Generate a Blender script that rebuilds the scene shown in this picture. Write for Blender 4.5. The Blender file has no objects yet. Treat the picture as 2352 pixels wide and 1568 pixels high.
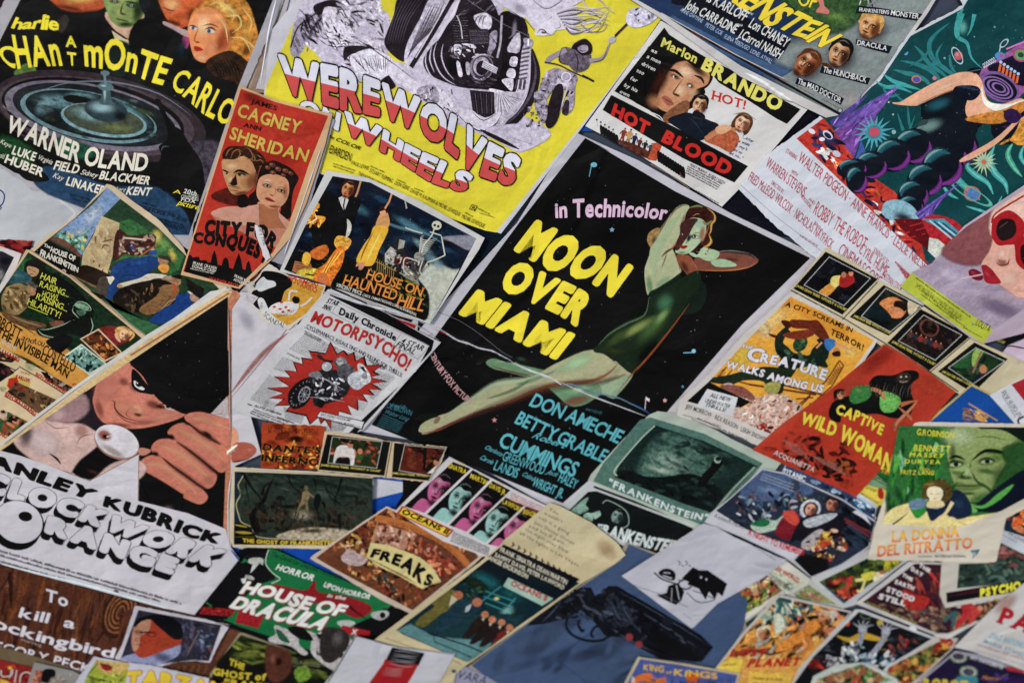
import bpy, math, random
from mathutils import Vector, Matrix
from mathutils.geometry import tessellate_polygon

# ---------------------------------------------------------------- camera, world, sun, exposure
scene = bpy.context.scene
COL = scene.collection
R = math.radians
# The wall is the plane y = 0, facing -y.  The camera stands above the collage and looks down along the wall.
FPX, IMG_W, IMG_H = 2400.0, 2352.0, 1568.0
n_cam = Vector((math.sin(R(6.2)), math.sin(R(-40.5)), 0.0))
n_cam.z = math.sqrt(1 - n_cam.x ** 2 - n_cam.y ** 2)
yc = -n_cam
zc = (Vector((0, 1, 0)) - n_cam * n_cam.y).normalized()
xc = yc.cross(zc).normalized()
CAM_ROT = Matrix((xc, yc, zc))            # camera axes -> world axes
DIST = 2.16                               # metres from the camera to the wall along its normal
CAM_POS = Vector((0.0, -DIST, 5.2))

def ray(x, y):
    return CAM_ROT @ Vector(((x - IMG_W / 2) / FPX, -(y - IMG_H / 2) / FPX, -1.0))

cam_data = bpy.data.cameras.new("camera")
cam = bpy.data.objects.new("camera", cam_data)
COL.objects.link(cam)
cam.matrix_world = Matrix.Translation(CAM_POS) @ CAM_ROT.to_4x4()
cam_data.sensor_width = 36.0
cam_data.lens = 36.0 * FPX / IMG_W
cam_data.clip_start = 0.02
cam_data.clip_end = 200
_r = ray(1180, 400)
_t = DIST / _r.y
cam_data.dof.use_dof = True
cam_data.dof.focus_distance = _t          # depth along the viewing axis
cam_data.dof.aperture_fstop = cam_data.lens / 1000.0 / 0.0190
scene.camera = cam

world = bpy.data.worlds.new("World")
scene.world = world
world.use_nodes = True
wn = world.node_tree
sky = wn.nodes.new("ShaderNodeTexSky")
sky.sky_type = 'NISHITA'
sky.sun_disc = False
sky.sun_elevation = R(42)
sky.sun_rotation = R(223)
sky.air_density = 1.0
sky.dust_density = 1.0
wn.links.new(sky.outputs[0], wn.nodes["Background"].inputs[0])
wn.nodes["Background"].inputs[1].default_value = 0.11
sun_d = bpy.data.lights.new("sun", 'SUN')
sun_d.energy = 2.2
sun_d.angle = R(7)
sun_d.color = (1.0, 0.965, 0.915)
sun = bpy.data.objects.new("sun", sun_d)
COL.objects.link(sun)
# the light comes over the viewer's left shoulder, from high up in front of the wall
_dir = Vector((-0.75, -0.80, 0.95)).normalized()
sun.rotation_euler = _dir.to_track_quat('Z', 'Y').to_euler()
sun.location = (-3, -5, 7)
scene.view_settings.view_transform = 'Standard'
scene.view_settings.look = 'None'
scene.view_settings.exposure = 0.66
scene.view_settings.gamma = 1.0
scene.cycles.transparent_max_bounces = 28
scene.cycles.max_bounces = 4

# ---------------------------------------------------------------- materials
def s2l(c):
    c = c / 255.0
    return c / 12.92 if c <= 0.04045 else ((c + 0.055) / 1.055) ** 2.4

def lerp(a, b, t): return a + (b - a) * t
_hexcache = {}
def hx(c):
    """'rrggbb' (how the ink looks) -> linear albedo."""
    if not isinstance(c, str):
        return tuple(c[:3])
    v = _hexcache.get(c)
    if v is None:
        v = [s2l(int(c[k:k + 2], 16)) for k in (0, 2, 4)]; g = .3 * v[0] + .6 * v[1] + .1 * v[2]
        v = tuple(min(0.86, max(0.003, lerp(k, g, .09) ** 1.18 * 1.05)) for k in v)      # ink on stock is a little denser and greyer than on screen
        _hexcache[c] = v
    return v

def make_print(name, soft):
    m = bpy.data.materials.new(name)
    m.use_nodes = True
    nt = m.node_tree
    N, L = nt.nodes, nt.links
    bs = N["Principled BSDF"]
    out = N["Material Output"]
    at = N.new("ShaderNodeAttribute"); at.attribute_name = "ink"
    gr = N.new("ShaderNodeAttribute"); gr.attribute_name = "grain"
    sd = N.new("ShaderNodeAttribute"); sd.attribute_name = "seed"
    geo = N.new("ShaderNodeNewGeometry")
    off = N.new("ShaderNodeCombineXYZ"); pos = N.new("ShaderNodeVectorMath"); pos.operation = 'ADD'
    for k in range(3): L.new(sd.outputs['Fac'], off.inputs[k])
    L.new(geo.outputs['Position'], pos.inputs[0]); L.new(off.outputs[0], pos.inputs[1])
    def noise(scale, detail, rough, four=True):
        n = N.new("ShaderNodeTexNoise")
        n.inputs['Scale'].default_value = scale
        n.inputs['Detail'].default_value = detail
        n.inputs['Roughness'].default_value = rough
        L.new(pos.outputs[0], n.inputs['Vector'])
        return n
    def mth(op, a, b=None, c=None):
        n = N.new("ShaderNodeMath"); n.operation = op
        for k, v in enumerate((a, b, c)):
            if v is None: continue
            if isinstance(v, (int, float)): n.inputs[k].default_value = v
            else: L.new(v, n.inputs[k])
        return n.outputs[0]
    n1 = noise(95, 5, 0.7)          # painterly mottling
    n2 = noise(420, 3, 0.6)          # print grain
    n3 = noise(3.2, 3, 0.5)          # handling stains
    a = mth('MULTIPLY', mth('SUBTRACT', n1.outputs[0], 0.5), 9.0)
    b = mth('MULTIPLY', mth('SUBTRACT', n2.outputs[0], 0.5), 3.4)
    v = mth('MULTIPLY', mth('ADD', a, b), gr.outputs['Fac'])
    b0 = mth('MULTIPLY', mth('SUBTRACT', n2.outputs[0], 0.5), 0.26)
    c0 = mth('MULTIPLY', mth('SUBTRACT', n3.outputs[0], 0.5), 0.16)
    v = mth('ADD', mth('ADD', mth('ADD', v, b0), c0), 1.0)
    v = mth('MAXIMUM', v, 0.12)
    mul = N.new("ShaderNodeVectorMath"); mul.operation = 'SCALE'
    L.new(at.outputs['Color'], mul.inputs[0]); L.new(v, mul.inputs['Scale'])
    # dust specks and small white losses in the ink
    vo = N.new("ShaderNodeTexVoronoi"); vo.inputs['Scale'].default_value = 34
    vo.feature = 'F1'
    L.new(geo.outputs['Position'], vo.inputs['Vector'])
    spk = mth('LESS_THAN', vo.outputs['Distance'], 0.032)
    n4 = noise(9, 2, 0.5, False)
    spk = mth('MULTIPLY', spk, mth('GREATER_THAN', n4.outputs[0], 0.5))
    mx = N.new("ShaderNodeMix"); mx.data_type = 'RGBA'
    L.new(mth('MULTIPLY', spk, 0.55), mx.inputs['Factor'])
    L.new(mul.outputs[0], mx.inputs['A']); mx.inputs['B'].default_value = (0.5, 0.5, 0.5, 1)
    L.new(mx.outputs['Result'], bs.inputs['Base Color'])
    rg = mth('ADD', mth('MULTIPLY', n3.outputs[0], 0.3), 0.30)
    L.new(rg, bs.inputs['Roughness'])
    bs.inputs['Specular IOR Level'].default_value = 0.28
    # paper cockling: broad waves, finer buckles and the tooth of the stock
    w1 = noise(4.5, 1, 0.45); w2 = noise(17, 2, 0.5)
    # sharp folds and knocks where the sheet has been crumpled
    ad = N.new("ShaderNodeVectorMath"); ad.operation = 'ADD'
    sc_ = N.new("ShaderNodeVectorMath"); sc_.operation = 'SCALE'; sc_.inputs['Scale'].default_value = 0.3
    L.new(w1.outputs['Color'], sc_.inputs[0]); L.new(pos.outputs[0], ad.inputs[0]); L.new(sc_.outputs[0], ad.inputs[1])
    ve = N.new("ShaderNodeTexVoronoi"); ve.feature = 'DISTANCE_TO_EDGE'; ve.inputs['Scale'].default_value = 2.6
    L.new(ad.outputs[0], ve.inputs['Vector'])
    h = mth('MULTIPLY', mth('MINIMUM', ve.outputs['Distance'], 0.10), mth('MULTIPLY', w1.outputs[0], 0.036))
    h = mth('ADD', h, mth('MULTIPLY', w1.outputs[0], 0.02))
    h = mth('ADD', h, mth('MULTIPLY', w2.outputs[0], 0.0045))
    h = mth('ADD', h, mth('MULTIPLY', n2.outputs[0], 0.0001))
    bp = N.new("ShaderNodeBump"); bp.inputs['Strength'].default_value = 1.0; bp.inputs['Distance'].default_value = 1.0
    L.new(h, bp.inputs['Height']); L.new(bp.outputs[0], bs.inputs['Normal'])
    if soft:
        tr = N.new("ShaderNodeBsdfTransparent")
        ms = N.new("ShaderNodeMixShader")
        L.new(at.outputs['Alpha'], ms.inputs[0])
        L.new(tr.outputs[0], ms.inputs[1]); L.new(bs.outputs[0], ms.inputs[2])
        L.new(ms.outputs[0], out.inputs['Surface'])
    return m
MAT_PRINT = make_print("printed_paper", False)
MAT_SOFT = make_print("airbrushed_ink", True)

# ---------------------------------------------------------------- glyphs
_gl = {}
def glyph(ch, off=0.0):
    k = (ch, round(off, 4))
    if k in _gl: return _gl[k]
    cu = bpy.data.curves.new("g", 'FONT')
    cu.body = ch; cu.size = 1.0; cu.offset = off; cu.resolution_u = 3; cu.fill_mode = 'FRONT'
    ob = bpy.data.objects.new("g", cu)
    me = ob.to_mesh()
    me.calc_loop_triangles()
    vs = [(v.co.x, v.co.y) for v in me.vertices]
    ts = [tuple(t.vertices) for t in me.loop_triangles]
    edges = {}
    for t in ts:
        for a, b in ((t[0], t[1]), (t[1], t[2]), (t[2], t[0])):
            e = (min(a, b), max(a, b)); edges[e] = edges.get(e, 0) + 1
    bd = [e for e, c in edges.items() if c == 1]
    xs = [v[0] for v in vs] or [0, 0.25]
    r = (vs, ts, min(xs), max(xs), bd)
    ob.to_mesh_clear()
    bpy.data.objects.remove(ob); bpy.data.curves.remove(cu)
    _gl[k] = r
    return r
_h = glyph('H'); CAP = max(v[1] for v in _h[0])

# ---------------------------------------------------------------- 2-D helpers (tile pixels)
TILE = {k: (784.0 * (n % 3), 522.67 * (n // 3), 1 / 3.0) for n, k in enumerate('abcdefghi')}   # ninths of the picture, then closer crops
TILE.update(z=(470.4, 583.3, .2802), w=(423.4, 940.8, .2802), v=(0.0, 526.8, .24), u=(0.0, 940.8, .24), s=(1505.3, 526.8, .2), r=(1693.4, 1034.9, .2802), x=(752.7, 1129.0, .2802), y=(0.0, 1192.0, .24),
            m=(1411.2, 413.95, .18), n=(846.7, 0.0, .18), o=(141.1, 809.1, .204), q=(470.4, 319.9, .12), k=(1010.4, 1103.6, .6832))
def pairs(p):
    if isinstance(p, str):
        p = [float(v) for v in p.replace(',', ' ').split()]
    if p and not isinstance(p[0], (tuple, list)):
        p = [(p[k], p[k + 1]) for k in range(0, len(p), 2)]
    return p
def catmull(p, closed=True, seg=4):
    n = len(p); o = []
    rng = range(n) if closed else range(n - 1)
    for i in rng:
        if closed:
            a, b, c, d = p[i - 1], p[i], p[(i + 1) % n], p[(i + 2) % n]
        else:
            a, b, c, d = p[max(i - 1, 0)], p[i], p[i + 1], p[min(i + 2, n - 1)]
        for s in range(seg):
            t = s / seg
            o.append(tuple(0.5 * ((2 * b[k]) + (-a[k] + c[k]) * t + (2 * a[k] - 5 * b[k] + 4 * c[k] - d[k]) * t * t
                                  + (-a[k] + 3 * b[k] - 3 * c[k] + d[k]) * t ** 3) for k in range(len(b))))
    if not closed: o.append(tuple(p[-1]))
    return o
def area2(p):
    return sum(p[i - 1][0] * p[i][1] - p[i][0] * p[i - 1][1] for i in range(len(p)))
def mixc(a, b, t): return tuple(lerp(x, y, t) for x, y in zip(a, b))

ALL_POSTERS = []
LEVEL = 0.0030
THICK = 0.0007
CALL_EPS, STROKE_EPS = 3.8e-6, 2.2e-6

class Poster:
    """One sheet of paper pasted on the wall: > sheet, picture, title lettering, small print ..."""
    def __init__(s, name, label, level, outline, tile, paper='cfcbc9', cat='poster', group=None, lift=None, torn=0, smooth=False, thick=THICK, up=None, grain=0.0):
        s.name, s.label, s.cat, s.group, s.level = name, label, cat, group, level
        s.tile = TILE[tile]; s.zi = 0.0
        s.rnd = random.Random(len(ALL_POSTERS) * 77 + 5)
        s.seed = s.rnd.uniform(0, 50)
        s.parts = {}; s.cur = 'picture'
        s.clip_poly = None
        pts = pairs(outline)
        if smooth: pts = catmull(pts)
        if torn: pts = s.roughen(pts, torn)
        s.outline = [s.D(*p) for p in pts]
        cx = sum(p[0] for p in s.outline) / len(s.outline); cy = sum(p[1] for p in s.outline) / len(s.outline)
        s.cx, s.cy = cx, cy
        # the plane of the sheet
        base = level * LEVEL
        s.pn = Vector((0, -1, 0)); s.pd = -(base)        # pn . P = -pd  ->  -y = base
        s.grad = (0, 0)
        if lift:
            # lift = (dx, dy, metres): the side of the sheet lying towards (dx, dy) stands off the wall
            c = s.wallpt(cx, cy); q = s.wallpt(cx + lift[0], cy + lift[1])
            d = Vector((q.x - c.x, 0, q.z - c.z)).normalized()
            pr = [s.wallpt(*o).dot(d) for o in s.outline]
            g = lift[2] / (max(pr) - min(pr))
            s.pn = Vector((-d.x * g, -1, -d.z * g))
            s.pd = -base + g * min(pr)
        s.c3 = s.wallpt(cx, cy)
        s.up = up or (0, -1)
        ALL_POSTERS.append(s)
        s.sheet(paper, thick, grain)
    def roughen(s, pts, amp):
        o = []
        for i in range(len(pts)):
            a, b = pts[i], pts[(i + 1) % len(pts)]
            L = math.hypot(b[0] - a[0], b[1] - a[1]); n = max(1, int(L / 22))
            for k in range(n):
                t = (k + (s.rnd.uniform(-.3, .3) if k else 0)) / n
                o.append((lerp(a[0], b[0], t) + s.rnd.gauss(0, amp) * .6, lerp(a[1], b[1], t) + s.rnd.gauss(0, amp)))
        return o
    def D(s, x, y): return (s.tile[0] + x * s.tile[2], s.tile[1] + y * s.tile[2])
    def t(s, k):
        """Change the crop the numbers are read from; a clip region stays where it is."""
        o, n = s.tile, TILE[k]
        if s.clip_poly:
            s.clip_poly = [[((o[0] + x * o[2] - n[0]) / n[2], (o[1] + y * o[2] - n[1]) / n[2]) for x, y in q] for q in s.clip_poly]
        s.tile = n; return s
    def part(s, name, new=False):
        s.cur = name if not new else (name, len(s.parts)); return s
    def wallpt(s, dx, dy, extra=0.0):
        r = ray(dx, dy)
        # pn.(C + t r) = -(pd) - ... solve with the sheet plane pushed out by extra
        t = (-(s.pd) + extra - s.pn.dot(CAM_POS)) / s.pn.dot(r)
        return CAM_POS + r * t
    def bucket(s):
        b = s.parts.get(s.cur)
        if b is None: b = s.parts[s.cur] = ([], [], [], [], [])   # verts, faces, ink, grain, mat
        return b
    # -- triangles in tile px: list of (x, y, (r,g,b,a))
    def emit(s, tris, grain=0.0, soft=False, eps=CALL_EPS):
        s.zi += eps
        V, F, C, G, M = s.bucket()
        if s.clip_poly: tris = s._clip(tris)
        for t in tris:
            a = (t[1][0] - t[0][0]) * (t[2][1] - t[0][1]) - (t[2][0] - t[0][0]) * (t[1][1] - t[0][1])
            if abs(a) < 0.02: continue
            if a > 0: t = (t[0], t[2], t[1])
            k = len(V)
            for x, y, c in t:
                dx, dy = s.D(x, y)
                V.append(s.wallpt(dx, dy, THICK + s.zi) - s.c3); C.append(c); G.append(grain)
            F.append((k, k + 1, k + 2)); M.append(1 if soft else 0)
    def _clip(s, tris):
        out = []
        for cp in s.clip_poly:
            n = len(cp); E = []
            for i in range(n):
                ax, ay = cp[i]; bx, by = cp[(i + 1) % n]; E.append((ax, ay, bx - ax, by - ay))
            for t in tris:
                poly = t
                for ax, ay, ex, ey in E:
                    d = [(ex * (p[1] - ay) - ey * (p[0] - ax)) for p in poly]
                    if min(d) >= 0: continue
                    if max(d) <= 0: poly = (); break
                    o = []; m = len(poly)
                    for j in range(m):
                        p, q = poly[j], poly[(j + 1) % m]; dp, dq = d[j], d[(j + 1) % m]
                        if dp >= 0: o.append(p)
                        if (dp > 0 and dq < 0) or (dp < 0 and dq > 0):
                            u = dp / (dp - dq)
                            o.append((lerp(p[0], q[0], u), lerp(p[1], q[1], u), mixc(p[2], q[2], u)))
                    poly = o
                    if len(poly) < 3: break
                for j in range(1, len(poly) - 1):
                    out.append((poly[0], poly[j], poly[j + 1]))
        return out
    def clip(s, pts):
        """Convex clip region (tile px) for what follows; None ends it."""
        if pts is None: s.clip_poly = None; return s
        p = pairs(pts)
        if area2(p) < 0: p = p[::-1]
        n = len(p); cr = [(p[i][0] - p[i - 1][0]) * (p[(i + 1) % n][1] - p[i][1]) - (p[i][1] - p[i - 1][1]) * (p[(i + 1) % n][0] - p[i][0]) for i in range(n)]
        if min(cr) >= -1e-6: s.clip_poly = [p]
        else:
            s.clip_poly = [t if area2(t) > 0 else t[::-1] for t in ([p[i] for i in t] for t in tessellate_polygon([[Vector((q[0], q[1], 0)) for q in p]]))]
        return s
    def tri(s, pts):
        return [tuple(pts[i] for i in t) for t in tessellate_polygon([[Vector((p[0], p[1], 0)) for p in pts]])]
    def poly(s, pts, col, grain=0.0, smooth=False, feather=0, alpha=1.0, to=None, ang=0):
        """Printed area. to/ang: second ink and the direction of a blend."""
        pts = pairs(pts)
        if smooth: pts = catmull(pts)
        c = hx(col)
        if to is not None:
            c2 = hx(to); ux, uy = math.cos(R(ang)), math.sin(R(ang))
            pr = [p[0] * ux + p[1] * uy for p in pts]; lo, hi = min(pr), max(pr)
            f = lambda x, y, a=1.0: mixc(c, c2, min(1, max(0, ((x * ux + y * uy) - lo) / (hi - lo + 1e-6)))) + (a,)
        else:
            f = lambda x, y, a=1.0: c + (a,)
        tr = s.tri(pts)
        if to is not None:
            work = [t for t in tr]; tr = []
            lim = max(30, (hi - lo) / 6)
            while work:
                t = work.pop()
                e = [math.hypot(t[k][0] - t[(k + 1) % 3][0], t[k][1] - t[(k + 1) % 3][1]) for k in range(3)]
                k = e.index(max(e))
                if e[k] > lim * 2:
                    a, b, d = t[k], t[(k + 1) % 3], t[(k + 2) % 3]
                    m = ((a[0] + b[0]) / 2, (a[1] + b[1]) / 2)
                    work += [(a, m, d), (m, b, d)]
                else: tr.append(t)
        tris = [tuple((p[0], p[1], f(p[0], p[1], alpha)) for p in t) for t in tr]
        if feather:
            sg = 1 if area2(pts) > 0 else -1; n = len(pts); o = []
            for i in range(n):
                a, b, d = pts[i - 1], pts[i], pts[(i + 1) % n]
                nx, ny = (d[1] - a[1]), -(d[0] - a[0]); L = math.hypot(nx, ny) or 1
                o.append((b[0] + sg * nx / L * feather, b[1] + sg * ny / L * feather))
            for i in range(n):
                j = (i + 1) % n
                A = (pts[i][0], pts[i][1], f(*pts[i], alpha)); B = (pts[j][0], pts[j][1], f(*pts[j], alpha))
                A2 = (o[i][0], o[i][1], f(*pts[i], 0.0)); B2 = (o[j][0], o[j][1], f(*pts[j], 0.0))
                tris += [(A, B, B2), (A, B2, A2)]
        s.emit(tris, grain, bool(feather) or alpha < 1.0)
        return s
    def blob(s, x, y, rx, ry=None, ang=0, col='000000', a=1.0, grain=0.0, core=0.35):
        """Airbrushed ellipse fading to nothing at its rim."""
        ry = ry or rx; c = hx(col); n = 14 if max(rx, ry) < 40 else 22
        ca, sa = math.cos(R(ang)), math.sin(R(ang))
        P = lambda r, k: (x + ca * math.cos(k * 2 * math.pi / n) * rx * r - sa * math.sin(k * 2 * math.pi / n) * ry * r,
                          y + sa * math.cos(k * 2 * math.pi / n) * rx * r + ca * math.sin(k * 2 * math.pi / n) * ry * r)
        K = 5
        rr_ = [((core * .35 + (1 - core * .35) * i / K) * 1.15, a * (0.5 + 0.5 * math.cos(math.pi * i / K)) ** 1.3) for i in range(K + 1)]
        tris = []
        for k in range(n):
            p, q = P(rr_[0][0], k), P(rr_[0][0], k + 1)
            tris.append(((x, y, c + (a,)), (*p, c + (a,)), (*q, c + (a,))))
            for i in range(K):
                r0, a0 = rr_[i]; r1, a1 = rr_[i + 1]
                A, B, E_, F_ = (*P(r0, k), c + (a0,)), (*P(r0, k + 1), c + (a0,)), (*P(r1, k), c + (a1,)), (*P(r1, k + 1), c + (a1,))
                tris += [(A, B, F_), (A, F_, E_)]
        s.emit(tris, grain, True)
        return s
    def ell(s, x, y, rx, ry=None, ang=0, col='000000', grain=0.0, n=24, a0=0, a1=360, ring=None):
        ry = ry or rx; c = hx(col) + (1.0,); ca, sa = math.cos(R(ang)), math.sin(R(ang))
        def P(r, k):
            th = R(lerp(a0, a1, k / n))
            return (x + ca * math.cos(th) * rx * r - sa * math.sin(th) * ry * r, y + sa * math.cos(th) * rx * r + ca * math.sin(th) * ry * r, c)
        tris = []
        for k in range(n):
            if ring is None: tris.append(((x, y, c), P(1, k), P(1, k + 1)))
            else: tris += [(P(ring, k), P(1, k), P(1, k + 1)), (P(ring, k), P(1, k + 1), P(ring, k + 1))]
        s.emit(tris, grain); return s
    def line(s, pts, w, col, taper=False, smooth=False, grain=0.0, alpha=1.0, w2=None):
        pts = pairs(pts)
        if smooth: pts = catmull(pts, False, 4)
        n = len(pts); c = hx(col) + (alpha,); L, Rr = [], []
        for i in range(n):
            a, b = pts[max(i - 1, 0)], pts[min(i + 1, n - 1)]
            dx, dy = b[0] - a[0], b[1] - a[1]; l = math.hypot(dx, dy) or 1
            t = i / (n - 1)
            ww = w / 2 if w2 is None else lerp(w, w2, t) / 2
            if taper == 2: ww *= math.sin(math.pi * min(1, max(0.03, t * .94 + .03)))
            elif taper: ww *= 1 - t * .93
            L.append((pts[i][0] - dy / l * ww, pts[i][1] + dx / l * ww, c)); Rr.append((pts[i][0] + dy / l * ww, pts[i][1] - dx / l * ww, c))
        tris = []
        if alpha < 1:      # shading strokes fade out towards both edges
            z = lambda p, m, f: (m[0] + (p[0] - m[0]) * f, m[1] + (p[1] - m[1]) * f)
            c0, c1, c2 = hx(col) + (alpha,), hx(col) + (alpha * .72,), hx(col) + (0.0,)
            for sd_ in (L, Rr):
                for i in range(n - 1):
                    A, B = (*pts[i][:2], c0), (*pts[i + 1][:2], c0)
                    C, D_ = z(sd_[i], pts[i], .6) + (c1,), z(sd_[i + 1], pts[i + 1], .6) + (c1,)
                    E_, F_ = z(sd_[i], pts[i], 1.35) + (c2,), z(sd_[i + 1], pts[i + 1], 1.35) + (c2,)
                    tris += [(A, B, D_), (A, D_, C), (C, D_, F_), (C, F_, E_)]
        else:
            for i in range(n - 1):
                tris += [(L[i], L[i + 1], Rr[i + 1]), (L[i], Rr[i + 1], Rr[i])]
        s.emit(tris, grain, alpha < 1); return s
    def frame(s, q, w, col):
        """Outline of a quad, w wide."""
        q = pairs(q); n = len(q)
        for i in range(n):
            a, b = q[i], q[(i + 1) % n]; l = math.hypot(b[0] - a[0], b[1] - a[1]) or 1
            ex, ey = (b[0] - a[0]) / l * w / 2, (b[1] - a[1]) / l * w / 2
            s.line([(a[0] - ex, a[1] - ey), (b[0] + ex, b[1] + ey)], w, col)
        return s
    # -- lettering
    def text(s, st, base, h, col, bold=0.012, h1=None, up=None, top=None, out=None, outw=0.03, sh=None, shcol='000000', split=None, serif=False, jit=0, track=0.07, curve=False, grain=0.0, space=0.30, slant=0.0, alpha=1.0):
        """Lettering set on a base line (2 or more points, tile px); h = cap height along 'up'."""
        B = pairs(base)
        if len(B) > 2 or curve: B = catmull(B, False, 6)
        up = up or s.up; ul = math.hypot(*up); up = (up[0] / ul, up[1] / ul)
        if top is not None:
            T = pairs(top)
            if len(T) > 2: T = catmull(T, False, 6)
        else:
            m = len(B); hh = h1 if h1 is not None else h
            T = [(B[i][0] + up[0] * lerp(h, hh, i / (m - 1)), B[i][1] + up[1] * lerp(h, hh, i / (m - 1))) for i in range(m)]
        def arc(P):
            a = [0.0]
            for i in range(1, len(P)): a.append(a[-1] + math.hypot(P[i][0] - P[i - 1][0], P[i][1] - P[i - 1][1]))
            return a
        aB, aT = arc(B), arc(T)
        def at(P, A, u):
            d = u * A[-1]
            i = 0
            while i < len(A) - 2 and A[i + 1] < d: i += 1
            f = (d - A[i]) / ((A[i + 1] - A[i]) or 1)
            return (lerp(P[i][0], P[i + 1][0], f), lerp(P[i][1], P[i + 1][1], f))
        pen = 0.0; pos = []
        for ch in st:
            if ch == ' ': pen += space; continue
            g = glyph(ch, min(bold, .022)); e = max(0, bold - .022)
            pos.append((ch, pen - g[2] + e)); pen += g[3] - g[2] + 2 * e + track
        pen = max(pen - track, 0.1)
        S = CAP * 1.0
        def place(off, dx, dy, c, rr, clipv=None):
            c = hx(c) + (alpha,); st_ = rr.getstate(); r = max(0, off - .022)
            shifts = [(0, 0)] + ([(r * math.cos(k * math.pi / 4), r * math.sin(k * math.pi / 4)) for k in range(8)] if r > .004 else [])
            for sx_, sy_ in shifts:
                rr.setstate(st_); place1(min(off, .022) if r > .004 else off, dx, dy, c, rr, clipv, sx_, sy_)
        def place1(off, dx, dy, c, rr, clipv, gx_, gy_):
            tris = []
            for ch, x0 in pos:
                vs, ts, _, _, bd = glyph(ch, off)
                if jit:
                    ja = rr.uniform(-jit, jit) * 0.14; jy = rr.uniform(-jit, jit) * .06; js = 1 + rr.uniform(-jit, jit) * .08
                else: ja = jy = 0; js = 1
                gx = x0 + 0.3
                def M(v):
                    x, y = v[0] + gx_, v[1] + gy_
                    if jit:
                        ax, ay = (x - .3) * js, (y - .35) * js
                        x, y = ax * math.cos(ja) - ay * math.sin(ja) + .3, ax * math.sin(ja) + ay * math.cos(ja) + .35 + jy
                    X = (x0 + x + slant * y) / pen; Y = (y + bold) / (S + 2 * bold)
                    b = at(B, aB, X); t_ = at(T, aT, X)
                    return (lerp(b[0], t_[0], Y) + dx, lerp(b[1], t_[1], Y) + dy)
                if clipv and (gx_ or gy_): vs = [(v[0] + gx_, v[1] + gy_) for v in vs]; gx2, gy2 = gx_, gy_
                else: gx2 = gy2 = 0
                polys = [[vs[i] for i in t] for t in ts]
                if serif:
                    sw, shh = 0.055, 0.045
                    for a, b in bd:
                        A_, B_ = vs[a], vs[b]
                        if abs(A_[1] - B_[1]) < 1e-3 and 0.05 < abs(A_[0] - B_[0]) < 0.19:
                            y = A_[1]; xa, xb = min(A_[0], B_[0]) - sw, max(A_[0], B_[0]) + sw
                            if y < 0.06: polys += [[(xa, y), (xb, y), (xb, y + shh)], [(xa, y), (xb, y + shh), (xa, y + shh)]]
                            elif y > CAP - .08: polys += [[(xa, y), (xb, y), (xb, y - shh)], [(xa, y), (xb, y - shh), (xa, y - shh)]]
                for q in polys:
                    if clipv:
                        lo, hi = clipv
                        for thr, keep in ((lo * (S + 2 * bold) - bold, 1), (hi * (S + 2 * bold) - bold, -1)):
                            o = []
                            for j in range(len(q)):
                                p1, p2 = q[j], q[(j + 1) % len(q)]
                                d1, d2 = (p1[1] - thr) * keep, (p2[1] - thr) * keep
                                if d1 >= 0: o.append(p1)
                                if d1 * d2 < 0: o.append((lerp(p1[0], p2[0], d1 / (d1 - d2)), thr))
                            q = o
                            if len(q) < 3: break
                        if len(q) < 3: continue
                    w = [M((v[0] - gx2, v[1] - gy2)) + (c,) for v in q]
                    for j in range(1, len(w) - 1): tris.append((w[0], w[j], w[j + 1]))
            s.emit(tris, grain, alpha < 1)
        sd = s.rnd.random()
        if sh: place(bold if not out else bold + outw, sh[0], sh[1], shcol, random.Random(sd))
        if out: place(bold + outw, 0, 0, out, random.Random(sd))
        if split:
            for lo, hi, c in split: place(bold, 0, 0, c, random.Random(sd), (lo, hi))
        else: place(bold, 0, 0, col, random.Random(sd))
        return s
    def micro(s, base, h, col, gap=0.5, alpha=.85):
        """Small print too fine to read: a broken line of short strokes."""
        (x0, y0), (x1, y1) = pairs(base); L = math.hypot(x1 - x0, y1 - y0); ux, uy = (x1 - x0) / L, (y1 - y0) / L
        up = s.up; ul = math.hypot(*up); up = (up[0] / ul, up[1] / ul)
        c = hx(col) + (alpha,); d = 0; tris = []
        while d < L:
            wl = s.rnd.uniform(1.2, 5) * h * .8; e = min(L, d + wl)
            q = d
            while q < e:
                w = h * s.rnd.uniform(.18, .5); hh = h * s.rnd.uniform(.55, 1)
                A = (x0 + ux * q, y0 + uy * q); Bq = (A[0] + ux * w, A[1] + uy * w)
                T_ = lambda p: (p[0] + up[0] * hh, p[1] + up[1] * hh, c)
                tris += [((*A, c), (*Bq, c), T_(Bq)), ((*A, c), T_(Bq), T_(A))]
                q += w + h * .16
            d = e + h * gap
        s.emit(tris, 0, alpha < 1); return s
    def column(s, quad, rows, col, h=.55, gap=.5, alpha=.85):
        q = pairs(quad)
        for r in range(rows):
            t = (r + .8) / rows
            a = (lerp(q[0][0], q[3][0], t), lerp(q[0][1], q[3][1], t)); b = (lerp(q[1][0], q[2][0], t), lerp(q[1][1], q[2][1], t))
            hh = math.hypot(q[3][0] - q[0][0], q[3][1] - q[0][1]) / rows * h
            s.micro([a, b], hh, col, gap, alpha)
        return s
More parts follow.
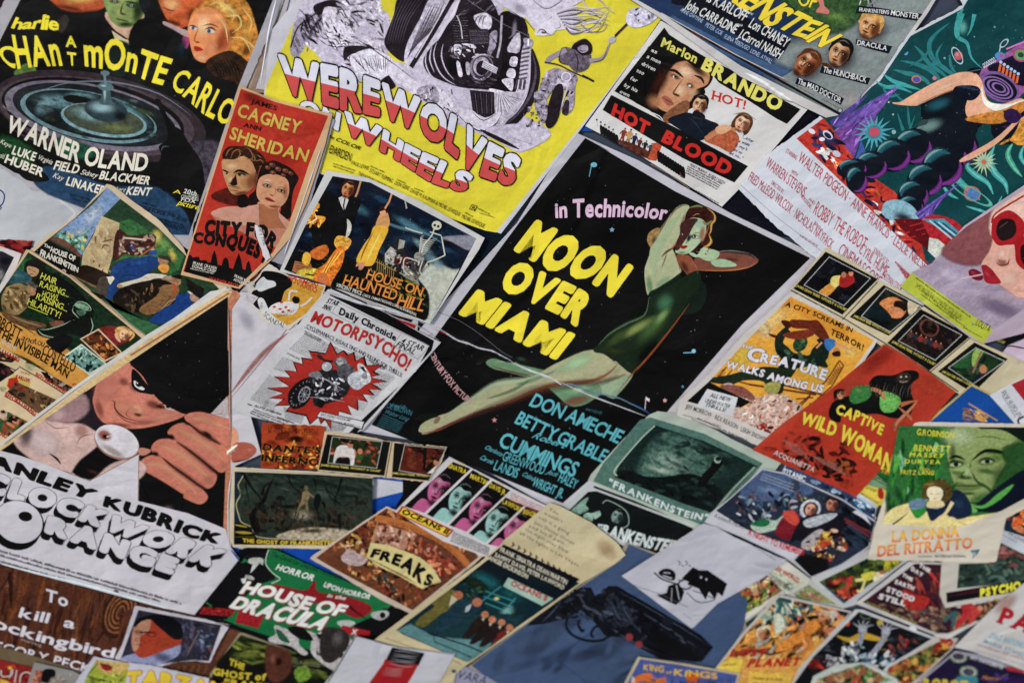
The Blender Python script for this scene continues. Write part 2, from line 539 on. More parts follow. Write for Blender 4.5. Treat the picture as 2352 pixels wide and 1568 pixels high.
    # -- painted masses
    def paint(s, quad, pal, n, size, ang=0, spread=40, soft=.5, grain=.25, aspect=2.6, seed=None, alpha=1.0):
        """Brush strokes in the given inks spread over a quad (tile px)."""
        q = pairs(quad); rr = s.rnd if seed is None else random.Random(seed)
        old = s.clip_poly
        if old is None: s.clip(q)
        pal = [hx(c) for c in pal]
        for k in range(n):
            u, v = rr.random(), rr.random()
            x = lerp(lerp(q[0][0], q[1][0], u), lerp(q[3][0], q[2][0], u), v); y = lerp(lerp(q[0][1], q[1][1], u), lerp(q[3][1], q[2][1], u), v)
            z = size * rr.uniform(.4, 1.3); an = ang + rr.gauss(0, spread); c = rr.choice(pal)
            m = rr.uniform(.75, 1.25); c = tuple(min(.85, t * m) for t in c)
            if rr.random() < soft:
                s.zi -= CALL_EPS - STROKE_EPS
                s.blob(x, y, z, z / aspect * rr.uniform(.7, 1.5), an, c, alpha * rr.uniform(.7, 1), grain, .55)
            else:
                N = 7; ca, sa = math.cos(R(an)), math.sin(R(an)); pt = []
                for i in range(N):
                    th = i * 2 * math.pi / N; r = rr.uniform(.65, 1.15)
                    px, py = math.cos(th) * z * r, math.sin(th) * z / aspect * r
                    pt.append((x + ca * px - sa * py, y + sa * px + ca * py))
                pt = catmull(pt, True, 2); cc = c + (alpha,)
                s.emit([((x, y, cc), (*pt[i - 1], cc), (*pt[i], cc)) for i in range(len(pt))], grain, alpha < 1, STROKE_EPS)
        s.clip_poly = old
        return s
    def face(s, x, y, w, h, ang=0, skin='d9a078', dark='7a3e28', light='f2cfa6', hair='2a1a14', lip='a02a28', turn=0.0, hairstyle='short', eye='201814', look=0, brow=None, a=.9, smile=0, neck=True, wide=1.0):
        """A plain portrait head. w,h: half sizes; turn -1..1 turns the nose; dark side opposite the light."""
        ca, sa = math.cos(R(ang)), math.sin(R(ang))
        P = lambda u, v: (x + ca * u * w - sa * v * h, y + sa * u * w + ca * v * h)
        PP = lambda *uv: [P(uv[k], uv[k + 1]) for k in range(0, len(uv), 2)]
        m = min(w, h); tn = turn
        brow = brow or hair
        if hairstyle == 'long':
            s.poly(PP(-.2, -1.3, .7, -1.15, 1.2, -.6, 1.3, .1, 1.25, .8, .9, 1.15, .6, .9, -.6, .9, -1, 1.1, -1.3, .6, -1.25, -.2, -.95, -.95), hair, .35, True)
        elif hairstyle == 'short':
            s.poly(PP(-.1, -1.28, .6, -1.2, 1.08, -.8, 1.12, -.1, .95, .3, -.95, .2, -1.1, -.3, -1.0, -.9), hair, .3, True)
        if neck: s.poly(PP(-.45, .5, .5, .5, .62, 1.5, -.6, 1.5), dark, .1, False, 0)
        s.poly(PP(-.05, -1.0, .5, -.93, .86, -.5, .92, 0, .82, .42, .52, .82, .12, 1.02, -.2, 1.0, -.55, .8, -.84, .4, -.93, 0, -.86, -.5, -.5, -.92), skin, .14, True, m * .05)
        sx = 1 if tn <= 0 else -1
        s.blob(*P(.62 * sx, .1), w * .6, h * 1.0, ang, dark, min(1, a), .2, .45)
        s.blob(*P(.0, .98), w * .7, h * .3, ang, dark, a * .9, .1, .3)
        s.blob(*P(-.3 * sx, -.55), w * .5, h * .3, ang, light, a * .8, .1, .2)
        s.blob(*P(-.48 * sx, .25), w * .26, h * .3, ang, light, a * .75, .1, .2)
        ex = .38; o = tn * .22
        for k in (-1, 1):
            cx = k * ex * (1 - .15 * abs(tn)) + o
            s.blob(*P(cx, -.12), w * .34, h * .2, ang, mixc(hx(dark), hx(eye), .4), 1, 0, .4)
            s.ell(*P(cx, -.08), w * .15, h * .05, ang, mixc(hx(light), hx(dark), .25), n=12)
            s.ell(*P(cx + look * .07, -.09), w * .085, h * .06, ang, eye, n=10)
            s.line(PP(cx - .2, -.08, cx - .06, -.155, cx + .1, -.155, cx + .21, -.09), m * .06, eye, 0, True)
            s.line(PP(cx - .26, -.25, cx - .05, -.34, cx + .26, -.27), m * .1, brow, 2, True)
        nx = o * 1.5
        s.line(PP(nx * .6 + .1 * sx, -.15, nx + .13 * sx, .18, nx + .17 * sx, .3), m * .13, dark, 2, True, alpha=.75)
        s.blob(*P(nx - .04 * sx, .12), w * .09, h * .3, ang, light, .8, 0, .2)
        s.blob(*P(nx, .35), w * .24, h * .065, ang, dark, .95, 0, .45)
        mx_ = nx * .9
        s.poly(PP(mx_ - .3, .58 - smile * .08, mx_ - .08, .51, mx_, .53, mx_ + .08, .51, mx_ + .3, .58 - smile * .08, mx_ + .1, .69, mx_ - .1, .69), lip, .1, True)
        s.line(PP(mx_ - .33, .57 - smile * .1, mx_, .595, mx_ + .33, .57 - smile * .1), m * .05, eye, 2, True)
        s.blob(*P(mx_, .77), w * .2, h * .05, ang, dark, .7, 0, .3)
        if hairstyle in ('short', 'long'):
            s.poly(PP(-.98, -.1, -.9, -.6, -.5, -1.1, .1, -1.25, .7, -1.05, 1.0, -.5, .98, -.05, .86, -.45, .55, -.74, .0, -.66, -.5, -.78, -.82, -.45), hair, .35, True, m * .03)
            s.line(PP(-.6, -.8, -.1, -1.08, .5, -.98), m * .12, mixc(hx(hair), hx(light), .35), 2, True, alpha=.6)
        return s
    def figure(s, x, y, h, ang, coat, legs, skin='c98c64', hair='1a1310', stride=.25, arm=.3, w=1.0):
        """Small standing person seen from afar: feet at x,y; h = height in tile px; ang = lean from vertical."""
        ca, sa = math.cos(R(ang)), math.sin(R(ang))
        P = lambda u, v: (x + (ca * u * w + sa * v) * h, y + (sa * u * w - ca * v) * h)
        PP = lambda *uv: [P(uv[k], uv[k + 1]) for k in range(0, len(uv), 2)]
        s.poly(PP(-.09, .5, .09, .5, .07 + stride * .3, .25, .05 + stride * .5, 0, -.02 + stride * .5, 0, 0, .3, -.03 - stride * .4, 0, -.1 - stride * .4, 0, -.1, .28), legs, .2)
        s.poly(PP(-.1, .45, -.13, .72, -.08, .83, .08, .83, .13, .72, .1, .45), coat, .2, True)
        s.line(PP(-.11, .78, -.2, .6, -.12 - arm * .3, .5), h * .06, coat, 0, True)
        s.line(PP(.11, .78, .2, .62, .12 + arm * .3, .52), h * .06, coat, 0, True)
        s.ell(*P(0, .9), h * .05 * w, h * .065, ang, skin, n=12)
        s.poly(PP(-.055, .9, -.05, .97, .02, .99, .06, .95, .05, .9, .0, .935), hair, 0, True)
        return s
    def specks(s, quad, n, col='b8b8b8', r=3.0):
        q = pairs(quad); c = hx(col) + (1.0,); tris = []
        for k in range(n):
            u, v = s.rnd.random(), s.rnd.random()
            x = lerp(lerp(q[0][0], q[1][0], u), lerp(q[3][0], q[2][0], u), v); y = lerp(lerp(q[0][1], q[1][1], u), lerp(q[3][1], q[2][1], u), v)
            z = r * s.rnd.uniform(.5, 1.6); a = s.rnd.uniform(0, 3.1)
            pt = [(x + math.cos(a + i * 1.57) * z * (1 if i % 2 else .6), y + math.sin(a + i * 1.57) * z * (1 if i % 2 else .6), c) for i in range(4)]
            tris += [(pt[0], pt[1], pt[2]), (pt[0], pt[2], pt[3])]
        s.emit(tris); return s
    # -- paper
    def sheet(s, paper, thick, grain):
        s.cur = 'sheet'
        V, F, C, G, M = s.bucket(); c = hx(paper) + (1.0,)
        pts = s.outline
        if area2(pts) > 0: pts = pts[::-1]
        n = len(pts)
        top = [s.wallpt(p[0], p[1], THICK) - s.c3 for p in pts]
        nrm = s.pn.normalized()
        bot = [v - nrm * thick for v in top]
        V += top + bot
        for t in tessellate_polygon([[Vector((p[0], p[1], 0)) for p in pts]]):
            a, b, d = (pts[i] for i in t)
            ar = (b[0] - a[0]) * (d[1] - a[1]) - (d[0] - a[0]) * (b[1] - a[1])
            F.append(tuple(t) if ar < 0 else (t[0], t[2], t[1])); M.append(0)
        for i in range(n):
            j = (i + 1) % n
            F.append((i, j, n + j, n + i)); M.append(0)
        C += [c] * (2 * n); G += [grain] * (2 * n)
        s.cur = 'picture'
    def ridge(s, pts, w, height, col='d8d8dc', name='crease', smooth=True, taper=True):
        """A buckle of bare paper standing up along a fold or a lifted edge (real relief)."""
        old = s.cur; s.cur = name
        V, F, C, G, M = s.bucket(); pts = pairs(pts)
        if smooth: pts = catmull(pts, False, 5)
        n = len(pts); prof = [(-1, 0), (-.55, .55), (0, 1), (.45, .6), (1, 0)]; c = hx(col) + (1.0,); k0 = len(V)
        for i in range(n):
            a, b = pts[max(i - 1, 0)], pts[min(i + 1, n - 1)]
            dx, dy = b[0] - a[0], b[1] - a[1]; l = math.hypot(dx, dy) or 1
            f = math.sin(math.pi * min(1, max(0, i / (n - 1)))) ** .6 if taper else 1
            f = max(f * s.rnd.uniform(.7, 1.2), .04)
            for u, v in prof:
                d = s.D(pts[i][0] - dy / l * w / 2 * u * f, pts[i][1] + dx / l * w / 2 * u * f)
                V.append(s.wallpt(*d, THICK + s.zi + 1e-4 + v * height * f) - s.c3); C.append(c); G.append(0.03)
        m = len(prof)
        for i in range(n - 1):
            for j in range(m - 1):
                a = k0 + i * m + j
                F.append((a, a + m, a + m + 1, a + 1)); M.append(0)
        s.cur = old
        return s

def finish_posters():
    for p in ALL_POSTERS:
        root = bpy.data.objects.new(p.name, None)
        COL.objects.link(root)
        root.location = p.c3; root.empty_display_size = .05
        root['label'] = p.label; root['category'] = p.cat
        if p.group: root['group'] = p.group
        for nm, (V, F, C, G, M) in p.parts.items():
            if not F: continue
            if isinstance(nm, tuple): nm = nm[0]
            me = bpy.data.meshes.new(nm)
            me.from_pydata(V, [], F)
            a = me.color_attributes.new("ink", 'FLOAT_COLOR', 'POINT')
            a.data.foreach_set("color", [x for c in C for x in c])
            g = me.attributes.new("grain", 'FLOAT', 'POINT'); g.data.foreach_set("value", G)
            g = me.attributes.new("seed", 'FLOAT', 'POINT'); g.data.foreach_set("value", [p.seed] * len(V))
            me.materials.append(MAT_PRINT); me.materials.append(MAT_SOFT)
            me.polygons.foreach_set("material_index", M)
            o = bpy.data.objects.new(nm, me); COL.objects.link(o); o.parent = root
        if p.zi > LEVEL * .55: print("THICK INK", p.name, round(p.zi * 1000, 2), "mm")

# ---------------------------------------------------------------- the wall
def build_wall():
    me = bpy.data.meshes.new("wall")
    x0, x1, z0, z1, d = -5, 5, 0.0, 6.4, 0.25
    V = [(x0, 0, z0), (x1, 0, z0), (x1, 0, z1), (x0, 0, z1), (x0, d, z0), (x1, d, z0), (x1, d, z1), (x0, d, z1)]
    F = [(0, 1, 2, 3), (5, 4, 7, 6), (4, 0, 3, 7), (1, 5, 6, 2), (3, 2, 6, 7), (4, 5, 1, 0)]
    me.from_pydata(V, [], F)
    m = bpy.data.materials.new("painted_plaster"); m.use_nodes = True
    nt = m.node_tree; bs = nt.nodes["Principled BSDF"]
    nz = nt.nodes.new("ShaderNodeTexNoise"); nz.inputs['Scale'].default_value = 9; nz.inputs['Detail'].default_value = 6
    cr = nt.nodes.new("ShaderNodeValToRGB")
    cr.color_ramp.elements[0].color = (.022, .03, .05, 1); cr.color_ramp.elements[1].color = (.04, .05, .08, 1)
    nt.links.new(nz.outputs[0], cr.inputs[0]); nt.links.new(cr.outputs[0], bs.inputs['Base Color'])
    bs.inputs['Roughness'].default_value = .8
    bp = nt.nodes.new("ShaderNodeBump"); bp.inputs['Distance'].default_value = .002
    nt.links.new(nz.outputs[0], bp.inputs['Height']); nt.links.new(bp.outputs[0], bs.inputs['Normal'])
    me.materials.append(m)
    o = bpy.data.objects.new("wall", me); COL.objects.link(o)
    o['kind'] = 'structure'
build_wall()

# ================================================================ the sheets, from the lowest to the topmost
# ---- sheets that show only as slivers between the others
p=Poster('poster','plain maroon sheet peeking out at the top left corner beside the roulette wheel poster',1,'-200,-200 120,-200 40,150 -200,560','a','2a1220')
p=Poster('poster','bare tan backing sheet along the right edge of the roulette wheel poster',1,'1850,-80 2120,-80 1900,640 1560,640','a','a08670')
p.line('1985,-60 1760,610',22,'8d8585');p.line('1945,-60 1715,610',16,'b5a18c')
p=Poster('poster','yellow sheet with a white margin stacked under the large yellow biker poster',2,'1985,-60 2400,-60 2400,700 1762,612','a','b9b3b4')
p.poly('2090,-60 2400,-60 2400,700 1850,610','d6c81a');p.line('2005,-30 1935,240',9,'27406e');p.line('2040,-60 1830,600',26,'c9c6c8')
p=Poster('poster','night blue sheet showing between the skeleton poster and the black poster with yellow title',2,'2240,1130 3700,1700 3350,2150 2100,1600','a','10202c')
p.paint('2700,1700 3500,1700 3300,2100 2500,1900',['0c1824','16303a','0a1016'],60,40)
p=Poster('poster','cobalt blue sheet showing left of the black and white boxer film poster',2,'2180,60 2352,60 2352,900 1640,905 1660,860','b','0f57a8')
p.line('2195,200 1690,860',10,'d5d5d8')
p=Poster('poster','dark navy sheet with speckled stars under the white credits of the space poster',2,'100,500 1150,700 1150,1700 -100,1500','c','0d1622')
p.specks('300,700 900,700 700,1650 200,1650',40,'34485c',3)

# ---- roulette wheel poster (top left)
p=Poster('poster','dark poster with a roulette wheel, four heads and a bent yellow title, top left',2,
           '68,-60 1985,-60 1700,600 1330,1560 1318,1720 1130,1660 590,1480 420,1365 340,1340 210,1300 150,1250 60,1190 0,1150 -500,1000','a','aba7ab',torn=3)
p.up=(.36,-.93)
p.poly('170,-60 1905,-60 1645,590 1300,1620 1100,1545 640,1400 430,1330 350,1300 260,1240 100,1190 0,1130 -300,1020 -250,780','0c0b0d',.12)
p.clip('170,-60 1905,-60 1645,590 1300,1620 600,1600 -300,1250 -250,780')
p.poly('0,420 180,20 700,-40 730,100 760,260 420,420','0f0f0b',.3,True,20)
p.poly('380,180 440,110 470,140 430,220','3d3532',.3,True,12)
# oval faces cut by the top edge
p.poly('360,-40 760,-60 740,20 690,60 560,78 470,70 400,40','b4552a',.2,True,12)
p.blob(560,-10,170,50,-5,'e2b05a',.8,.1);p.blob(480,60,120,22,12,'6e2a12',.8)
p.line('450,60 560,82 700,60',9,'7d3d1e',2,True)
p.poly('730,90 780,190 860,250 900,270 950,240 990,100 900,60','c9a58c',.2,True,8)
p.poly('770,215 860,275 905,280 880,330 800,290','d5c49b',.1,False,6);p.poly('905,270 960,190 950,300 900,330','b49db0',.1,False,6)
p.poly('760,300 900,330 860,520 740,480','1c2a27',.2,True,20)
p.poly('725,-60 1000,-60 1000,60 945,150 880,186 815,178 755,110','7f9657',.2,True,8)
p.blob(800,0,90,60,10,'b8be7a',.9,.1);p.blob(830,90,60,55,10,'aab06a',.8);p.blob(955,70,50,120,12,'26391e',.85,.2);p.blob(870,170,70,22,0,'2e3c1c',.8)
p.poly('960,-60 1030,-60 1035,20 1000,90 970,50','1b2226',.2,True,6)
for e in((790,12,6),(905,40,10)):
    p.blob(e[0],e[1],48,20,e[2],'2a3a1e',.95,0,.5);p.line([(e[0]-50,e[1]-26),(e[0]+5,e[1]-22),(e[0]+45,e[1]-12)],12,'1c2416',2,True);p.ell(e[0],e[1],10,8,0,'b9bfa0');p.ell(e[0],e[1],6,6,0,'0c0f0a')
p.line('850,20 832,80 850,98',12,'3d4c26',2,True);p.blob(845,98,30,9,10,'2c3a1c',.9)
p.line('795,128 840,140 890,150',9,'4a2c1c',2,True)
# man behind the blonde
p.poly('1110,-60 1420,-60 1400,60 1330,150 1250,190 1190,170 1130,90','c4602c',.2,True,8)
p.blob(1180,30,80,70,10,'e8ae72',.9,.1);p.blob(1330,110,60,70,10,'5a2412',.8);p.blob(1200,160,80,20,20,'6a2a14',.8)
p.line('1125,50 1165,72 1210,76',12,'8c2a20',2,True);p.line('1130,70 1170,92 1200,86',6,'5e1c14',2)
p.poly('1130,150 1250,200 1330,230 1300,260 1150,190','b79a94',.1,True,4)
p.poly('960,140 1130,180 1310,300 1290,420 1180,560 900,330','0b0d10',.25,True,10)
p.poly('1262,262 1300,270 1288,330 1262,320','b8487a',.1,True,6)
p.blob(1255,330,40,90,10,'1b3340',.8)
# the blonde: generic waved hair
p.poly('1410,10 1560,-30 1690,10 1745,130 1780,300 1740,470 1660,420 1600,440 1540,300 1480,120 1390,90 1310,170 1330,90','c4842c',.4,True,8)
p.poly('1350,80 1420,50 1500,80 1570,180 1590,290 1560,360 1500,400 1430,430 1370,420 1330,370 1305,260 1300,170','e0935c',.1,True,6)
p.blob(1400,180,70,100,10,'f2c795',.9,.1);p.blob(1540,280,70,130,20,'a84a20',.75,.1);p.blob(1390,400,60,26,5,'f0b98a',.8);p.blob(1450,330,60,50,0,'f0a878',.6)
p.blob(1560,60,130,50,30,'eec56a',.9,.3);p.blob(1700,230,50,110,-8,'d9a23c',.8,.3);p.blob(1650,130,30,40,0,'7c4c14',.8);p.blob(1600,230,30,40,0,'85501a',.8);p.blob(1700,350,40,50,0,'7a4616',.8)
for q in('1430,40 1520,20 1610,90 1590,170','1560,120 1640,110 1660,180 1600,230','1660,40 1730,140 1720,220','1590,260 1680,270 1730,370','1480,90 1550,180 1570,300','1700,280 1760,350 1730,430'):
    p.line(q,14,'f4d684',2,True,alpha=.7)
p.ell(1330,195,24,10,15,'c8cfd2');p.ell(1330,195,11,12,0,'3c5a72');p.ell(1450,216,30,12,12,'c8cfd2');p.ell(1440,216,13,14,0,'3c5a72')
p.line('1300,185 1330,178 1362,195',9,'2c1610',2,True);p.line('1410,205 1452,192 1495,215',11,'2c1610',2,True);p.line('1395,180 1450,168 1510,190',8,'6a3a1c',2,True);p.line('1305,160 1340,152',6,'6a3a1c',2)
p.line('1365,200 1340,270 1350,292',10,'b06436',2,True);p.blob(1360,292,24,9,10,'8a3a1c',.9)
p.poly('1335,325 1362,320 1400,345 1372,355 1345,352','b0301e',.05,True);p.line('1335,335 1375,338 1402,345',4,'5a1410',2)
# fur collar
p.poly('1420,440 1500,380 1600,360 1700,430 1740,500 1680,600 1600,560 1480,520','3a2416',.6,True,12)
for k in range(8):p.line([(1450+k*22,430-k*4),(1490+k*22,480),(1500+k*22,530)],8,'15100c',2,True,alpha=.8)
# wheel
p.poly('100,500 190,440 250,490 230,540 150,540','5e7a3e',.3,True,8)
p.ell(690,800,745,285,12,'3e3238',.3,n=44);p.ell(660,800,690,250,11,'53464c',.3,n=44)
p.ell(640,790,640,232,11,'1b1518',.3,n=44)
p.ell(640,800,620,215,12,'7c7480',.25,n=44);p.ell(650,792,575,190,12,'262a2c',.3,n=44)
p.ell(610,800,480,165,12,'6f8c92',.3,n=40);p.ell(620,794,455,150,12,'20282a',.4,n=40)
p.blob(420,700,200,60,4,'78a0a4',.85,.4);p.blob(900,780,200,60,35,'5f888c',.8,.4);p.blob(300,730,60,90,30,'86a8ac',.7,.3);p.blob(560,660,130,30,5,'7ea3a6',.7,.3)
p.paint('250,650 1050,650 1050,950 400,950',['35484a','57686a','2c3433','6d8484','4b5a3c'],40,60,12,12,.8,.3,4,alpha=.7)
p.poly('440,670 520,660 640,700 560,712 470,700','14100f',.2,True,6)
p.ell(715,830,300,110,10,'7fa1a6',.3,n=36);p.ell(715,822,280,98,10,'4c5444',.3,n=36);p.blob(600,790,150,50,20,'8fb1b0',.7,.3);p.blob(800,880,160,40,5,'75804e',.7,.3)
p.ell(730,760,150,80,10,'33444a',.2);p.blob(700,740,110,50,5,'9fc0c4',.8,.1);p.blob(830,800,60,40,10,'12181a',.8)
p.poly('700,560 770,560 760,640 770,700 790,720 690,715 705,650','4c6468',.2,True,4);p.blob(722,640,14,80,0,'a5c0c2',.9)
p.ell(728,600,56,26,8,'5d787c');p.blob(712,592,30,10,8,'b0c8ca',.9);p.ell(724,505,32,18,6,'6a7c7e');p.line('720,520 728,590',16,'708a8c')
p.line('60,880 300,990 700,1050 1100,1060 1380,1010',16,'6c5a62',2,True,alpha=.8)
p.line('250,640 480,570 800,570 1100,650 1320,800',12,'8d96a0',2,True,alpha=.7)
p.poly('1330,1000 1500,1000 1460,1180 1400,1300 1300,1100','4c4650',.5,True,30)
# hand and pistol, black
p.poly('1068,690 1100,684 1118,720 1180,850 1250,900 1310,1000 1390,1120 1420,1300 1500,1400 1200,1600 1060,1250 1110,1080 1095,1010 1150,960 1148,880 1110,780','060607',.05,True)
p.line('1110,1040 1125,1012 1165,1010',7,'55606a',2,True)
# lower blue ground, green glow
p.poly('0,950 120,980 240,1060 180,1120 60,1100 0,1060','1f4a28',.4,True,30);p.poly('420,960 640,1040 560,1080 420,1040','1f5a40',.4,True,30)
p.poly('230,1230 330,1150 560,1220 780,1290 1090,1300 1290,1500 1250,1640 900,1560 560,1420 330,1330','2a4a66',.3,True,14)
p.poly('130,1180 250,1160 340,1230 290,1255 180,1240','07080a',.1,True)
p.clip(None)
p.part('title')
Y='e8d800'
p.text('harlie','75,195 130,205 200,200 280,205 405,212',70,Y,.03,top='110,118 150,128 230,130 320,100 410,130',space=.1,track=.0)
p.text('C','-10,400 105,485',0,Y,.02,top='0,310 110,330')
p.text('HAn','120,478 250,462 432,455',200,Y,.028,top='80,240 200,250 385,235')
p.text('A','452,325 528,330',80,Y,.03,top='450,248 525,252');p.text('T','474,455 522,452',90,Y,.03,top='460,358 525,366')
p.text('mOnTE','585,458 740,482 900,500 1000,555 1120,590',200,Y,.028,top='570,245 760,262 880,295 1040,360 1195,410',track=.05)
p.text('CARLO','1170,600 1290,690 1420,800 1580,870',150,Y,.022,top='1240,470 1390,540 1510,620 1640,720',track=.05)
p.part('credits');W='ddd6c4'
p.text('WARNER OLAND','35,900 180,970 520,1120 780,1168 1010,1182',120,W,.03,top='72,795 250,850 560,990 800,1040 1030,1060',track=.04,space=.22)
p.text('Keye','0,985 70,1020',30,W,0,slant=.3)
p.text('LUKE','78,1062 235,1112',62,W,.03);p.text('Virginia','255,1095 355,1135',34,W,.0,slant=.3);p.text('FIELD','365,1168 535,1200',66,W,.03)
p.text('Sidney','552,1200 665,1225',36,W,0,slant=.3);p.text('BLACKMER','680,1235 1025,1275',62,W,.03)
p.text('old','-5,1085 25,1095',34,W,0);p.text('HUBER','28,1120 290,1222',62,W,.03)
p.text('Kay','362,1222 430,1245',36,W,0,slant=.3);p.text('LINAKER','450,1275 715,1345',62,W,.03);p.text('Robert','745,1310 858,1322',30,W,0,slant=.3);p.text('KENT','865,1342 1030,1350',60,W,.03)
p.text('WITH','15,740 65,775',18,'a39c90',0)
p.text('BASED ON THE','480,1350 615,1385',18,'0c1a2c',0);p.text('CHARACTER','478,1372 600,1405',18,'0c1a2c',0)
p.text('DIRECTED BY','985,1405 1080,1430',13,'0a1624',0);p.text('EUGENE FORDE','925,1440 1135,1485',34,'0a1624',.01);p.text('John Stone','1150,1480 1280,1535',38,'0a1624',0,slant=.25)
for k in range(4):p.micro([(960+k*30,1470+k*18),(1270+k*5,1560+k*16)],11,'0a1624')
p.text('A','1190,1330 1245,1338',26,Y,0);p.text('picture','1220,1410 1360,1445',36,Y,0.005,slant=.35)
p.part('studio_mark');p.text('20th','1262,1330 1350,1350',32,'d8d8cc',.015);p.text('CENTURY','1245,1362 1350,1380',22,'d8d8cc',0);p.text('FOX','1245,1385 1345,1402',26,'d8d8cc',.01)
for k in range(6):p.line([(1285+k*12,1335+k*9),(1368,1345+k*8)],2,'c8c8bc')

# ---- yellow biker poster
p=Poster('poster','bright yellow poster with grey motorcycle artwork and a red and white zigzag title',4,
           '-260,-60 2345,-60 2290,0 2060,340 1640,905 1100,1610 -590,1050 -560,900 -530,620 -490,220','b','c4c2c8',lift=(0,1,.0012))
p.up=(.45,-.89)
p.poly('-240,-60 2300,-60 2225,100 2050,350 1640,880 1065,1602 990,1588 -570,1040 -520,600','d8cb1a',.03)
p.clip('-240,-60 2300,-60 2225,100 2050,350 1640,880 1065,1602 990,1588 -570,1040 -520,600')
LV,DK,MD='c4bccb','2c222a','7a6f7c'
# left rider mass (extends into the left tile)
p.poly('-250,-60 250,-60 250,60 330,120 300,420 120,560 30,470 -20,500 -60,520 -220,300 -300,190 -330,160 -300,60',LV,.2,True,6)
p.poly('-350,330 -320,160 -240,110 -150,90 -100,140 -180,240 -260,330 -300,400 -340,380','a59cae',.3,True,3)
p.paint('-320,110 -120,100 -180,330 -330,380',[DK,MD,LV,'5a4e5a'],40,40,60,30,.3,.5,4)
p.blob(-60,30,70,60,0,DK,.7,.5);p.poly('-190,40 -60,0 20,40 -10,80 -70,60 -160,110',DK,.4,True)
p.poly('-120,60 -20,60 40,120 90,260 40,330 -60,320 -120,200','d4cdd8',.3,True);p.paint('-120,60 60,80 70,330 -90,330',[DK,MD,'e0dae4','e0dae4',LV],50,28,50,60,.2,.4,4)
p.paint('-60,0 260,-50 300,150 60,160',[DK,MD,LV,'d8d2dc',LV],60,40,25,30,.3,.5,4)
p.paint('-100,160 320,120 330,420 60,560',[LV,LV,'dcd6e0',MD,'dcd6e0',DK],90,48,45,25,.4,.4,5)
p.poly('20,330 110,315 200,330 230,370 150,360 60,380 20,420',DK,.3,True);p.poly('60,400 200,340 340,400 350,460 330,520 200,560 110,500','d8d2dc',.25,True,5)
for k in range(16):p.line([(70+k*18,380+(k%3)*10),(110+k*15,430+k%4*14),(150+k*12,470+k%5*10)],5,DK,2,True)
p.poly('-10,500 120,560 260,620 370,600 330,520 200,600 60,520',DK,.4,True,5)
# ground fan of light grey
p.poly('330,420 700,540 900,640 1300,820 1440,930 1240,1050 1150,1000 900,900 640,760 520,650 380,590',LV,.2,True,4)
for k in range(26):
    x,y=-300+(k*61)%380,60+(k*47)%260
    p.line([(x,y),(x+30,y+24-(k%3)*20),(x+56,y+60-(k%4)*14)],7,DK if k%3 else '5a4e5a',2,True)
p.line('-350,330 -300,190 -200,110 -120,60',8,DK,False,True);p.line('-120,200 -60,320 40,330 60,480',7,DK,2,True);p.line('90,260 200,330 330,420 520,560',7,DK,2,True)
# machine: front wheel, engine, rider's leg, rear wheel (finer crop)
p.t('n');HI='d6cfda';p.poly('380,-40 1700,-40 1750,300 2040,420 2150,1200 1700,1620 900,1100 200,600',LV,.2,False,4)
p.poly('400,-40 800,-40 740,120 620,300 520,500 460,700 440,790 300,700 200,560 240,400 320,200',DK,.3,True,3)
for k in range(7):p.line([(430+k*46,-20),(310+k*34,260),(240+k*30,560)],6,'6f6371',2,True)
p.poly('800,-40 1010,-40 900,280 720,560 570,800 490,820 455,740 500,540 640,280',LV,.3,True,3)
for k in range(16):p.line([(480+k*7,780-k*12),(620+k*16,420-k*6),(800+k*13,20+(k*37)%60)],9,DK if k%3 else MD,2,True)
for k in range(6):p.line([(520+k*60,640-k*110),(600+k*60,610-k*100)],5,DK)
p.line('1090,-40 960,180 820,420 640,700 540,860',60,DK,False,True,.2);p.line('1050,-40 920,190 760,470 600,740',12,HI,False,True);p.line('1200,-40 1060,230 900,470',52,HI,False,True);p.line('1240,-20 1100,230 930,480',16,DK,False,True)
p.poly('1210,-40 1500,-40 1620,100 1660,200 1720,150 1900,170 2010,300 2030,480 1960,620 1930,900 1900,1100 1820,1200 1540,1150 1200,1120 1000,1060 820,980 730,900 700,760 800,600 900,500 1000,330 1100,200',DK,.35,True,3)
p.paint('1150,0 1600,60 1600,200 1150,200',[DK,'4c404d',MD],22,60,-35,10,.3,.3,6)
for q in('870,540 830,700 880,880 980,1010 1120,1090','745,640 725,800 790,960 900,1030','950,560 930,720 990,900 1090,1020','810,580 780,760 840,930'):p.line(q,20,'a298aa',2,True,.3);p.line(q,7,'e4dee8',2,True)
for k in range(10):p.line([(1060+k*4,230+k*34),(1250+(k%2)*20,235+k*32)],13,HI if k%2 else 'a298a8',2)
p.line('1120,190 1180,320 1200,520',26,DK,False,True);p.line('1125,200 1175,330 1195,500',12,HI,False,True);p.line('1440,120 1340,250 1220,440',16,DK,False,True)
p.poly('1340,230 1400,180 1500,170 1570,240 1550,370 1430,370',HI,.3,True);
for k in range(3):p.line([(1350+k*50,330),(1380+k*45,230),(1440+k*36,200)],13,DK,2,True)
p.poly('1280,380 1520,370 1540,560 1300,580','3c313c',.3)
for k in range(7):p.line([(1280+k*4,400+k*26),(1530,405+k*24)],12,HI if k%2==0 else 'a298a8',2)
p.poly('1550,430 1640,400 1620,600 1560,700 1600,740 1520,700 1540,560','a298a8',.5,True);p.line('1530,440 1640,580 1620,700',12,DK,2,True)
p.poly('1090,580 1180,580 1170,700 1100,700',HI,.3,True);p.poly('1190,560 1330,570 1370,620 1260,600',HI,.4,True);p.paint('1000,560 1560,600 1500,760 1060,740',[DK,HI,MD,'4c404d',DK],60,34,20,40,.1,.3,3)
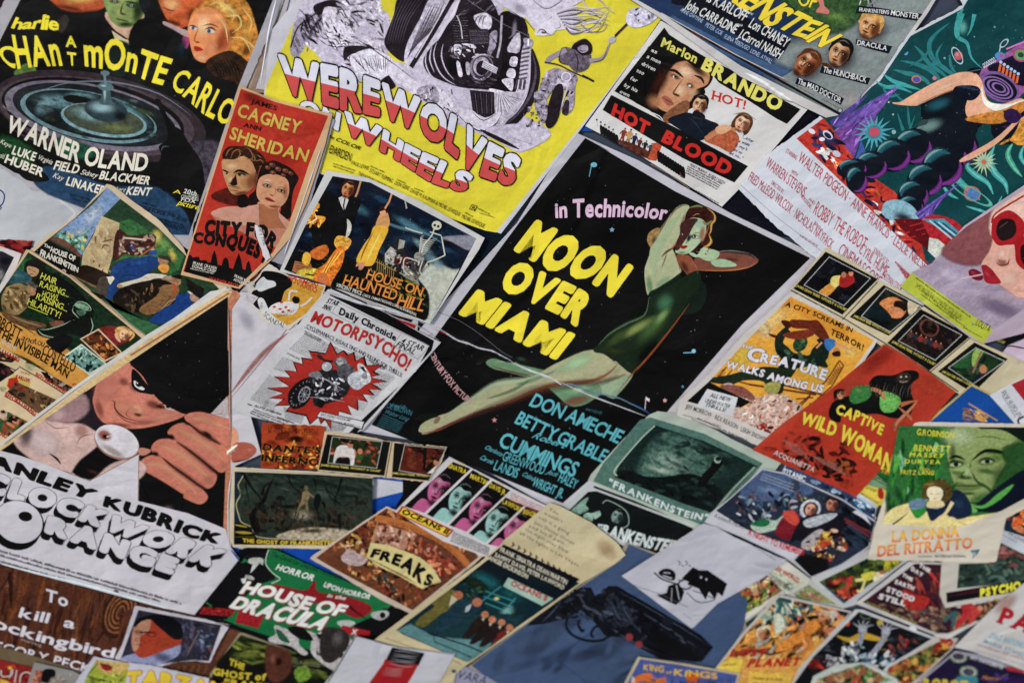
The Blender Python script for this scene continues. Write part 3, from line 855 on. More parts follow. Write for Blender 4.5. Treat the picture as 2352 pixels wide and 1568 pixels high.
p.poly('1000,760 1100,770 1130,960 1040,930','140e14',.1,True);p.poly('1120,800 1160,800 1200,960 1150,970',HI,.3,True);p.poly('1180,800 1240,800 1260,930 1210,940','140e14',.1,True);p.poly('1240,800 1290,820 1290,950 1250,940','b8b0bc',.4,True)
p.ell(1440,860,150,170,10,'8d8392',.4,28);p.ell(1450,860,130,148,10,'4c404d',.4,28);p.ell(1440,850,105,120,10,'b4acb8',.4,28);p.ell(1450,870,80,95,10,'2c222b',.3,24);p.line('1330,760 1420,700 1540,710',12,HI,2,True);p.line('1330,980 1400,1020 1480,990',12,HI,2,True)
p.poly('1470,770 1650,870 1625,945 1440,860',HI,.2)
for k in range(4):p.line([(1462-k*6,795+k*22),(1640-k*6,890+k*18)],7,DK)
p.paint('1180,960 1600,1010 1560,1120 1100,1080',[DK,'4c404d','6a5f6c'],30,60,10,12,.5,.3,6)
p.poly('1710,170 1880,170 1950,300 1960,500 1920,700 1730,700 1680,480','241b23',.4,True,3);p.line('1700,200 1690,400 1680,560 1640,740',26,'b4acb8',False,True,.3);p.blob(1860,380,40,140,5,'9a909e',.8);p.poly('1800,560 1920,420 1920,660 1780,660','c4bcc8',.3,True,6);p.line('1780,500 1840,440 1870,300',14,'8d8392',2,True)
p.poly('1720,690 1910,710 1880,960 1840,1190 1700,1230 1540,1140 1640,1030 1700,860','1c141b',.3,True,3)
for q in('1820,730 1900,740 1880,850 1800,830','1790,880 1870,900 1860,1000 1760,970','1700,1020 1840,1010 1830,1160 1760,1110','1560,1130 1760,1180 1700,1210 1550,1170'):p.poly(q,HI,.4,True)
p.line('1530,1160 1690,1225 1860,1180',12,'b4acb8',False)
p.poly('1980,490 2090,510 2080,600 2000,600','a298a8',.4,True);p.line('2040,500 2035,590',22,'e8e4ec');p.line('2030,430 2040,490',26,'4c404d')
for k in range(15):p.ell(2010-k*3,625+k*27,58,15,-12,'c8c0cc' if k%2 else '6a5f6c',.2,12)
p.poly('1890,1010 2010,1020 1990,1150 1860,1130','5c505e',.5);p.line('1920,1020 1900,1140',14,HI);p.line('1970,1020 1955,1140',14,HI)
p.poly('2080,620 2150,760 2185,900 2175,1060 2110,1290 1980,1480 1840,1620 1700,1660 1760,1560 1900,1430 2010,1250 2060,1050 2070,860',DK,.25,True,3);p.line('2090,680 2130,860 2110,1080 2020,1300 1880,1480 1760,1580',34,'5e525f',2,True,.3);p.line('2060,640 2060,860 2040,1080 1960,1280 1840,1450',14,HI,2,True)
p.poly('1600,1190 1960,1190 1960,1260 1880,1420 1740,1560 1620,1568 1600,1400','bab2be',.3,True,3)
for k in range(14):p.line([(1650+k*8,1220),(1620+k*26,1540-k*18-(k%2)*30)],5,DK if k%2 else 'ece8ee')
p.poly('1290,1150 1600,1180 1610,1470 1480,1500 1330,1430','30262f',.4,False,3)
for k in range(8):p.line([(1320+k*36,1180+k*3),(1360+k*30,1450)],5,'7a6f7c' if k%2 else '483c48')
p.t('b')
# trousers and boot of the fallen figure
p.poly('350,440 520,570 660,600 760,690 760,760 640,740 520,670 430,600 330,520','d4cdd8',.2,True,3)
p.poly('520,620 600,585 650,600 680,680 640,720 560,690','9d93a2',.5,True);p.paint('500,590 760,620 760,760 560,720',[DK,'d8d2dc','d8d2dc',MD],40,22,60,40,.1,.3,4)
p.poly('770,745 900,760 980,820 1085,770 1095,800 1050,860 970,900 850,850 790,800','d4cdd8',.2,True);p.line('770,745 850,840 960,905 1060,860 1095,800',7,DK,2,True);p.line('900,770 980,830 1080,775',6,DK,2,True)
p.poly('1000,890 1280,860 1440,930 1240,1040 1100,980',LV,.2,True,10)
for k in range(30):p.line([(1090+k*6,920+(k*37)%70),(1170+k*9,900+(k*53)%150)],6,DK if k%3 else 'e0dae4',2,alpha=.9)
p.poly('960,890 1100,950 1230,1030 1140,1000 1000,930',DK,.4,True)
# woman upside down with trailing hair
p.poly('1090,-60 1700,-60 1560,60 1430,110 1340,200 1280,130 1220,110 1110,40','d0c8d6',.15,True,3);p.line('1110,40 1220,110 1280,150 1340,230',6,DK,2,True);p.line('1290,-30 1400,60 1500,20 1560,-50',8,MD,2,True);p.blob(1230,60,60,40,30,'a59cae',.7)
p.poly('1400,110 1470,80 1560,90 1600,170 1560,200 1480,210 1450,240 1340,245 1345,200','d8d1dc',.12,True,2)
p.line('1350,235 1370,205 1400,212 1420,235 1450,240',8,DK,2,True);p.ell(1392,226,16,8,10,'5c505c');p.line('1450,180 1500,172',6,DK,2);p.line('1470,200 1510,186 1500,150',5,MD,2,True);p.line('1420,140 1450,120 1440,100',5,MD,2)
for k in range(18):
    y=60+k*9
    p.line([(1480+k*4,90+k*6),(1600,y-10+k*2),(1710+k%5*14,y+30*math.sin(k)),(1800+(k*29)%60,60+(k*47)%130)],13,('d8d1dc','b4acba','6a5f6c')[k%3],1,True)
p.line('1690,-60 1790,10 1830,60 1890,100',14,'a49aac',1,True);p.line('1640,-60 1700,60 1830,50 1880,90',12,LV,1,True);p.line('1650,170 1720,220 1800,215 1830,170 1790,150',10,'8d8492',1,True)
# rider with torch
p.poly('1620,290 1680,268 1725,310 1720,370 1660,385 1590,360 1590,320','2a2028',.3,True);p.poly('1640,320 1690,312 1700,350 1660,365 1630,345','a89caa',.3,True);p.line('1625,345 1660,355 1695,350',8,'1c141a',2)
p.poly('1520,330 1600,340 1660,385 1720,380 1700,470 1620,500 1560,450 1500,420','6c606e',.5,True);p.line('1550,345 1440,400 1420,430',34,'a095a4',False,True);p.line('1710,420 1800,400 1850,300 1870,270',34,'a095a4',1,True,w2=24)
p.ell(1866,275,28,22,-40,'b4aab8');p.line('1885,250 1985,150',16,'54283a');p.line('1880,262 1975,165',5,'2a1a24')
p.poly('1960,140 1990,70 2060,50 2130,20 2240,-20 2180,60 2190,100 2130,160 2040,190 1990,180','ccc6d8',.25,True,3);p.paint('1990,60 2160,30 2140,160 1990,180',['e8e4f0','a8a0b4','4a404c','e8e4f0'],22,24,-40,40,.4,.2)
p.line('1400,430 1500,450 1600,500 1740,560',10,'4a3f4a',False,True);p.line('1660,520 1740,562',14,'241a22');p.poly('1400,520 1480,470 1620,520 1610,600 1600,740 1550,790 1520,740 1560,650 1480,600 1400,700 1360,640','a095a4',.5,True)
p.paint('1390,500 1620,520 1600,650 1380,640',[DK,MD,'bcb2c0'],30,20,70,50,.2,.4,3)
p.line('1520,330 1500,420 1560,450',7,DK,2,True);p.line('1600,340 1630,420 1620,500',8,DK,2,True);p.line('1660,385 1680,440',7,DK,2);p.line('1440,400 1500,350',6,DK,2);p.line('1720,430 1800,410 1840,320',5,DK,2,True)
for k in range(8):p.line([(1380+k*12,560+k*9),(1400+k*10,640+k*6)],5,DK,2);p.line([(1560+k*7,600),(1570+k*4,720)],4,DK,2)
p.ell(1550,530,36,34,0,'d8d1dc');p.ell(1550,530,27,25,0,'a69cab',.3);p.poly('1490,540 1590,570 1560,600 1480,590','c4bcc8',.3);p.line('1495,560 1450,760',12,'c8c0cc');p.line('1565,580 1500,780',10,'c8c0cc');p.poly('1470,600 1530,600 1500,800 1450,880 1410,870 1410,780',DK,.3,True)
p.poly('1540,700 1570,700 1560,790 1520,780','3c313c',.4,True)
p.poly('1330,640 1400,640 1420,780 1390,850 1340,760','9d93a2',.7,True);p.paint('1240,750 1420,700 1400,860 1280,880',[DK,'c4bcc8',MD],50,13,30,60,.1,.2,2)
p.line('870,0 1100,160 1290,250',3,'a8a0ac',False,alpha=.7)
p.clip(None)
p.part('title')
UPW=(.1,-1)
RW=[(-.2,.52,'c9524e'),(.52,1.2,'d4d2dc')]
p.text('WEREWOLVES','-400,640 -240,690 0,760 330,830 700,1020 900,1190 1180,1290',150,'',.06,top='-440,370 -230,420 20,470 420,620 800,800 1000,960 1250,1090',out='120c10',outw=.035,split=RW,track=.03)
p.text('ON','-300,800 -20,905',125,'',.05,up=(.15,-1),h1=125,out='120c10',outw=.035,split=[(-.2,.0,'c9524e'),(0,1.2,'d4d2dc')])
p.text('WHEELS','10,920 200,1010 420,1130 620,1260 850,1330',160,'',.06,top='20,760 250,860 470,1000 670,1090 920,1210',out='120c10',outw=.035,split=RW,track=.03)
for k in range(150):
    t=p.rnd.random();x=lerp(-380,1230,t);y=lerp(545,1180,t)+p.rnd.uniform(-22,22)
p.part('credits');K='14140e'
p.text('In COLOR','-92,950 125,1035',26,K,.012,slant=.25);p.text('DARDEN','-85,1055 60,1115',58,K,.0,up=(.25,-1))
p.text('PAUL LEWIS','65,1132 180,1172',27,K,.0);p.text('STUART FLEMING','190,1185 345,1260',27,K,0);p.text('DON GERE','362,1270 460,1312',27,K,0);p.text('DAVID M. KAUFMAN & MICHEL LEVESQUE','470,1322 812,1490',27,K,0);p.text('MICHEL LEVESQUE','825,1500 980,1570',27,K,0)
p.text('THE FANFARE CORPORATION','110,1205 350,1322',26,K,0)
for q in((200,1150,290,1190),(380,1240,440,1268),(500,1300,560,1325),(850,1470,900,1495),(-90,1030,-20,1040),(-60,1130,90,1180),(-60,1150,80,1195)):p.micro(q,12,'6c6a1c')
p.poly('900,1408 938,1420 918,1455 880,1440',K);p.poly('902,1414 932,1423 914,1449 887,1437','d8cb1a');p.text('R','895,1440 920,1448',24,K,.03);p.micro('940,1440 1020,1480',10,K);p.micro('950,1470 1050,1500',8,K)
p.ridge('-560,600 -500,230 -440,-30',16,.002,'d4d2da','curled_edge')

# ---- dark blue lettered poster top right
p=Poster('poster','blue grey poster with a jagged yellow title and four heads labelled on black tags',6,
           '-450,-60 1780,-60 1690,90 1560,270 1320,620 1180,760 1035,835 400,530 -130,145 -180,110','c','c2bfbb',lift=(-.3,1,.0016))
p.up=(.55,-.83)
p.poly('-420,-60 1760,-60 1560,230 1400,480 1180,720 1095,805 400,455 -120,110','243b60',.12)
p.clip('-420,-60 1760,-60 1560,230 1400,480 1180,720 1095,805 400,455 -120,110')
p.poly('620,480 760,330 900,330 1100,250 1250,50 1330,-60 1760,-60 1560,230 1180,720 1095,805','8a9390',.12,False,90)
p.blob(1450,560,300,160,-50,'a8aca6',.8,.1);p.blob(1150,690,160,90,0,'b0aca8',.7,.1)
p.poly('700,-60 1200,-60 1250,60 1100,200 900,180 780,60','3c5c34',.4,True,40);p.blob(1060,120,120,60,20,'6d9048',.7,.3)
p.poly('-60,120 200,240 560,430 740,500 640,520 200,320 -120,150','4a6486',.12,False,50)
p.poly('-60,-60 120,-60 440,120 748,285 665,412 370,245 -80,20','0c1524',.1);p.poly('-120,30 0,40 640,440 600,440 300,300 -100,90','28405f',.1)
p.line('-140,112 400,405 1090,790',17,'15100f');
for k in range(7):p.micro([(60+k*180,235-10+k*92),(180+k*180,300-8+k*92)],8,'8a2a20')
p.line('-150,90 380,385 700,545',6,'bfb9b0')
def head(x,y,w,h,a,sk,dk,hr,st='short'):
    p.blob(x+15,y+20,w*1.9,h*1.7,a,'3c2a40',.75,.1,.4)
    p.face(x,y,w,h,a,sk,dk,'f0d0a8',hr,hairstyle=st,neck=False,turn=-.5,lip='7a3a28')
head(1290,180,75,82,25,'d09a60','6a3418','c89a50','short')
head(1080,370,72,88,25,'c89468','3c2014','0f0c0c','short')
head(850,440,70,92,45,'a8683c','4a2010','6c3a1c','short')
p.poly('960,440 1010,470 1030,470 990,440','5c3416',.5,True,6)
p.paint('1200,-60 1380,-60 1320,40 1210,20',['d8d8d4','1c1c1c','8a8a88'],22,30,-60,20,.1,.2,5)
p.poly('920,-30 960,-30 975,40 1005,70 1008,98 975,95 920,85 930,60 945,40','c87a70',.1,True)
p.clip('-420,-60 1790,-60 1690,60 1600,160 1320,600 1095,805 400,455 -120,110')
for q in('1212,42 1330,52 1450,70 1652,98 1630,148 1450,120 1330,98 1190,92','1196,270 1300,290 1445,320 1420,372 1290,340 1190,305','960,452 1050,480 1180,515 1295,540 1275,585 1120,545 945,502','790,535 900,570 1000,620 1112,680 1090,725 1000,670 880,610 775,580'):
    p.poly(q,'101a2c',.1)
p.clip(None)
p.part('title')
p.text('OF','800,40 900,58',70,'e4cb1c',.02,top='790,-40 950,-28',out='14100a',outw=.02)
p.text('FRANKENSTEIN','-90,-330 430,70 720,230 960,330',140,'e8d020',.035,top='50,-460 520,-90 860,110 1130,240',out='0a0f18',outw=.02,jit=1,track=.02,curve=True)
p.part('credits');W='dcdcd8'
p.text('is KARLOFF','160,10 425,150',72,W,.01,track=.05);p.text('Lon CHANEY','450,185 708,330',72,W,.01);p.text('John CARRADINE','10,55 355,235',66,W,.01);p.text('J.Carrol NAISH','375,255 662,408',66,W,.01)
p.text('starring','415,72 480,104',16,W,0,slant=.3);p.text('with','365,168 405,185',16,W,0,slant=.3)
B='a8b8cc'
p.text('ANNE GWYNNE','-20,78 130,160',28,B,0.005);p.text('PETER COE','152,182 265,245',30,B,0.005);p.text('ELENA VERDUGO','282,262 450,350',30,B,.005);p.text('LIONEL ATWILL','462,362 608,440',30,B,.005)
p.text("FRANKENSTEIN'S",'1215,80 1420,100',26,W,.01,up=(.1,-1));p.text('MONSTER','1432,105 1625,132',36,W,.01,up=(.2,-1));p.text('DRACULA','1200,310 1300,328 1405,352',34,W,.01,up=(.2,-1))
p.text('The HUNCHBACK','965,498 1100,530 1262,570',40,W,.01,up=(.25,-1));p.text('The MAD DOCTOR','790,575 900,622 1085,712',38,W,.01,up=(.3,-1))
p.part('studio_mark');p.ell(1085,762,18,18,0,'3c4450');p.ell(1085,762,12,12,0,'b0b4b0')
p.ridge('430,505 560,580 660,650 760,700',40,.0035,'d8d6d4','buckle')

# ---- boxer film poster (black and white with red title)
p=Poster('poster','white poster with a black banner, yellow actor name and red title on a black bar',5,
           '-150,145 -120,160 870,745 730,905 590,1070 430,1260 270,1425 -360,1030 -670,870 -620,800','c','cfccc8')
p.t('b');p.up=(.53,-.85)
p.poly('2225,190 2260,240 2352,300 2500,390 2700,490 2900,610 3165,755 3070,855 3000,820 2800,690 2600,570 2560,520 2490,560 2510,640 2430,740 2300,800 2240,850 2190,815 2120,760 1880,630','100e0e',.1)
p.poly('1875,650 2050,745 2352,905 2600,1040 2800,1145 2352,1100 1800,745','cfccc8')
# large head
p.poly('2140,330 2260,330 2352,300 2500,420 2560,520 2520,600 2460,610 2440,500 2352,400 2260,400 2180,420','17100e',.4,True,3)
p.poly('2352,415 2440,470 2530,500 2520,580 2440,620 2410,690 2330,760 2240,770 2160,720 2110,650 2120,560 2200,430','c48e68',.14,True,5)
p.poly('2120,330 2270,330 2400,400 2300,430 2230,520 2190,600 2150,700 2100,640 2110,480','150e0c',.3,True,14);p.blob(2200,560,60,150,30,'4c2418',.8,.2);p.blob(2450,480,110,34,35,'2c1812',.8);p.blob(2160,700,70,60,30,'b98058',.7);p.blob(2370,500,80,60,20,'e8c4a0',.9,.1);p.blob(2330,620,60,60,30,'ecc8a2',.8,.1);p.blob(2420,640,50,50,30,'e0b890',.6)
p.line('2240,485 2300,490 2360,540',20,'1c100c',2,True);p.line('2430,520 2480,540 2500,580',18,'1c100c',2,True)
p.blob(2300,530,44,20,25,'4a2418',.9);p.ell(2295,532,14,8,25,'d8d0c8');p.ell(2300,532,8,8,0,'180e0a');p.blob(2405,590,34,20,30,'3c1c12',.9);p.ell(2400,592,10,8,0,'d8d0c8')
p.line('2352,545 2300,620 2290,650 2330,660',12,'8a5434',2,True);p.blob(2310,655,34,12,25,'54281a',.9)
p.poly('2205,670 2240,662 2275,690 2290,720 2250,730 2225,705','a4604c',.1,True);p.line('2205,668 2250,695 2292,718',6,'3c1812',2)
p.line('1880,640 1990,690 2100,760 2190,800 2230,850',6,'d6d2ce',False,True)
# couple
p.poly('2220,800 2352,700 2400,720 2352,830 2250,850','8a5a3c',.3,True,3)
p.poly('2250,830 2330,790 2400,780 2530,830 2600,870 2500,960 2420,960 2352,905','16202e',.25,True,3);p.line('2380,800 2440,850 2500,940',6,'2c3c50',2,True)
p.face(2470,725,50,62,12,'cfa078','5c3424','f0d0ac','1a110e',turn=-.4,neck=True)
p.poly('2440,760 2500,790 2500,820 2420,800','141c28',.2,True)
p.poly('2500,960 2600,880 2700,900 2740,960 2690,1050 2600,1010','b8623c',.3,True,3);p.line('2510,960 2590,910 2680,880 2720,900',34,'c0845c',False,True);p.poly('2580,880 2640,860 2690,880 2640,920 2590,920','d8a880',.1,True)
p.face(2765,850,52,58,30,'e0b490','8a5034','f4d8bc','5c3c24',turn=-.6,hairstyle='long',neck=False,lip='a02824');p.line('2700,790 2780,780 2860,830',12,'9c7448',2,True,alpha=.7)
# silhouettes of riders and a crowd
for k in range(5):x,y=1760+k*28,850+k*17;p.line([(x,y-22),(x+5,y+20)],13,'161414',2);p.ell(x,y-24,6,7,0,'161414',n=8)
for k in range(7):x,y=1790+k*18,885+k*11;p.poly([(x-9,y-20),(x+9,y-14),(x+12,y+44),(x-4,y+36)],'1c1816',.2,True)
for k,(a_,b_,h_)in enumerate((('8c3428','8c3428',110),('b8935c','9a7c50',120),('1c2c4c','16203a',105),('6c2c28','3a2420',90),('2a2c30','1c1c20',90),('3c4c5c','1c1c24',88),('8c7c64','3a3024',80))):
    p.figure(1925+k*38,985+k*17,h_,18,a_,b_,'b08060')
p.poly('1900,970 2000,990 2120,1050 2110,1090 2000,1040','5c3024',.5,True,6);p.poly('2150,985 2215,985 2170,1110 2110,1100','b8502c',.3)
for k in range(11):x,y=2185+k*17,1080+k*11;p.poly([(x-8,y-40),(x+10,y-30),(x+14,y+34),(x-6,y+28)],'161412',.2,True)
p.line('2130,1130 2260,1200 2400,1300',4,'a08a70')
p.t('c');p.line('-20,1185 -10,1215 10,1230',12,'7c4c30',2)
p.part('title');p.t('b')
p.poly('1860,655 2352,905 2600,1040 2802,1145 2708,1258 2352,1090 2100,940 1800,758','100d0d',.06)
RD='c8281c'
p.text('HOT','1855,795 2105,935',90,RD,.055,up=(.25,-.75),track=.05);p.text('BLOOD','2200,975 2660,1215',92,RD,.055,up=(.45,-.85),h1=100)
p.part('credits');YB='d8d060'
p.text('Marlon','2198,320 2440,440',66,YB,.03,up=(.3,-.8));p.text('BRANDO','2475,475 2750,640 3010,775',92,YB,.05,up=(.42,-.88),h1=110)
for tx,x,y,w in(('as',2132,355,38),('a man',2102,398,92),('driven',2066,448,92),('too',2030,495,50),('far',1988,548,46),('by his',1945,595,90),('own',1915,640,64)):p.text(tx,[(x,y),(x+w,y+w*.48)],26,'cfcbc4',.025)
p.text('HOT!','2550,685 2780,755',62,RD,.02,up=(.2,-1),serif=True)
for k,(tx,x,y,w)in enumerate((('"...After',2755,950,80),('a while',2735,978,72),("a guy's",2714,1006,78),('got to',2690,1034,66),('let go..."',2668,1060,92))):p.text(tx,[(x,y),(x+w,y+w*.42)],20,'2a4a8c',.02,slant=.2)
p.text('MARY MURPHY · ROBERT KEITH','2400,1142 2635,1270',20,'2c2c34',0)
for k in range(4):p.micro([(2385-k*5,1150+k*14),(2620-k*10,1272+k*12)],10,'3c3a40')
p.micro('2440,1315 2600,1405',9,'5c584c')

# ---- black poster with the slanted yellow title: an upper and a lower sheet joined at a buckled seam
p=Poster('poster','large black poster with a slanted yellow title and a woman in a green swimsuit',4,
           '1600,-660 2050,-460 2680,-100 3360,230 2870,720 2330,1325 1540,2010 1430,1920 700,1500 120,1400 330,1130 540,700 1210,-30','e','bdbac0')
p.t('e');p.up=(.6,-.8)
BK='0b0b0f'
p.poly('1680,-617 2300,-250 3232,210 2760,670 2227,1290 1525,1897 860,1620 207,1357 690,690 1230,-40',BK,.04)
p.clip('1680,-617 3232,210 2760,670 2227,1290 1525,1897 207,1357 690,690 1230,-40')
p.poly('1680,-617 1800,-540 1500,200 800,900 500,900','0e0d12',.1,False,60)
G,GD,GL,OR='a8a682','3c5440','c8ca9e','a4582c'
def sk(pts,c=G,f=7,g=.08):p.poly(pts,c,g,True,f)
# rear leg (bent) and its shoe
sk('1930,905 2010,1000 1900,1150 1860,1170 1760,1110 1730,1040','95a888');p.blob(1850,960,120,60,40,'b08a78',.7)
sk('1290,1010 1440,1110 1560,1215 1640,1225 1720,1190 1790,1130 1740,1040 1700,960 1560,1000 1480,1005','6f9270');p.blob(1620,1190,130,40,-12,'8c5a44',.8);p.blob(1650,1100,90,50,-20,'a4c49a',.8)
sk('1000,932 1040,905 1150,905 1230,945 1330,970 1500,1010 1400,1050 1260,1020 1120,985 1050,968','6b8c6a');p.line('1030,950 1140,985 1270,1015 1360,1050',12,'7c4a3c',2,True,alpha=.9);p.line('1040,925 1150,925 1250,965 1380,1000',22,'8fb089',2,True,alpha=.8)
p.poly('925,945 950,895 1000,878 1080,890 1160,905 1230,885 1275,895 1285,925 1265,945 1220,925 1150,930 1050,900 1000,915 960,945','161d18',.1,True);p.blob(1240,905,40,18,10,'3c5244',.8);p.line('930,940 960,932',8,'a85a48',2)
# front leg
sk('1730,845 1900,940 2010,1000 1830,1050 1700,1075 1480,1075 1350,1110 1280,1140 1150,1190 1000,1240 880,1290 700,1360 620,1405 560,1418 535,1400 560,1352 650,1306 740,1276 830,1218 930,1152 1030,1085 1110,1062 1290,1038 1380,995 1500,930')
p.line('1900,945 1830,1010 1700,1060 1480,1080 1340,1120 1150,1200 990,1250',30,OR,2,True,alpha=.75);p.line('980,1245 800,1330 660,1395 560,1415',16,'9c5440',2,True,alpha=.9)
p.line('1960,1010 1800,1060 1600,1078 1350,1120 1150,1195 900,1290 640,1400',70,'5c3a30',2,True,alpha=.45);p.line('1720,880 1480,985 1300,1050 1080,1075 900,1180 700,1310',50,'b6c8a4',2,True,alpha=.5);p.line('1480,985 1300,1055 1200,1080',30,'6c8a68',2,True,alpha=.5);p.blob(1620,930,170,60,-25,'a9c79c',.8);p.line('1310,1040 1180,1120 1000,1180',26,'557a5c',2,True,alpha=.6)
p.line('600,1395 680,1375 760,1340',9,'c08c74',2,alpha=.8);p.ell(660,1325,30,16,-50,'8a6c58')
p.poly('485,1440 480,1390 500,1350 540,1360 530,1400 560,1415 520,1430 510,1450 495,1450','141a18',.1,True);p.poly('500,1310 560,1285 620,1275 670,1290 640,1310 540,1322','18201c',.1,True);p.line('500,1322 590,1325',8,'8c3c34',2)
# torso and the arm raised over the head (finer crop)
p.t('m')
p.poly('420,760 440,680 500,630 570,610 600,690 550,800 480,870 440,820','a08050',.3,True,6);p.blob(520,780,60,70,0,'5c3424',.8)
p.poly('590,610 640,540 700,460 730,420 720,520 630,650 580,700','80604a',.1,True,5)
sk('440,1470 400,1320 390,1150 420,1040 450,960 470,860 540,760 620,620 700,480 780,370 860,320 930,320 960,360 960,440 930,560 860,680 800,790 740,870 780,960 820,1080 850,1200 720,1280 560,1380','b0b48e',10)
p.line('520,1250 500,1050 560,840 700,600 850,420',130,'b6cba4',2,True,alpha=.55);p.blob(450,1340,50,160,-8,'6f9a68',.7);p.blob(620,1300,160,60,-35,'8fb488',.6)
p.line('690,520 760,400 860,325 940,325',16,'7c5848',2,True,alpha=.8);p.line('955,400 930,540 860,680 790,800 700,900 620,950',26,'b4683c',2,True,alpha=.85);p.blob(880,520,40,150,22,'8c6a58',.5);p.line('600,980 680,900 760,870',26,'5c3c34',2,True,alpha=.8);p.line('670,930 640,1020 600,1120',18,'8c5c40',2,True,alpha=.7);p.line('745,890 790,980 825,1090 845,1190',16,'a8644a',2,True,alpha=.8)
# head, waved hair
p.poly('955,360 1060,320 1200,350 1280,440 1290,500 1240,560 1240,640 1200,700 1235,780 1200,830 1130,850 1100,800 1060,880 960,960 900,800 900,500','44201a',.4,True,4)
p.poly('930,520 1000,480 1120,500 1170,580 1150,700 1100,780 1040,850 960,920 880,945 800,930 780,900 800,820 830,760 850,640','a9bb98',.08,True,3)
p.poly('850,560 940,500 1060,500 1000,590 950,690 880,790 820,880 780,880 800,780 840,680','4f2d2a',.15,True,8);p.blob(1120,680,46,130,10,'a06c58',.8);p.blob(1080,560,50,60,0,'a8c4b0',.7);p.blob(860,925,70,22,0,'8a8a68',.6)
p.line('960,350 1060,328 1130,345',26,'8c9c58',2,True,alpha=.8);p.line('1180,350 1270,430 1280,510 1240,560 1230,650 1200,700',30,'d4a45c',2,True,alpha=.9);p.line('1205,690 1235,780 1190,835 1140,845',34,'d8a84c',2,True,alpha=.9);p.line('1120,520 1180,560 1250,510',40,'8c8c50',2,True,alpha=.85);p.line('1000,460 1050,430 1090,435',10,'b89468',2,True);p.line('1170,580 1160,700 1110,790',10,'c08050',2,True);p.line('1210,560 1180,660 1150,720',12,'9c5a30',2,True);p.ell(1130,755,14,26,20,'a06c58')
p.blob(950,740,34,70,20,'16110f',.9);p.blob(1020,722,74,34,4,'1c1614',.85);p.ell(1035,722,34,15,4,'c4c8b8');p.ell(1028,720,15,15,0,'14100e');p.line('985,705 1030,698 1080,716',9,'120e0d',2,True);p.line('1000,690 1040,672 1095,680',7,'2c1a14',2,True);p.ell(860,690,16,11,0,'a8a898');p.ell(855,690,9,10,0,'100c0c')
p.line('880,760 872,785 890,798',6,'5c4438',2,True);p.blob(920,800,14,9,0,'3c2420',.9);p.poly('825,835 860,825 885,835 910,828 935,845 900,872 865,875 838,855','a01c1c',0,True);p.line('830,840 880,848 932,846',4,'4c0c0c',2)
# neck, far shoulder, far arm and hand
p.poly('800,950 900,955 960,970 1020,1050 1060,1140 1100,1260 1060,1300 1005,1305 930,1210 860,1120 820,1040','92553c',.1,True,6);p.line('930,1000 910,1040',12,'c88858',2);p.line('1000,1030 1060,1130 1095,1260',14,'c47a48',2,True,alpha=.9);p.blob(900,1110,50,110,-30,'5c2c24',.7)
p.poly('1020,1010 1100,990 1240,1000 1330,910 1500,905 1700,930 1800,980 1832,1040 1720,1110 1500,1150 1250,1155 1080,1148 1050,1090','845040',.1,True,5);p.line('1340,925 1500,915 1700,940 1810,1010',34,'4c3844',2,True,alpha=.9);p.line('1330,910 1500,900 1720,928',12,'8c9880',2,True,alpha=.8);p.poly('1235,1040 1330,1010 1440,1020 1560,1085 1420,1105 1290,1095','a6bf9a',.08,True,8);p.line('1080,1140 1250,1152 1500,1146 1700,1112 1830,1040',16,'cc8448',2,True,alpha=.95);p.blob(1500,1010,120,30,8,'6a4038',.7)
sk('950,925 1010,930 1060,950 1130,860 1230,880 1335,915 1320,980 1240,1030 1150,1015 1090,985 1010,975','a9bd98',4);p.line('1130,850 1220,885',26,'b4c6a2',2);p.line('1090,875 1180,905',26,'a9bd98',2);p.line('1045,910 1150,935',26,'b4c6a2',2);p.line('955,930 1080,970',24,'b4c6a2',2)
for q in('1100,895 1180,915','1060,930 1150,950','1080,980 1180,1000'):p.line(q,7,'3c2420',2)
for x,y in((1205,880),(1190,905),(1165,940)):p.ell(x,y,13,8,30,'8c2420')
p.poly('435,1460 560,1370 720,1270 850,1180 900,1200 1000,1310 1100,1275 1170,1370 1150,1560 1000,1700 500,1700','1c2a20',.12,True,6);p.line('445,1455 600,1345 760,1245 850,1185',8,'4c6c50',2,True,alpha=.7);p.poly('860,1150 930,1220 1000,1310 960,1400 860,1300','121612',.1,True,8);p.blob(680,1560,110,160,30,'4f8260',.75,.1);p.t('e')
# swimsuit
p.poly('2352,345 2260,400 2145,475 2120,520 2080,600 1960,650 1850,720 1790,790 1740,850 1850,880 2005,1005 2080,930 2160,820 2250,720 2330,600 2400,480 2470,400 2460,300','20301f',.12,True,6)
p.blob(2230,520,90,70,-60,'4f8260',.7);p.blob(2150,680,190,62,-45,'4c6a38',.8);p.blob(2040,690,170,40,-30,'8a9a54',.8);p.blob(2210,610,90,34,-50,'88a868',.7);p.blob(1900,760,120,40,-40,'4a5e30',.7)
p.blob(2120,860,150,60,-45,'0e1610',.85);p.blob(1880,850,90,30,10,'3f4a24',.6);p.line('2400,520 2300,660 2190,800 2080,930 2000,1010 1900,1140',14,OR,2,True,alpha=.85);p.line('2120,480 2090,600 1970,660 1850,730 1770,810',14,'6c8c64',2,True,alpha=.6)
p.clip(None)
p.specks('1700,-500 3100,250 1700,1800 500,1250',110,'8a8e94',3.2)
p.part('music_note',1)
p.ell(1740,-432,22,17,0,'6fb4c8');p.line('1724,-432 1708,-350',5,'6fb4c8');p.part('music_note',1);p.ell(2428,850,14,14,0,'8cc4dc');p.line('2355,862 2424,860',5,'8cc4dc')
p.part('music_note',1);p.line('2100,1165 2092,1250',5,'d8c8cc');p.poly('2098,1165 2125,1180 2122,1200 2100,1185','d8c8cc')
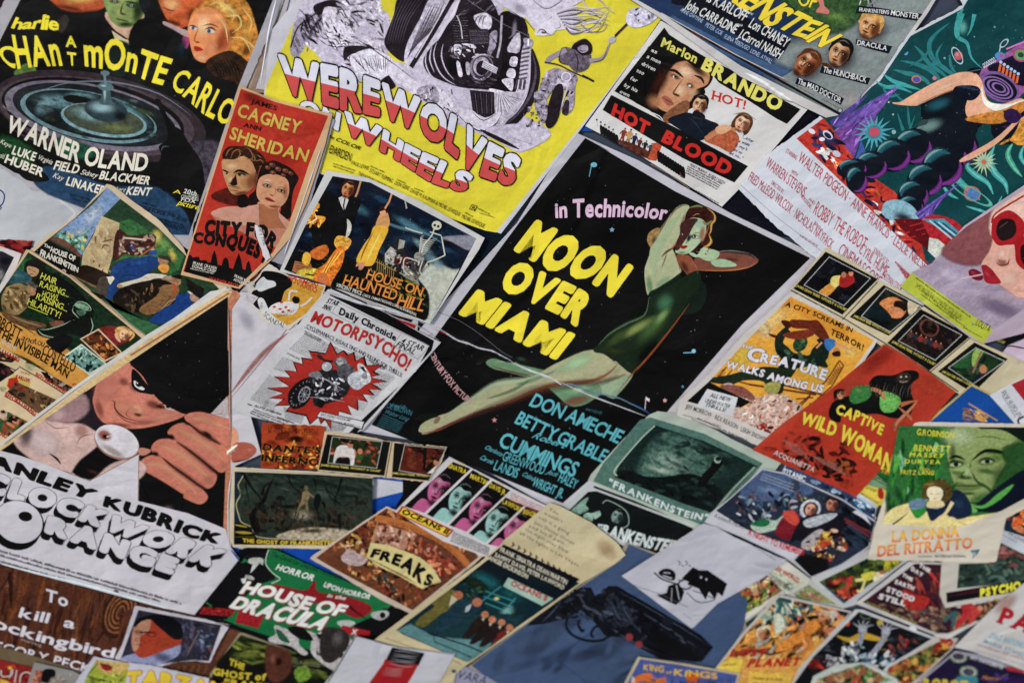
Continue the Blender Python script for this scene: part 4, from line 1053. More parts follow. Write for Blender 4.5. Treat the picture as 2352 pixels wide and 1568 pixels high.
for x,y,r,c in((1865,15,20,'8cb8cc'),(2230,1190,18,'d8a8a0'),(1055,1325,20,'c88c88'),(2352,1095,12,'5c9cc0')):
    p.part('star',1);p.poly([(x+math.cos(k*.6283+.3)*r*(1 if k%2 else .42),y+math.sin(k*.6283+.3)*r*(1 if k%2 else .42))for k in range(10)],c)
p.part('title');YL='e6d41a'
p.text('in Technicolor','1475,-65 1760,-70 2020,-70 2235,-50',0,'d8b8cc',.035,top='1470,-170 1650,-200 1950,-190 2260,-150',track=.06,space=.26)
p.text('MOON','1180,155 1460,310 1700,375 1860,490',0,YL,.075,top='1345,-60 1620,70 1830,150 2020,270',track=.03)
p.text('OVER','1070,420 1310,520 1490,600 1620,690',0,YL,.07,top='1200,210 1450,330 1610,400 1760,485',track=.03)
p.text('MIAMI','800,595 1080,720 1260,810 1480,915',0,YL,.075,top='940,420 1220,550 1400,640 1620,735',track=.03)
p.part('credits');TQ='5fb0b8'
p.text('DON AMECHE','1290,1225 1590,1350 1905,1490',100,TQ,.02,up=(.5,-.85),track=.04,space=.2);p.text('BETTY GRABLE','1190,1345 1480,1480 1800,1620',96,TQ,.02,up=(.5,-.85),track=.04,space=.12)
p.text('CUMMINGS','1075,1500 1340,1620 1600,1720',110,TQ,.02,up=(.45,-.88),track=.05);p.text('Robert','1310,1445 1530,1520',46,TQ,0.005,slant=.4);p.text('with','1670,1252 1780,1285',26,'3c6c74',0,slant=.4)
p.text('Charlotte','985,1520 1100,1575',32,TQ,0,slant=.4);p.text('GREENWOOD','1105,1600 1390,1700',66,TQ,.0,up=(.35,-.9));p.text('Jack','1410,1690 1480,1715',34,TQ,0,slant=.4);p.text('HALEY','1490,1745 1610,1800',66,TQ,0.01,up=(.4,-.9))
p.text('Carole','950,1590 1035,1630',34,TQ,0,slant=.4);p.text('LANDIS','1045,1665 1205,1725',70,TQ,.01,up=(.4,-.9));p.text('Cobina','1240,1705 1320,1745',34,TQ,0,slant=.4);p.text('WRIGHT JR.','1310,1775 1520,1865',66,TQ,.01,up=(.4,-.9))
p.text('CENTURY·FOX PICTURE','610,870 645,950 720,1060 800,1150 880,1215',0,'c89c9c',.02,top='640,850 680,930 760,1030 830,1120 905,1180',track=.06);p.text('A','585,745 625,768',34,'c89c9c',.01)
p.text('duced By','330,1225 440,1250',26,'3f7c88',0,slant=.3);p.text('JOE BROWN','300,1235 480,1295',36,'3f7c88',0,up=(.3,-.9));p.text('Walter Lang','290,1275 455,1330',30,'3f7c88',0,slant=.3)
for k in range(6):p.micro([(285-k*8,1290+k*14),(430-k*8,1350+k*12)],8,'3f7c88')
# seam between the two halves
p.ridge('480,620 560,655 640,680 700,712 800,775 880,800 950,830 1040,850 1100,880 1150,905 1190,935',12,.004,'d6d2d6','torn_seam');p.ridge('1180,930 1300,985 1450,1040 1520,1085',16,.003,'c4c8c4','torn_seam')
p.ridge('1515,1095 1560,1078 1620,1090 1720,1130 1900,1170 2000,1215 2110,1270',12,.003,'6a8c9c','torn_seam');p.ridge('1500,1060 1700,1150 1900,1225 2100,1300',10,.002,'c8c8c8','torn_seam')
p.part('torn_seam');p.line('650,575 800,635 950,730 1100,850 1180,895',3,'6c6c74',False,True);p.line('1900,1170 2060,1240 2130,1285',6,'3468b0',2,True)
p.line('620,690 700,725 790,765',5,'b01c2c',2)

# ---- skeleton poster
p=Poster('poster','night blue film poster with a skeleton, a hanging lady in yellow and an orange title',8,
           '2250,1175 2530,1225 2900,1390 3340,1640 3300,1720 2960,2230 2700,2150 2420,1990 1925,1870 2090,1500','a','c2c0bd',lift=(0,1,.0018))
p.t('e');p.up=(.42,-.9)
q='-60,-355 200,-310 560,-120 930,75 800,330 610,655 330,550 60,430 -395,290 -240,-30'
p.poly(q,'121d30',.2)
p.clip('-60,-355 200,-310 560,-120 930,75 610,655 330,550 -395,290 -240,-30')
p.paint('0,-340 900,80 700,400 -300,150',['14283c','1c3a54','0c1420','2c5470','0c1420'],80,90,25,25,.9,.3,3,alpha=.6)
p.poly('620,260 760,300 830,330 610,655 560,520 520,400','b8bcae',.2,True,20);p.blob(700,420,120,110,-60,'c4c4b4',.9,.1);p.poly('700,70 860,60 925,80 880,150 760,90','8a8a94',.2,True,12)
p.blob(480,-10,160,40,30,'5c90a0',.7,.3);p.blob(560,130,110,30,40,'8aaab0',.7,.3);p.blob(120,-130,110,40,30,'4c7c8c',.6,.3);p.blob(640,230,120,40,35,'7c9ca4',.7,.3);p.line('250,-60 400,0 560,30 700,110',26,'6a98a4',2,True,alpha=.6)
p.poly('-240,180 -60,160 100,230 330,200 560,400 600,520 560,640 330,560 60,440 -390,290 -340,180','10160f',.3,True,12)
p.paint('160,280 540,380 600,560 380,480',['3c4c14','6a7a1c','1c2410','8a9430'],90,22,40,20,.2,.3,5)
p.paint('-300,150 -100,100 60,250 -200,260',['3c4c1c','101408','6a6a24','1c2c34'],40,24,20,30,.2,.3,5)
# house
for q,c in(('260,250 330,130 360,110 400,70 440,80 430,150 470,200 480,330 380,330','2a2628'),('300,180 340,130 380,160 370,260 300,240','a8a49c'),('400,80 440,90 430,140 390,150','9c988c'),('370,190 470,200 470,260 360,250','5c2420'),('480,210 560,180 580,250 540,330 480,320','4a4648'),('430,250 520,330 540,400 420,330','8c887c')):
    p.poly(q,c,.3)
p.paint('280,140 540,200 540,380 300,280',['c4c0b4','1c1a1c','6c6860','16120f','a8a498'],90,14,60,60,.05,.2,3)
for k in range(9):p.line([(250+k*14,215+k*9),(246+k*14,300+k*7)],4,'a8882c')
p.line('230,230 380,300',5,'a8882c')
# lady in yellow, hanging from an arm
p.line('70,-150 110,-240 140,-340',13,'c88a5c')
p.poly('250,-60 300,-120 330,-60 320,0 240,20','d09a60',.15,True,3)
p.poly('230,-10 320,0 300,70 260,150 210,260 105,235 150,130 200,60','dcae24',.12,True,3);p.line('280,20 220,130 170,240',16,'f2dc74',2,True,alpha=.8);p.line('220,30 160,150 130,230',12,'96650c',2,True,alpha=.8)
p.poly('135,240 165,250 140,290 118,285 122,262 100,270 108,245','c88c6c',.1,True);p.ell(290,-110,26,28,10,'d8a070');p.poly('262,-110 262,-140 300,-146 320,-120 310,-95 300,-120','3c1c10',.3,True)
p.line('300,-130 330,-180 350,-240',13,'d09464');p.line('350,-245 380,-262 420,-250 440,-180 450,-130',10,'a8a49c',False,True);p.line('352,-236 380,-250 412,-242 430,-180',4,'2a2a2a',False,True)
# man in a dark suit
p.poly('-230,-60 -180,-220 -90,-250 -20,-200 60,-220 130,-180 100,-90 60,20 70,60 -60,180 -120,120 -180,170 -200,60','130f12',.2,True,3)
p.poly('-20,-205 30,-225 50,-190 20,-110 0,-150','c8c4bc',.1);p.line('25,-200 15,-150 22,-110',9,'101010')
p.face(45,-262,42,54,22,'c8824c','5c2814','e8bc80','3c1c12',turn=-.5,neck=False)
p.poly('-290,-150 -240,-190 -150,-160 -190,-90 -110,-70 -150,-20 -230,-30 -280,0 -320,-60','e09a1c',.35,True,3);p.paint('-300,-150 -160,-170 -140,-20 -300,0',['f4c040','b05c10','e8a428','5c2408'],34,24,10,40,.1,.2,2.5)
p.line('-190,-120 -170,-60 -240,-20',10,'f4e4b0',2);p.poly('-30,60 20,60 70,90 40,150 -10,160 -50,110','d8a030',.4,True);p.poly('-190,150 -110,120 -90,170 -150,220 -220,190','c86c1c',.3,True,4)
p.poly('40,-60 70,-20 60,40 30,70 40,0','c8c4b8',.2,True)
# crate, small figure, floating head with long orange hair
p.poly('-320,230 -210,250 -190,300 -240,340 -340,300','a86c44',.2)
for k in range(4):p.line([(-325+k*3,240+k*18),(-205-k*4,262+k*19)],3,'4c2c1c')
p.poly('-260,180 -230,170 -210,210 -230,260 -270,240','d8ac2c',.2,True);p.poly('-300,300 -200,280 -140,310 -180,380 -290,350','c8b030',.4,True,4);p.line('-250,320 -180,330',9,'16202c')
p.poly('-190,350 -170,290 -110,250 -60,180 -10,130 20,160 0,260 -60,360 -90,420 -150,420 -190,400','d87c14',.4,True,4)
for k in range(7):p.line([(-160+k*14,400-k*22),(-120+k*14,300-k*14),(-60+k*12,190-k*6)],9,('f4c040','9c3c08','f0a824')[k%3],2,True)
p.poly('-160,340 -120,310 -90,350 -100,420 -130,440 -155,400','c8743c',.1,True,3);p.line('-150,350 -130,358',7,'f0f0e0',2);p.line('-120,352 -100,345',7,'f0f0e0',2);p.line('-140,400 -110,405',8,'5c140c',2)
# skeleton
BN='c4c4b4'
p.t('b');p.ell(660,1555,42,38,10,'1a1c20');p.ell(657,1553,34,31,10,BN);p.ell(644,1552,9,9,0,'121212');p.ell(668,1560,9,9,0,'121212');p.t('e')
p.line('640,10 620,60 570,120 545,210 530,260',9,BN,False,True)
for k in range(8):p.line([(570-k*3,50+k*14),(545-k,75+k*13),(600-k*5,90+k*13),(660-k*10,75+k*14)],6,BN,2,True)
p.line('560,40 490,20 440,0',8,BN,False,True);p.line('690,60 710,170 715,190',9,BN,False,True);p.line('715,190 650,220 590,240',8,BN,False,True);p.line('610,30 690,55',8,BN)
p.poly('520,170 560,180 570,225 520,230 500,200','8a8a80',.4,True);p.line('520,230 440,210 430,290 470,330',8,BN,False,True);p.line('560,230 540,300 570,330',8,BN,False,True)
for k in range(5):p.line([(590,242),(600-k*14,300+k*5)],4,BN,1)
p.clip(None);p.specks('-50,-340 900,80 640,600 -350,280',36,'b0b4b8',2.4)
p.part('title');O='dc9038'
p.text('HOUSE ON','165,350 340,405 548,478',68,O,.012,up=(.35,-.93),serif=True,track=.04,sh=(4,5),shcol='1a0f08')
p.text('HAUNTED','5,395 180,440 370,505',76,O,.012,up=(.35,-.93),serif=True,track=.04,sh=(4,5),shcol='1a0f08');p.text('HILL','375,540 560,580',90,O,.012,up=(.38,-.93),serif=True,sh=(4,5),shcol='1a0f08')
p.part('credits');p.text('VINCENT PRICE','-40,405 135,465',26,'d4d4cc',.015);p.text('·CAROL OHMART·RICHARD LONG·ALAN MARSHAL','140,470 330,530 515,610',19,'d4d4cc',0.005);p.micro('60,470 250,540',9,'a8a8a0');p.micro('230,530 440,600',8,'a8a8a0')
p.ridge('-160,430 60,500 250,555 400,590 520,640',16,.004,'cfd0d2','curled_edge')

# ---- red two-portrait poster
p=Poster('poster','tall red poster with two portraits above a night skyline and a puffy black title',7,
           '1650,592 1900,690 2290,788 2240,1000 2110,1400 2000,1640 1860,1800 1650,1990 1245,1893','a','c9a67c')
p.up=(.28,-.96)
p.poly('1660,612 1900,705 2262,800 2130,1130 1985,1560 1880,1740 1640,1975 1262,1870','b5321e',.1)
p.clip('1660,612 2262,800 2130,1130 1985,1560 1880,1740 1640,1975 1262,1870')
p.blob(1750,680,120,50,20,'7c1c12',.6);p.blob(2000,900,200,120,10,'c8442c',.6,.2);p.blob(1900,1100,200,100,0,'a8281a',.5)
p.poly('1460,1350 1600,1300 1660,1400 1560,1400','5c1c12',.4,True,12)
p.poly('1470,1490 1600,1430 1760,1440 1900,1470 1980,1568 1900,1700 1600,1560','b97c68',.1,True,8)
p.t('q')
p.poly('340,400 335,560 390,780 470,980 560,1060 700,1055 860,980 960,860 1010,680 960,540 900,400 740,320 540,360','b98a5e',.12,True,6)
p.blob(900,800,150,240,20,'8a4a2c',.7);p.blob(520,520,190,110,0,'dab588',.8);p.blob(480,760,90,120,0,'d6b080',.7);p.blob(700,1030,190,50,-10,'6c3820',.7);p.blob(750,820,90,90,0,'c4875c',.6);p.poly('980,600 1040,560 1050,760 1000,900 950,900','7c4430',.2,True,8)
p.poly('350,370 345,260 450,150 600,135 850,150 1050,260 1165,400 1150,500 1040,560 1010,680 960,560 900,430 740,320 560,385 440,380','3a2014',.4,True,4)
for q in('400,330 450,220 540,160','500,370 540,250 640,200 720,250','620,370 680,280 640,220','740,300 820,380 920,350 860,200 760,160','860,390 960,400 930,270','960,420 1080,400 1120,470','1000,300 1090,360','1040,540 1120,500'):p.line(q,22,'b07c48',2,True,alpha=.8)
p.line('330,580 400,610 470,640',34,'1e110c',2,True);p.line('545,650 640,600 740,620 860,680',50,'1e110c',2,True);p.blob(700,670,150,50,8,'24140e',.85);p.ell(690,690,70,20,12,'a89070');p.ell(665,682,28,22,0,'120c0a');p.ell(400,660,40,16,10,'a89070');p.ell(420,655,22,18,0,'120c0a')
p.poly('470,830 560,740 590,690 615,830 610,870 540,885 490,860','2c170e',.1,True,8);p.blob(490,770,40,100,15,'e0ba8c',.8);p.line('440,890 560,905 690,935',16,'5c2c1c',2,True);p.line('500,915 580,940 680,945',14,'a86450',2,True);p.blob(580,985,90,20,5,'8c5434',.7)
p.poly('1100,500 1200,440 1330,410 1500,480 1650,560 1770,690 1790,780 1700,960 1660,1200 1640,1480 1500,1540 1420,1460 1440,1300 1000,1250 940,1330 870,1280 840,1100 960,980 1000,820 1040,640','24120e',.4,True,4)
p.poly('640,1290 760,1290 1000,1250 1050,1200 1440,1250 1420,1400 1640,1600 1660,1700 1050,1700 150,1460 330,1310','c4927c',.08,True,8);p.poly('1040,1240 1400,1330 1400,1500 1560,1700 1060,1700','a86c48',.1,False,20)
p.poly('1060,740 1180,680 1380,680 1560,760 1610,900 1600,1060 1540,1200 1440,1290 1300,1330 1150,1270 1030,1150 990,1020 1010,860','c9946e',.1,True,6)
p.blob(1200,800,150,100,0,'deb694',.8);p.blob(1120,1080,100,110,0,'d8a480',.7);p.blob(1540,1000,70,200,0,'a8643f',.6);p.blob(1330,1290,160,40,5,'8c4c30',.7)
for x,y,r in((1200,540,50),(1290,490,60),(1400,570,60),(1540,600,60),(1640,650,50),(1500,690,50),(1300,640,60)):p.ell(x,y,r,r*.7,20,'7c4430',.3,ring=.6);p.ell(x-10,y-8,r*.5,r*.3,20,'9c6a48',.3)
for x,y,a in((1190,890,12),(1460,990,20)):
    p.blob(x,y,120,50,a,'4c2c18',.85);p.ell(x,y,52,22,a,'a89480');p.ell(x+6,y,22,22,0,'120c0a');p.line([(x-90,y-10),(x,y-32),(x+90,y+26)],12,'1c100c',2,True);p.line([(x-70,y-60),(x+10,y-78),(x+90,y-20)],9,'5c301c',2,True)
p.line('1340,900 1350,1000 1330,1080',14,'b07850',2,True,alpha=.6);p.blob(1280,1070,60,16,20,'6c3420',.85);p.poly('1145,1130 1210,1110 1260,1135 1350,1195 1280,1200 1190,1170','8e2c22',.05,True);p.line('1150,1132 1250,1155 1350,1196',7,'4c1410',2)
p.poly('640,1100 720,1060 800,1080 850,1240 760,1300 640,1280','1c140f',.3,True,8);p.line('1530,1280 1530,1440',40,'5c2418',2)
p.t('d')
p.poly('1262,330 1300,190 1318,190 1325,205 1370,200 1378,225 1420,225 1430,240 1452,240 1462,190 1478,155 1490,190 1500,255 1525,262 1540,215 1556,205 1572,220 1580,275 1605,285 1625,225 1645,175 1660,215 1672,285 1690,290 1700,245 1712,228 1724,250 1735,310 1760,290 1850,210 1650,420','14090a',.08)
p.poly('1262,310 1240,320 1650,425 1740,330 1600,340 1400,260','100809',.05)
p.clip(None)
p.part('title')
p.t('a');p.text('CITY','1405,1620 1660,1640',110,'0d0a09',.07,up=(.1,-1),track=.04);p.t('d');p.text('FOR','1690,60 1790,90 1880,150',0,'0d0a09',.07,top='1700,-40 1830,-15 1925,80',track=.04)
p.text('CONQUEST','1330,105 1500,130 1680,170 1830,260',0,'0d0a09',.07,top='1335,30 1520,40 1700,60 1880,150',track=.04)
p.t('a');p.part('credits');YG='c8a848'
p.text('JAMES','1725,712 1905,765',34,'1c0c0a',.03);p.text('CAGNEY','1628,800 1850,870 2060,925',92,YG,.03,up=(.3,-.95),out='3c1c10',outw=.012);p.text('ANN','1675,875 1795,905',32,'1c0c0a',.03);p.text('SHERIDAN','1575,955 1820,1045 2110,1118',88,YG,.03,up=(.3,-.95),out='3c1c10',outw=.012)
p.t('d');W='d4cfc0'
p.text('FRANK CRAVEN','1328,252 1490,290',20,W,.01);p.text('DONALD CRISP','1322,275 1484,312',20,W,.01);p.micro('1312,285 1470,320',8,W);p.text('FRANK McHUGH','1614,340 1750,400',20,W,.01);p.text('ARTHUR KENNEDY','1608,365 1745,420',19,W,.01);p.text('WARNER BROS.','1438,355 1645,412',20,'c82c20',.03)
p=Poster('torn_scrap','thin torn strip of white paper printed very fine across the red portrait poster',8,'1755,-20 1800,0 1828,120 1868,205 1830,235 1800,150 1765,60','d','cfcbcc','paper scrap',torn=3)
p.up=(.95,.3);p.text('very Fine.','1775,-10 1818,130',26,'3a3a3e',0,up=(.95,-.3))
p=Poster('loose_sheet','silvery blank sheet edge folded over the right side of the red portrait poster',6,'2265,790 2305,830 2230,1080 2110,1500 2040,1720 1960,1830 1850,1790 2000,1500 2140,1150','a','9a969c','paper',torn=2)
p.ridge('2290,800 2170,1150 2030,1560 1960,1760',30,.005,'b4b0b6','curled_edge');p.ridge('2262,780 2270,770 2292,790',10,.004,'dcdce0','curled_edge')

# ---- space poster (teal) with white credits
p=Poster('poster','teal space poster with planets, a bulky figure in a dark spacesuit and thin red credits',7,
           '1880,-60 1930,40 1840,90 1560,235 1480,340 1440,410 1400,470 1340,560 1290,610 1180,730 1130,790 1030,850 945,805 590,1062 385,1290 390,1310 620,1540 900,1770 1020,1860 1500,2180 2420,1730 3000,1200 3000,-60','c','c9ccd2',torn=3)
p.up=(.5,-.86)
p.poly('1930,60 2000,-60 3000,-60 3000,1000 2352,1560 1750,1890 1690,1830 785,955 970,815 1100,790 1190,720 1300,600 1360,560 1500,350 1570,250','0e4c4f',.12)
p.clip('1930,60 2000,-60 3000,-60 3000,1400 2200,2200 1750,1890 1690,1825 785,955')
T1,T2,T3='3fa3a0','2a7f80','6cc0b4'
p.blob(1700,1200,500,300,-30,'12595a',.6,.1)
# coral-like branches
def br(pts,w,c=T1,wt=1):p.line(pts,w,c,wt,True,.15)
br('1920,90 1890,200 1900,260 1960,300 1990,400 2060,470',50);br('2010,100 1990,190 1960,250',30);br('1925,60 1900,140 1890,220',24);p.blob(1930,190,40,60,0,T3,.7)
for q,w in(('1840,160 1760,220 1700,300 1720,400 1800,470 1900,540 1960,600',34),('1590,310 1650,370 1700,440 1780,500 1850,560',30),('1500,420 1600,440 1700,480 1760,540 1760,600',34),('1450,480 1520,500 1600,520 1680,560 1740,640',34),('1380,510 1450,560 1540,590 1640,620',30),('1330,560 1400,600 1480,600 1580,640',28),('1560,460 1660,400 1700,330',18),('1790,300 1750,380 1790,460',18),('1840,370 1850,460 1900,520',20),('1370,580 1420,660 1500,650',22),('1640,390 1690,430 1760,450',16),('1480,780 1500,840 1530,920 1560,900 1600,800',22),('1550,730 1560,840 1570,900',18),('1460,640 1520,700 1580,690',20)):
    br(q,w,T1 if len(q)%2 else T2,2)
for q,w in(('1900,1040 1850,1140 1880,1220 1960,1300 2050,1380',50),('2000,1060 1960,1140 2010,1200 2100,1260 2140,1340',40),('2150,1000 2120,1100 2150,1190 2220,1260 2240,1340',46),('2280,980 2240,1060 2280,1150 2340,1220',40),('2352,1000 2330,1080 2380,1160',30),('1780,1250 1830,1330 1900,1370',26),('1950,1420 2050,1450 2140,1480',20),('2200,1350 2180,1420 2230,1500',22)):
    br(q,w,T1 if len(q)%2 else '4a9f78',2);br(q,w*.35,T3,2)
# crystal spikes
for q,c in(('1480,590 1260,760 1200,830 1060,880 1020,860','6a55a0'),('1480,590 1380,740 1300,830 1150,930 1080,960 1060,900','7d5cae'),('1290,640 1180,760 1040,870 1010,840','54468c'),('1240,640 1190,720 1210,720','8a6cc0'),('1340,800 1230,940 1180,1090 1060,960 1050,900','7a4c98'),('1230,960 1190,1100 1280,1110','4c62a8'),('1310,830 1190,960 1180,1020','a878c8')):
    p.poly(q,c,.3)
p.paint('1480,600 1300,860 1100,980 1020,850',['8c68bc','5a4a98','b088d0','4a3a78','a05898'],60,34,-42,10,.1,.2,7)
# red landscape bottom left
p.poly('970,815 1020,870 1080,960 1180,1090 1280,1200 1460,1320 1600,1500 1700,1900 1500,1900 1300,1640 785,955','c03a28',.3,False)
p.paint('960,830 1300,1250 1650,1800 850,960',['d8502c','1c1e38','e8e0d8','8c1c2c','3c3c6c','d87838','b02c2c','1c1e38'],110,44,40,30,.2,.3,3)
p.blob(1010,960,90,60,40,'3c3c64',.9);p.ell(890,905,26,16,30,'dcdce0');p.ell(1000,930,40,24,40,'d8d0d4');p.ell(1000,935,30,16,40,'2c2c54');p.ell(960,960,20,14,0,'dcdce0');p.ell(1060,1060,30,20,30,'c8c4d0')
# starbursts and planets
def burst(x,y,r,c,c2,n=16,k=.38):
    p.poly([(x+math.cos(i*math.pi/n)*r*(p.rnd.uniform(.8,1.1)if i%2 else k),y+math.sin(i*math.pi/n)*r*(p.rnd.uniform(.8,1.1)if i%2 else k))for i in range(2*n)],c,.1);p.blob(x,y,r*.45,r*.45,0,'0e4c4f',.6);p.ell(x,y,r*.26,r*.23,0,c2)
burst(1320,910,140,'54a8b4','c8566c');burst(2075,1115,100,'b8c8a0','d86430');burst(2075,1116,60,'a8c8b0','d86430',10)
for x,y,r,c in((1537,365,17,'5c9cd0'),(1455,910,15,'8cb4a8'),(1805,402,8,'6cb4b4'),(2150,188,8,'5c98b0'),(1735,540,14,'c87c90'),(1450,790,6,'b0c8c8'),(1420,705,6,'c8c8a0'),(2010,255,5,'6cb0b0'),(1360,700,4,'9cc')):p.ell(x,y,r,r,0,c if len(c)==6 else '99cccc')
p.ell(1610,548,34,26,10,'d07c54');p.ell(1612,550,27,20,10,'4c5ca8');p.ell(1900,385,30,30,0,'c0606c');p.blob(1890,375,20,20,0,'e0a0a0',.8);p.ell(1892,385,66,30,62,'b8d0d4',ring=.86)
p.ell(1995,1335,60,52,20,'b87468',.2);p.ell(2000,1338,46,40,20,'5c84b8',.2);p.ell(1990,1335,168,40,30,'58b0a0',.1,ring=.82)
# spacesuited figure (bulky, seen from behind), domed helmet
DKS,PUR,TE='0f1a26','8c3c98','2c6c78'
p.poly('2060,480 2150,420 2290,330 2420,290 2500,600 2352,640 2300,680 2200,660 2060,600','9a5c94',.25,True,4);p.poly('2100,470 2200,420 2340,360 2420,350 2460,560 2330,590 2200,540','1c1430',.2,True,4)
for k in range(6):p.line([(2190+k*24,445+k*16),(2180+k*24,495+k*16)],16,'d86c34');p.ell(2192+k*24,430+k*16,11,11,0,'a8c0e0');p.line([(2170+k*24,520+k*14),(2200+k*24,530+k*14)],8,'a83060')
p.ell(2330,380,56,48,20,'a0507c');p.ell(2330,380,42,36,20,'6c9c60');p.ell(2330,380,22,18,20,'2c4c40');p.line('2230,340 2400,270',12,'c878b8')
p.ell(2215,300,40,20,-45,'a8b8c0',ring=.7);p.line('2190,320 2180,370',8,'a8b8c8');p.ell(2185,385,34,26,0,'4c8cb8');p.ell(2195,385,14,14,0,'b04c8c')
for k in range(7):p.ell(2075+k*12,455-k*7,6,18,-20,'c8d0d8',ring=.6)
p.ell(2180,600,150,95,28,'7c5c94',.2);p.ell(2185,603,128,78,28,'141222',.2)
for k in range(6):p.ell(2170+k*2,605,118-k*16,66-k*9,28,'8c6ca4' if k%2==0 else '191528')
p.ell(2000,500,60,30,-20,'141822');p.line('1950,500 2050,480',6,'5c7080')
def bulb(x,y,rx,ry,a=0,hl=1):
    p.ell(x,y,rx,ry,a,DKS,.15,26)
    arc=lambda a0,a1,f:[(x+math.cos(R(a0+(a1-a0)*k/6))*rx*f,y+math.sin(R(a0+(a1-a0)*k/6))*ry*f)for k in range(7)]
    p.line(arc(170,300,.74),ry*.5,TE,2,alpha=.85);p.line(arc(190,270,.84),ry*.16,'8cb8b0',2,alpha=.8);p.line(arc(-20,110,.84),ry*.3,PUR,2,alpha=.95*max(hl,.1))
bulb(2270,870,150,120,-20);bulb(2230,800,120,90,-30,.4)
bulb(1870,780,230,150,0,0);bulb(1760,720,120,80,-10,0);p.poly('1650,740 1760,660 1960,640 2060,700 2040,860 1980,1000 1900,960 1700,820',DKS,.15,True,4);p.blob(1760,720,110,50,-20,TE,.8)
for x,y in((1900,1010),(1830,1070)):bulb(x,y,140,130)
bulb(1760,920,150,110,-10);p.poly('1560,920 1720,830 1900,830 1980,950 1940,1050 1760,1120 1640,1050',DKS,.12,True,4);p.blob(1700,870,110,50,-20,'7c9c94',.9);p.ell(1655,850,40,22,-30,'3c5450');p.line('1530,940 1630,880 1680,860',16,'6a8c88',2)
for x,y,rx,ry in((1590,1010,140,125),(1450,1070,130,115),(1300,1140,118,98),(1170,1160,110,66),(1200,1240,76,95)):bulb(x,y,rx,ry,-10)
for x,y,rx,ry in((1790,1150,150,140),(1670,1240,130,115),(1590,1340,115,100),(1570,1430,100,85)):bulb(x,y,rx,ry,-30)
p.poly('1390,1400 1500,1380 1600,1440 1640,1560 1400,1500','8ab0bc',.2,True,4);p.blob(1520,1500,90,40,20,'16202c',.8)
# pale forms swept across the middle
SKN='e0ac8c'
p.poly('1445,710 1500,705 1560,670 1680,600 1800,540 1920,500 2010,510 2040,570 1980,590 1860,620 1740,670 1640,715 1600,728 1500,722',SKN,.1,True,4);p.blob(1800,600,200,20,-22,'f0c8a8',.8);p.line('1640,712 1780,650 1960,590',10,'c07858',2,True,alpha=.7)
p.poly('2010,510 2060,560 2100,690 2200,720 2330,680 2352,740 2200,800 2040,800 1970,810 1950,740 1990,620',SKN,.1,True,4);p.poly('2060,600 2100,700 2240,720 2352,690 2352,740 2200,770 2080,720','e8e4d8',.1,True,4);p.poly('2000,800 2200,760 2352,700 2352,760 2180,850 1960,830','c8842c',.3,True,5)
p.poly('1880,600 1960,590 2030,600 2050,640 2000,690 1920,680 1870,640','10182a',.2,True,3);
for k in range(4):p.line([(1900+k*30,600+k*6),(1960+k*26,595+k*8)],12,'26405c',False)
p.poly('2352,840 2352,800 2200,960 2040,1070 1930,1115 1910,1105 1960,1070 2150,960 2300,830',SKN,.1,True,3);p.poly('2352,820 2300,900 2240,980 2180,1000 2240,960 2340,1000 2500,900','d89a34',.4,True,5)
for k in range(5):p.line([(2210+k*10,770+k*8),(2290+k*8,760+k*10)],13,'24203c')
p.ell(2270,800,60,50,20,'3a2050',.3)
# purple spikes lower right, ship fin
for k in range(9):p.poly([(1910-k*30,1260+k*26),(1600+k*6,1470+k*8),(1640+k*6,1520+k*10)],('6a55a8','8c6cc0','4a4088')[k%3],.3)
p.poly('1620,1560 1720,1480 1900,1540 1960,1700 1700,1700','b02430',.3,True,4);p.t('f');p.poly('1640,60 1760,80 1830,140 1780,250 1690,160','c8ccc0',.2);p.poly('1650,-60 1760,0 1880,80 1920,40 1800,-60','4c94a4',.2)
for k in range(4):p.line([(1700+k*30,-50+k*6),(1870+k*14,90-k*10)],9,('a8d0d8','3c2c5c')[k%2])
p.poly('1450,-60 1640,-60 1700,60 1690,160 1640,110 1560,60','6c1018',.2);
for k in range(22):p.ell(1530+(k*41)%150,-40+(k*29)%120,7,5,0,'c02838',n=8)
p.clip(None);p.t('c')
p.specks('1500,300 2352,50 2352,1200 1300,900',60,'9cc4b8',2.2)
p.part('credits');M='b83850';U=(.42,-.9)
def cr(t,q,h,**k):p.text(t,q,h,M,-.004,up=U,track=.1,space=.35,**k)
cr('STARRING','708,1050 780,1102',30);cr('WALTER PIDGEON · ANNE FRANCIS · LESLIE NIELSEN','790,1110 1080,1350 1420,1655 1690,1890',74,h1=64)
cr('WARREN STEVENS','568,1145 830,1360',70);cr('WITH','745,1190 785,1218',26);cr('FRED McLEOD WILCOX · NICHOLAS NAYFACK','448,1240 775,1505 1020,1720',64);cr('DIRECTED BY','608,1268 690,1335',28)
cr('AND','865,1378 905,1412',22);cr('INTRODUCING','815,1360 880,1440',26);cr('ROBBY THE ROBOT','895,1470 1240,1730',92);cr('PRODUCED BY','905,1540 960,1600',20)
p.t('f');cr('CYRIL HUME','1210,170 1395,340',74);cr('SCREEN PLAY BY','1310,165 1410,255',34);cr('CINEMASCOPE','1065,180 1340,420',84);cr('EASTMAN COLOR','1370,345 1500,450',48);cr('A METRO-GOLDWYN','805,60 925,135',16)
for k in range(5):p.micro([(1460+k*16,240+k*24),(1560+k*12,330+k*22)],16,M)
p.t('c');p.line('400,1275 640,1490 1100,1840',2.5,'5c5c60',alpha=.8)

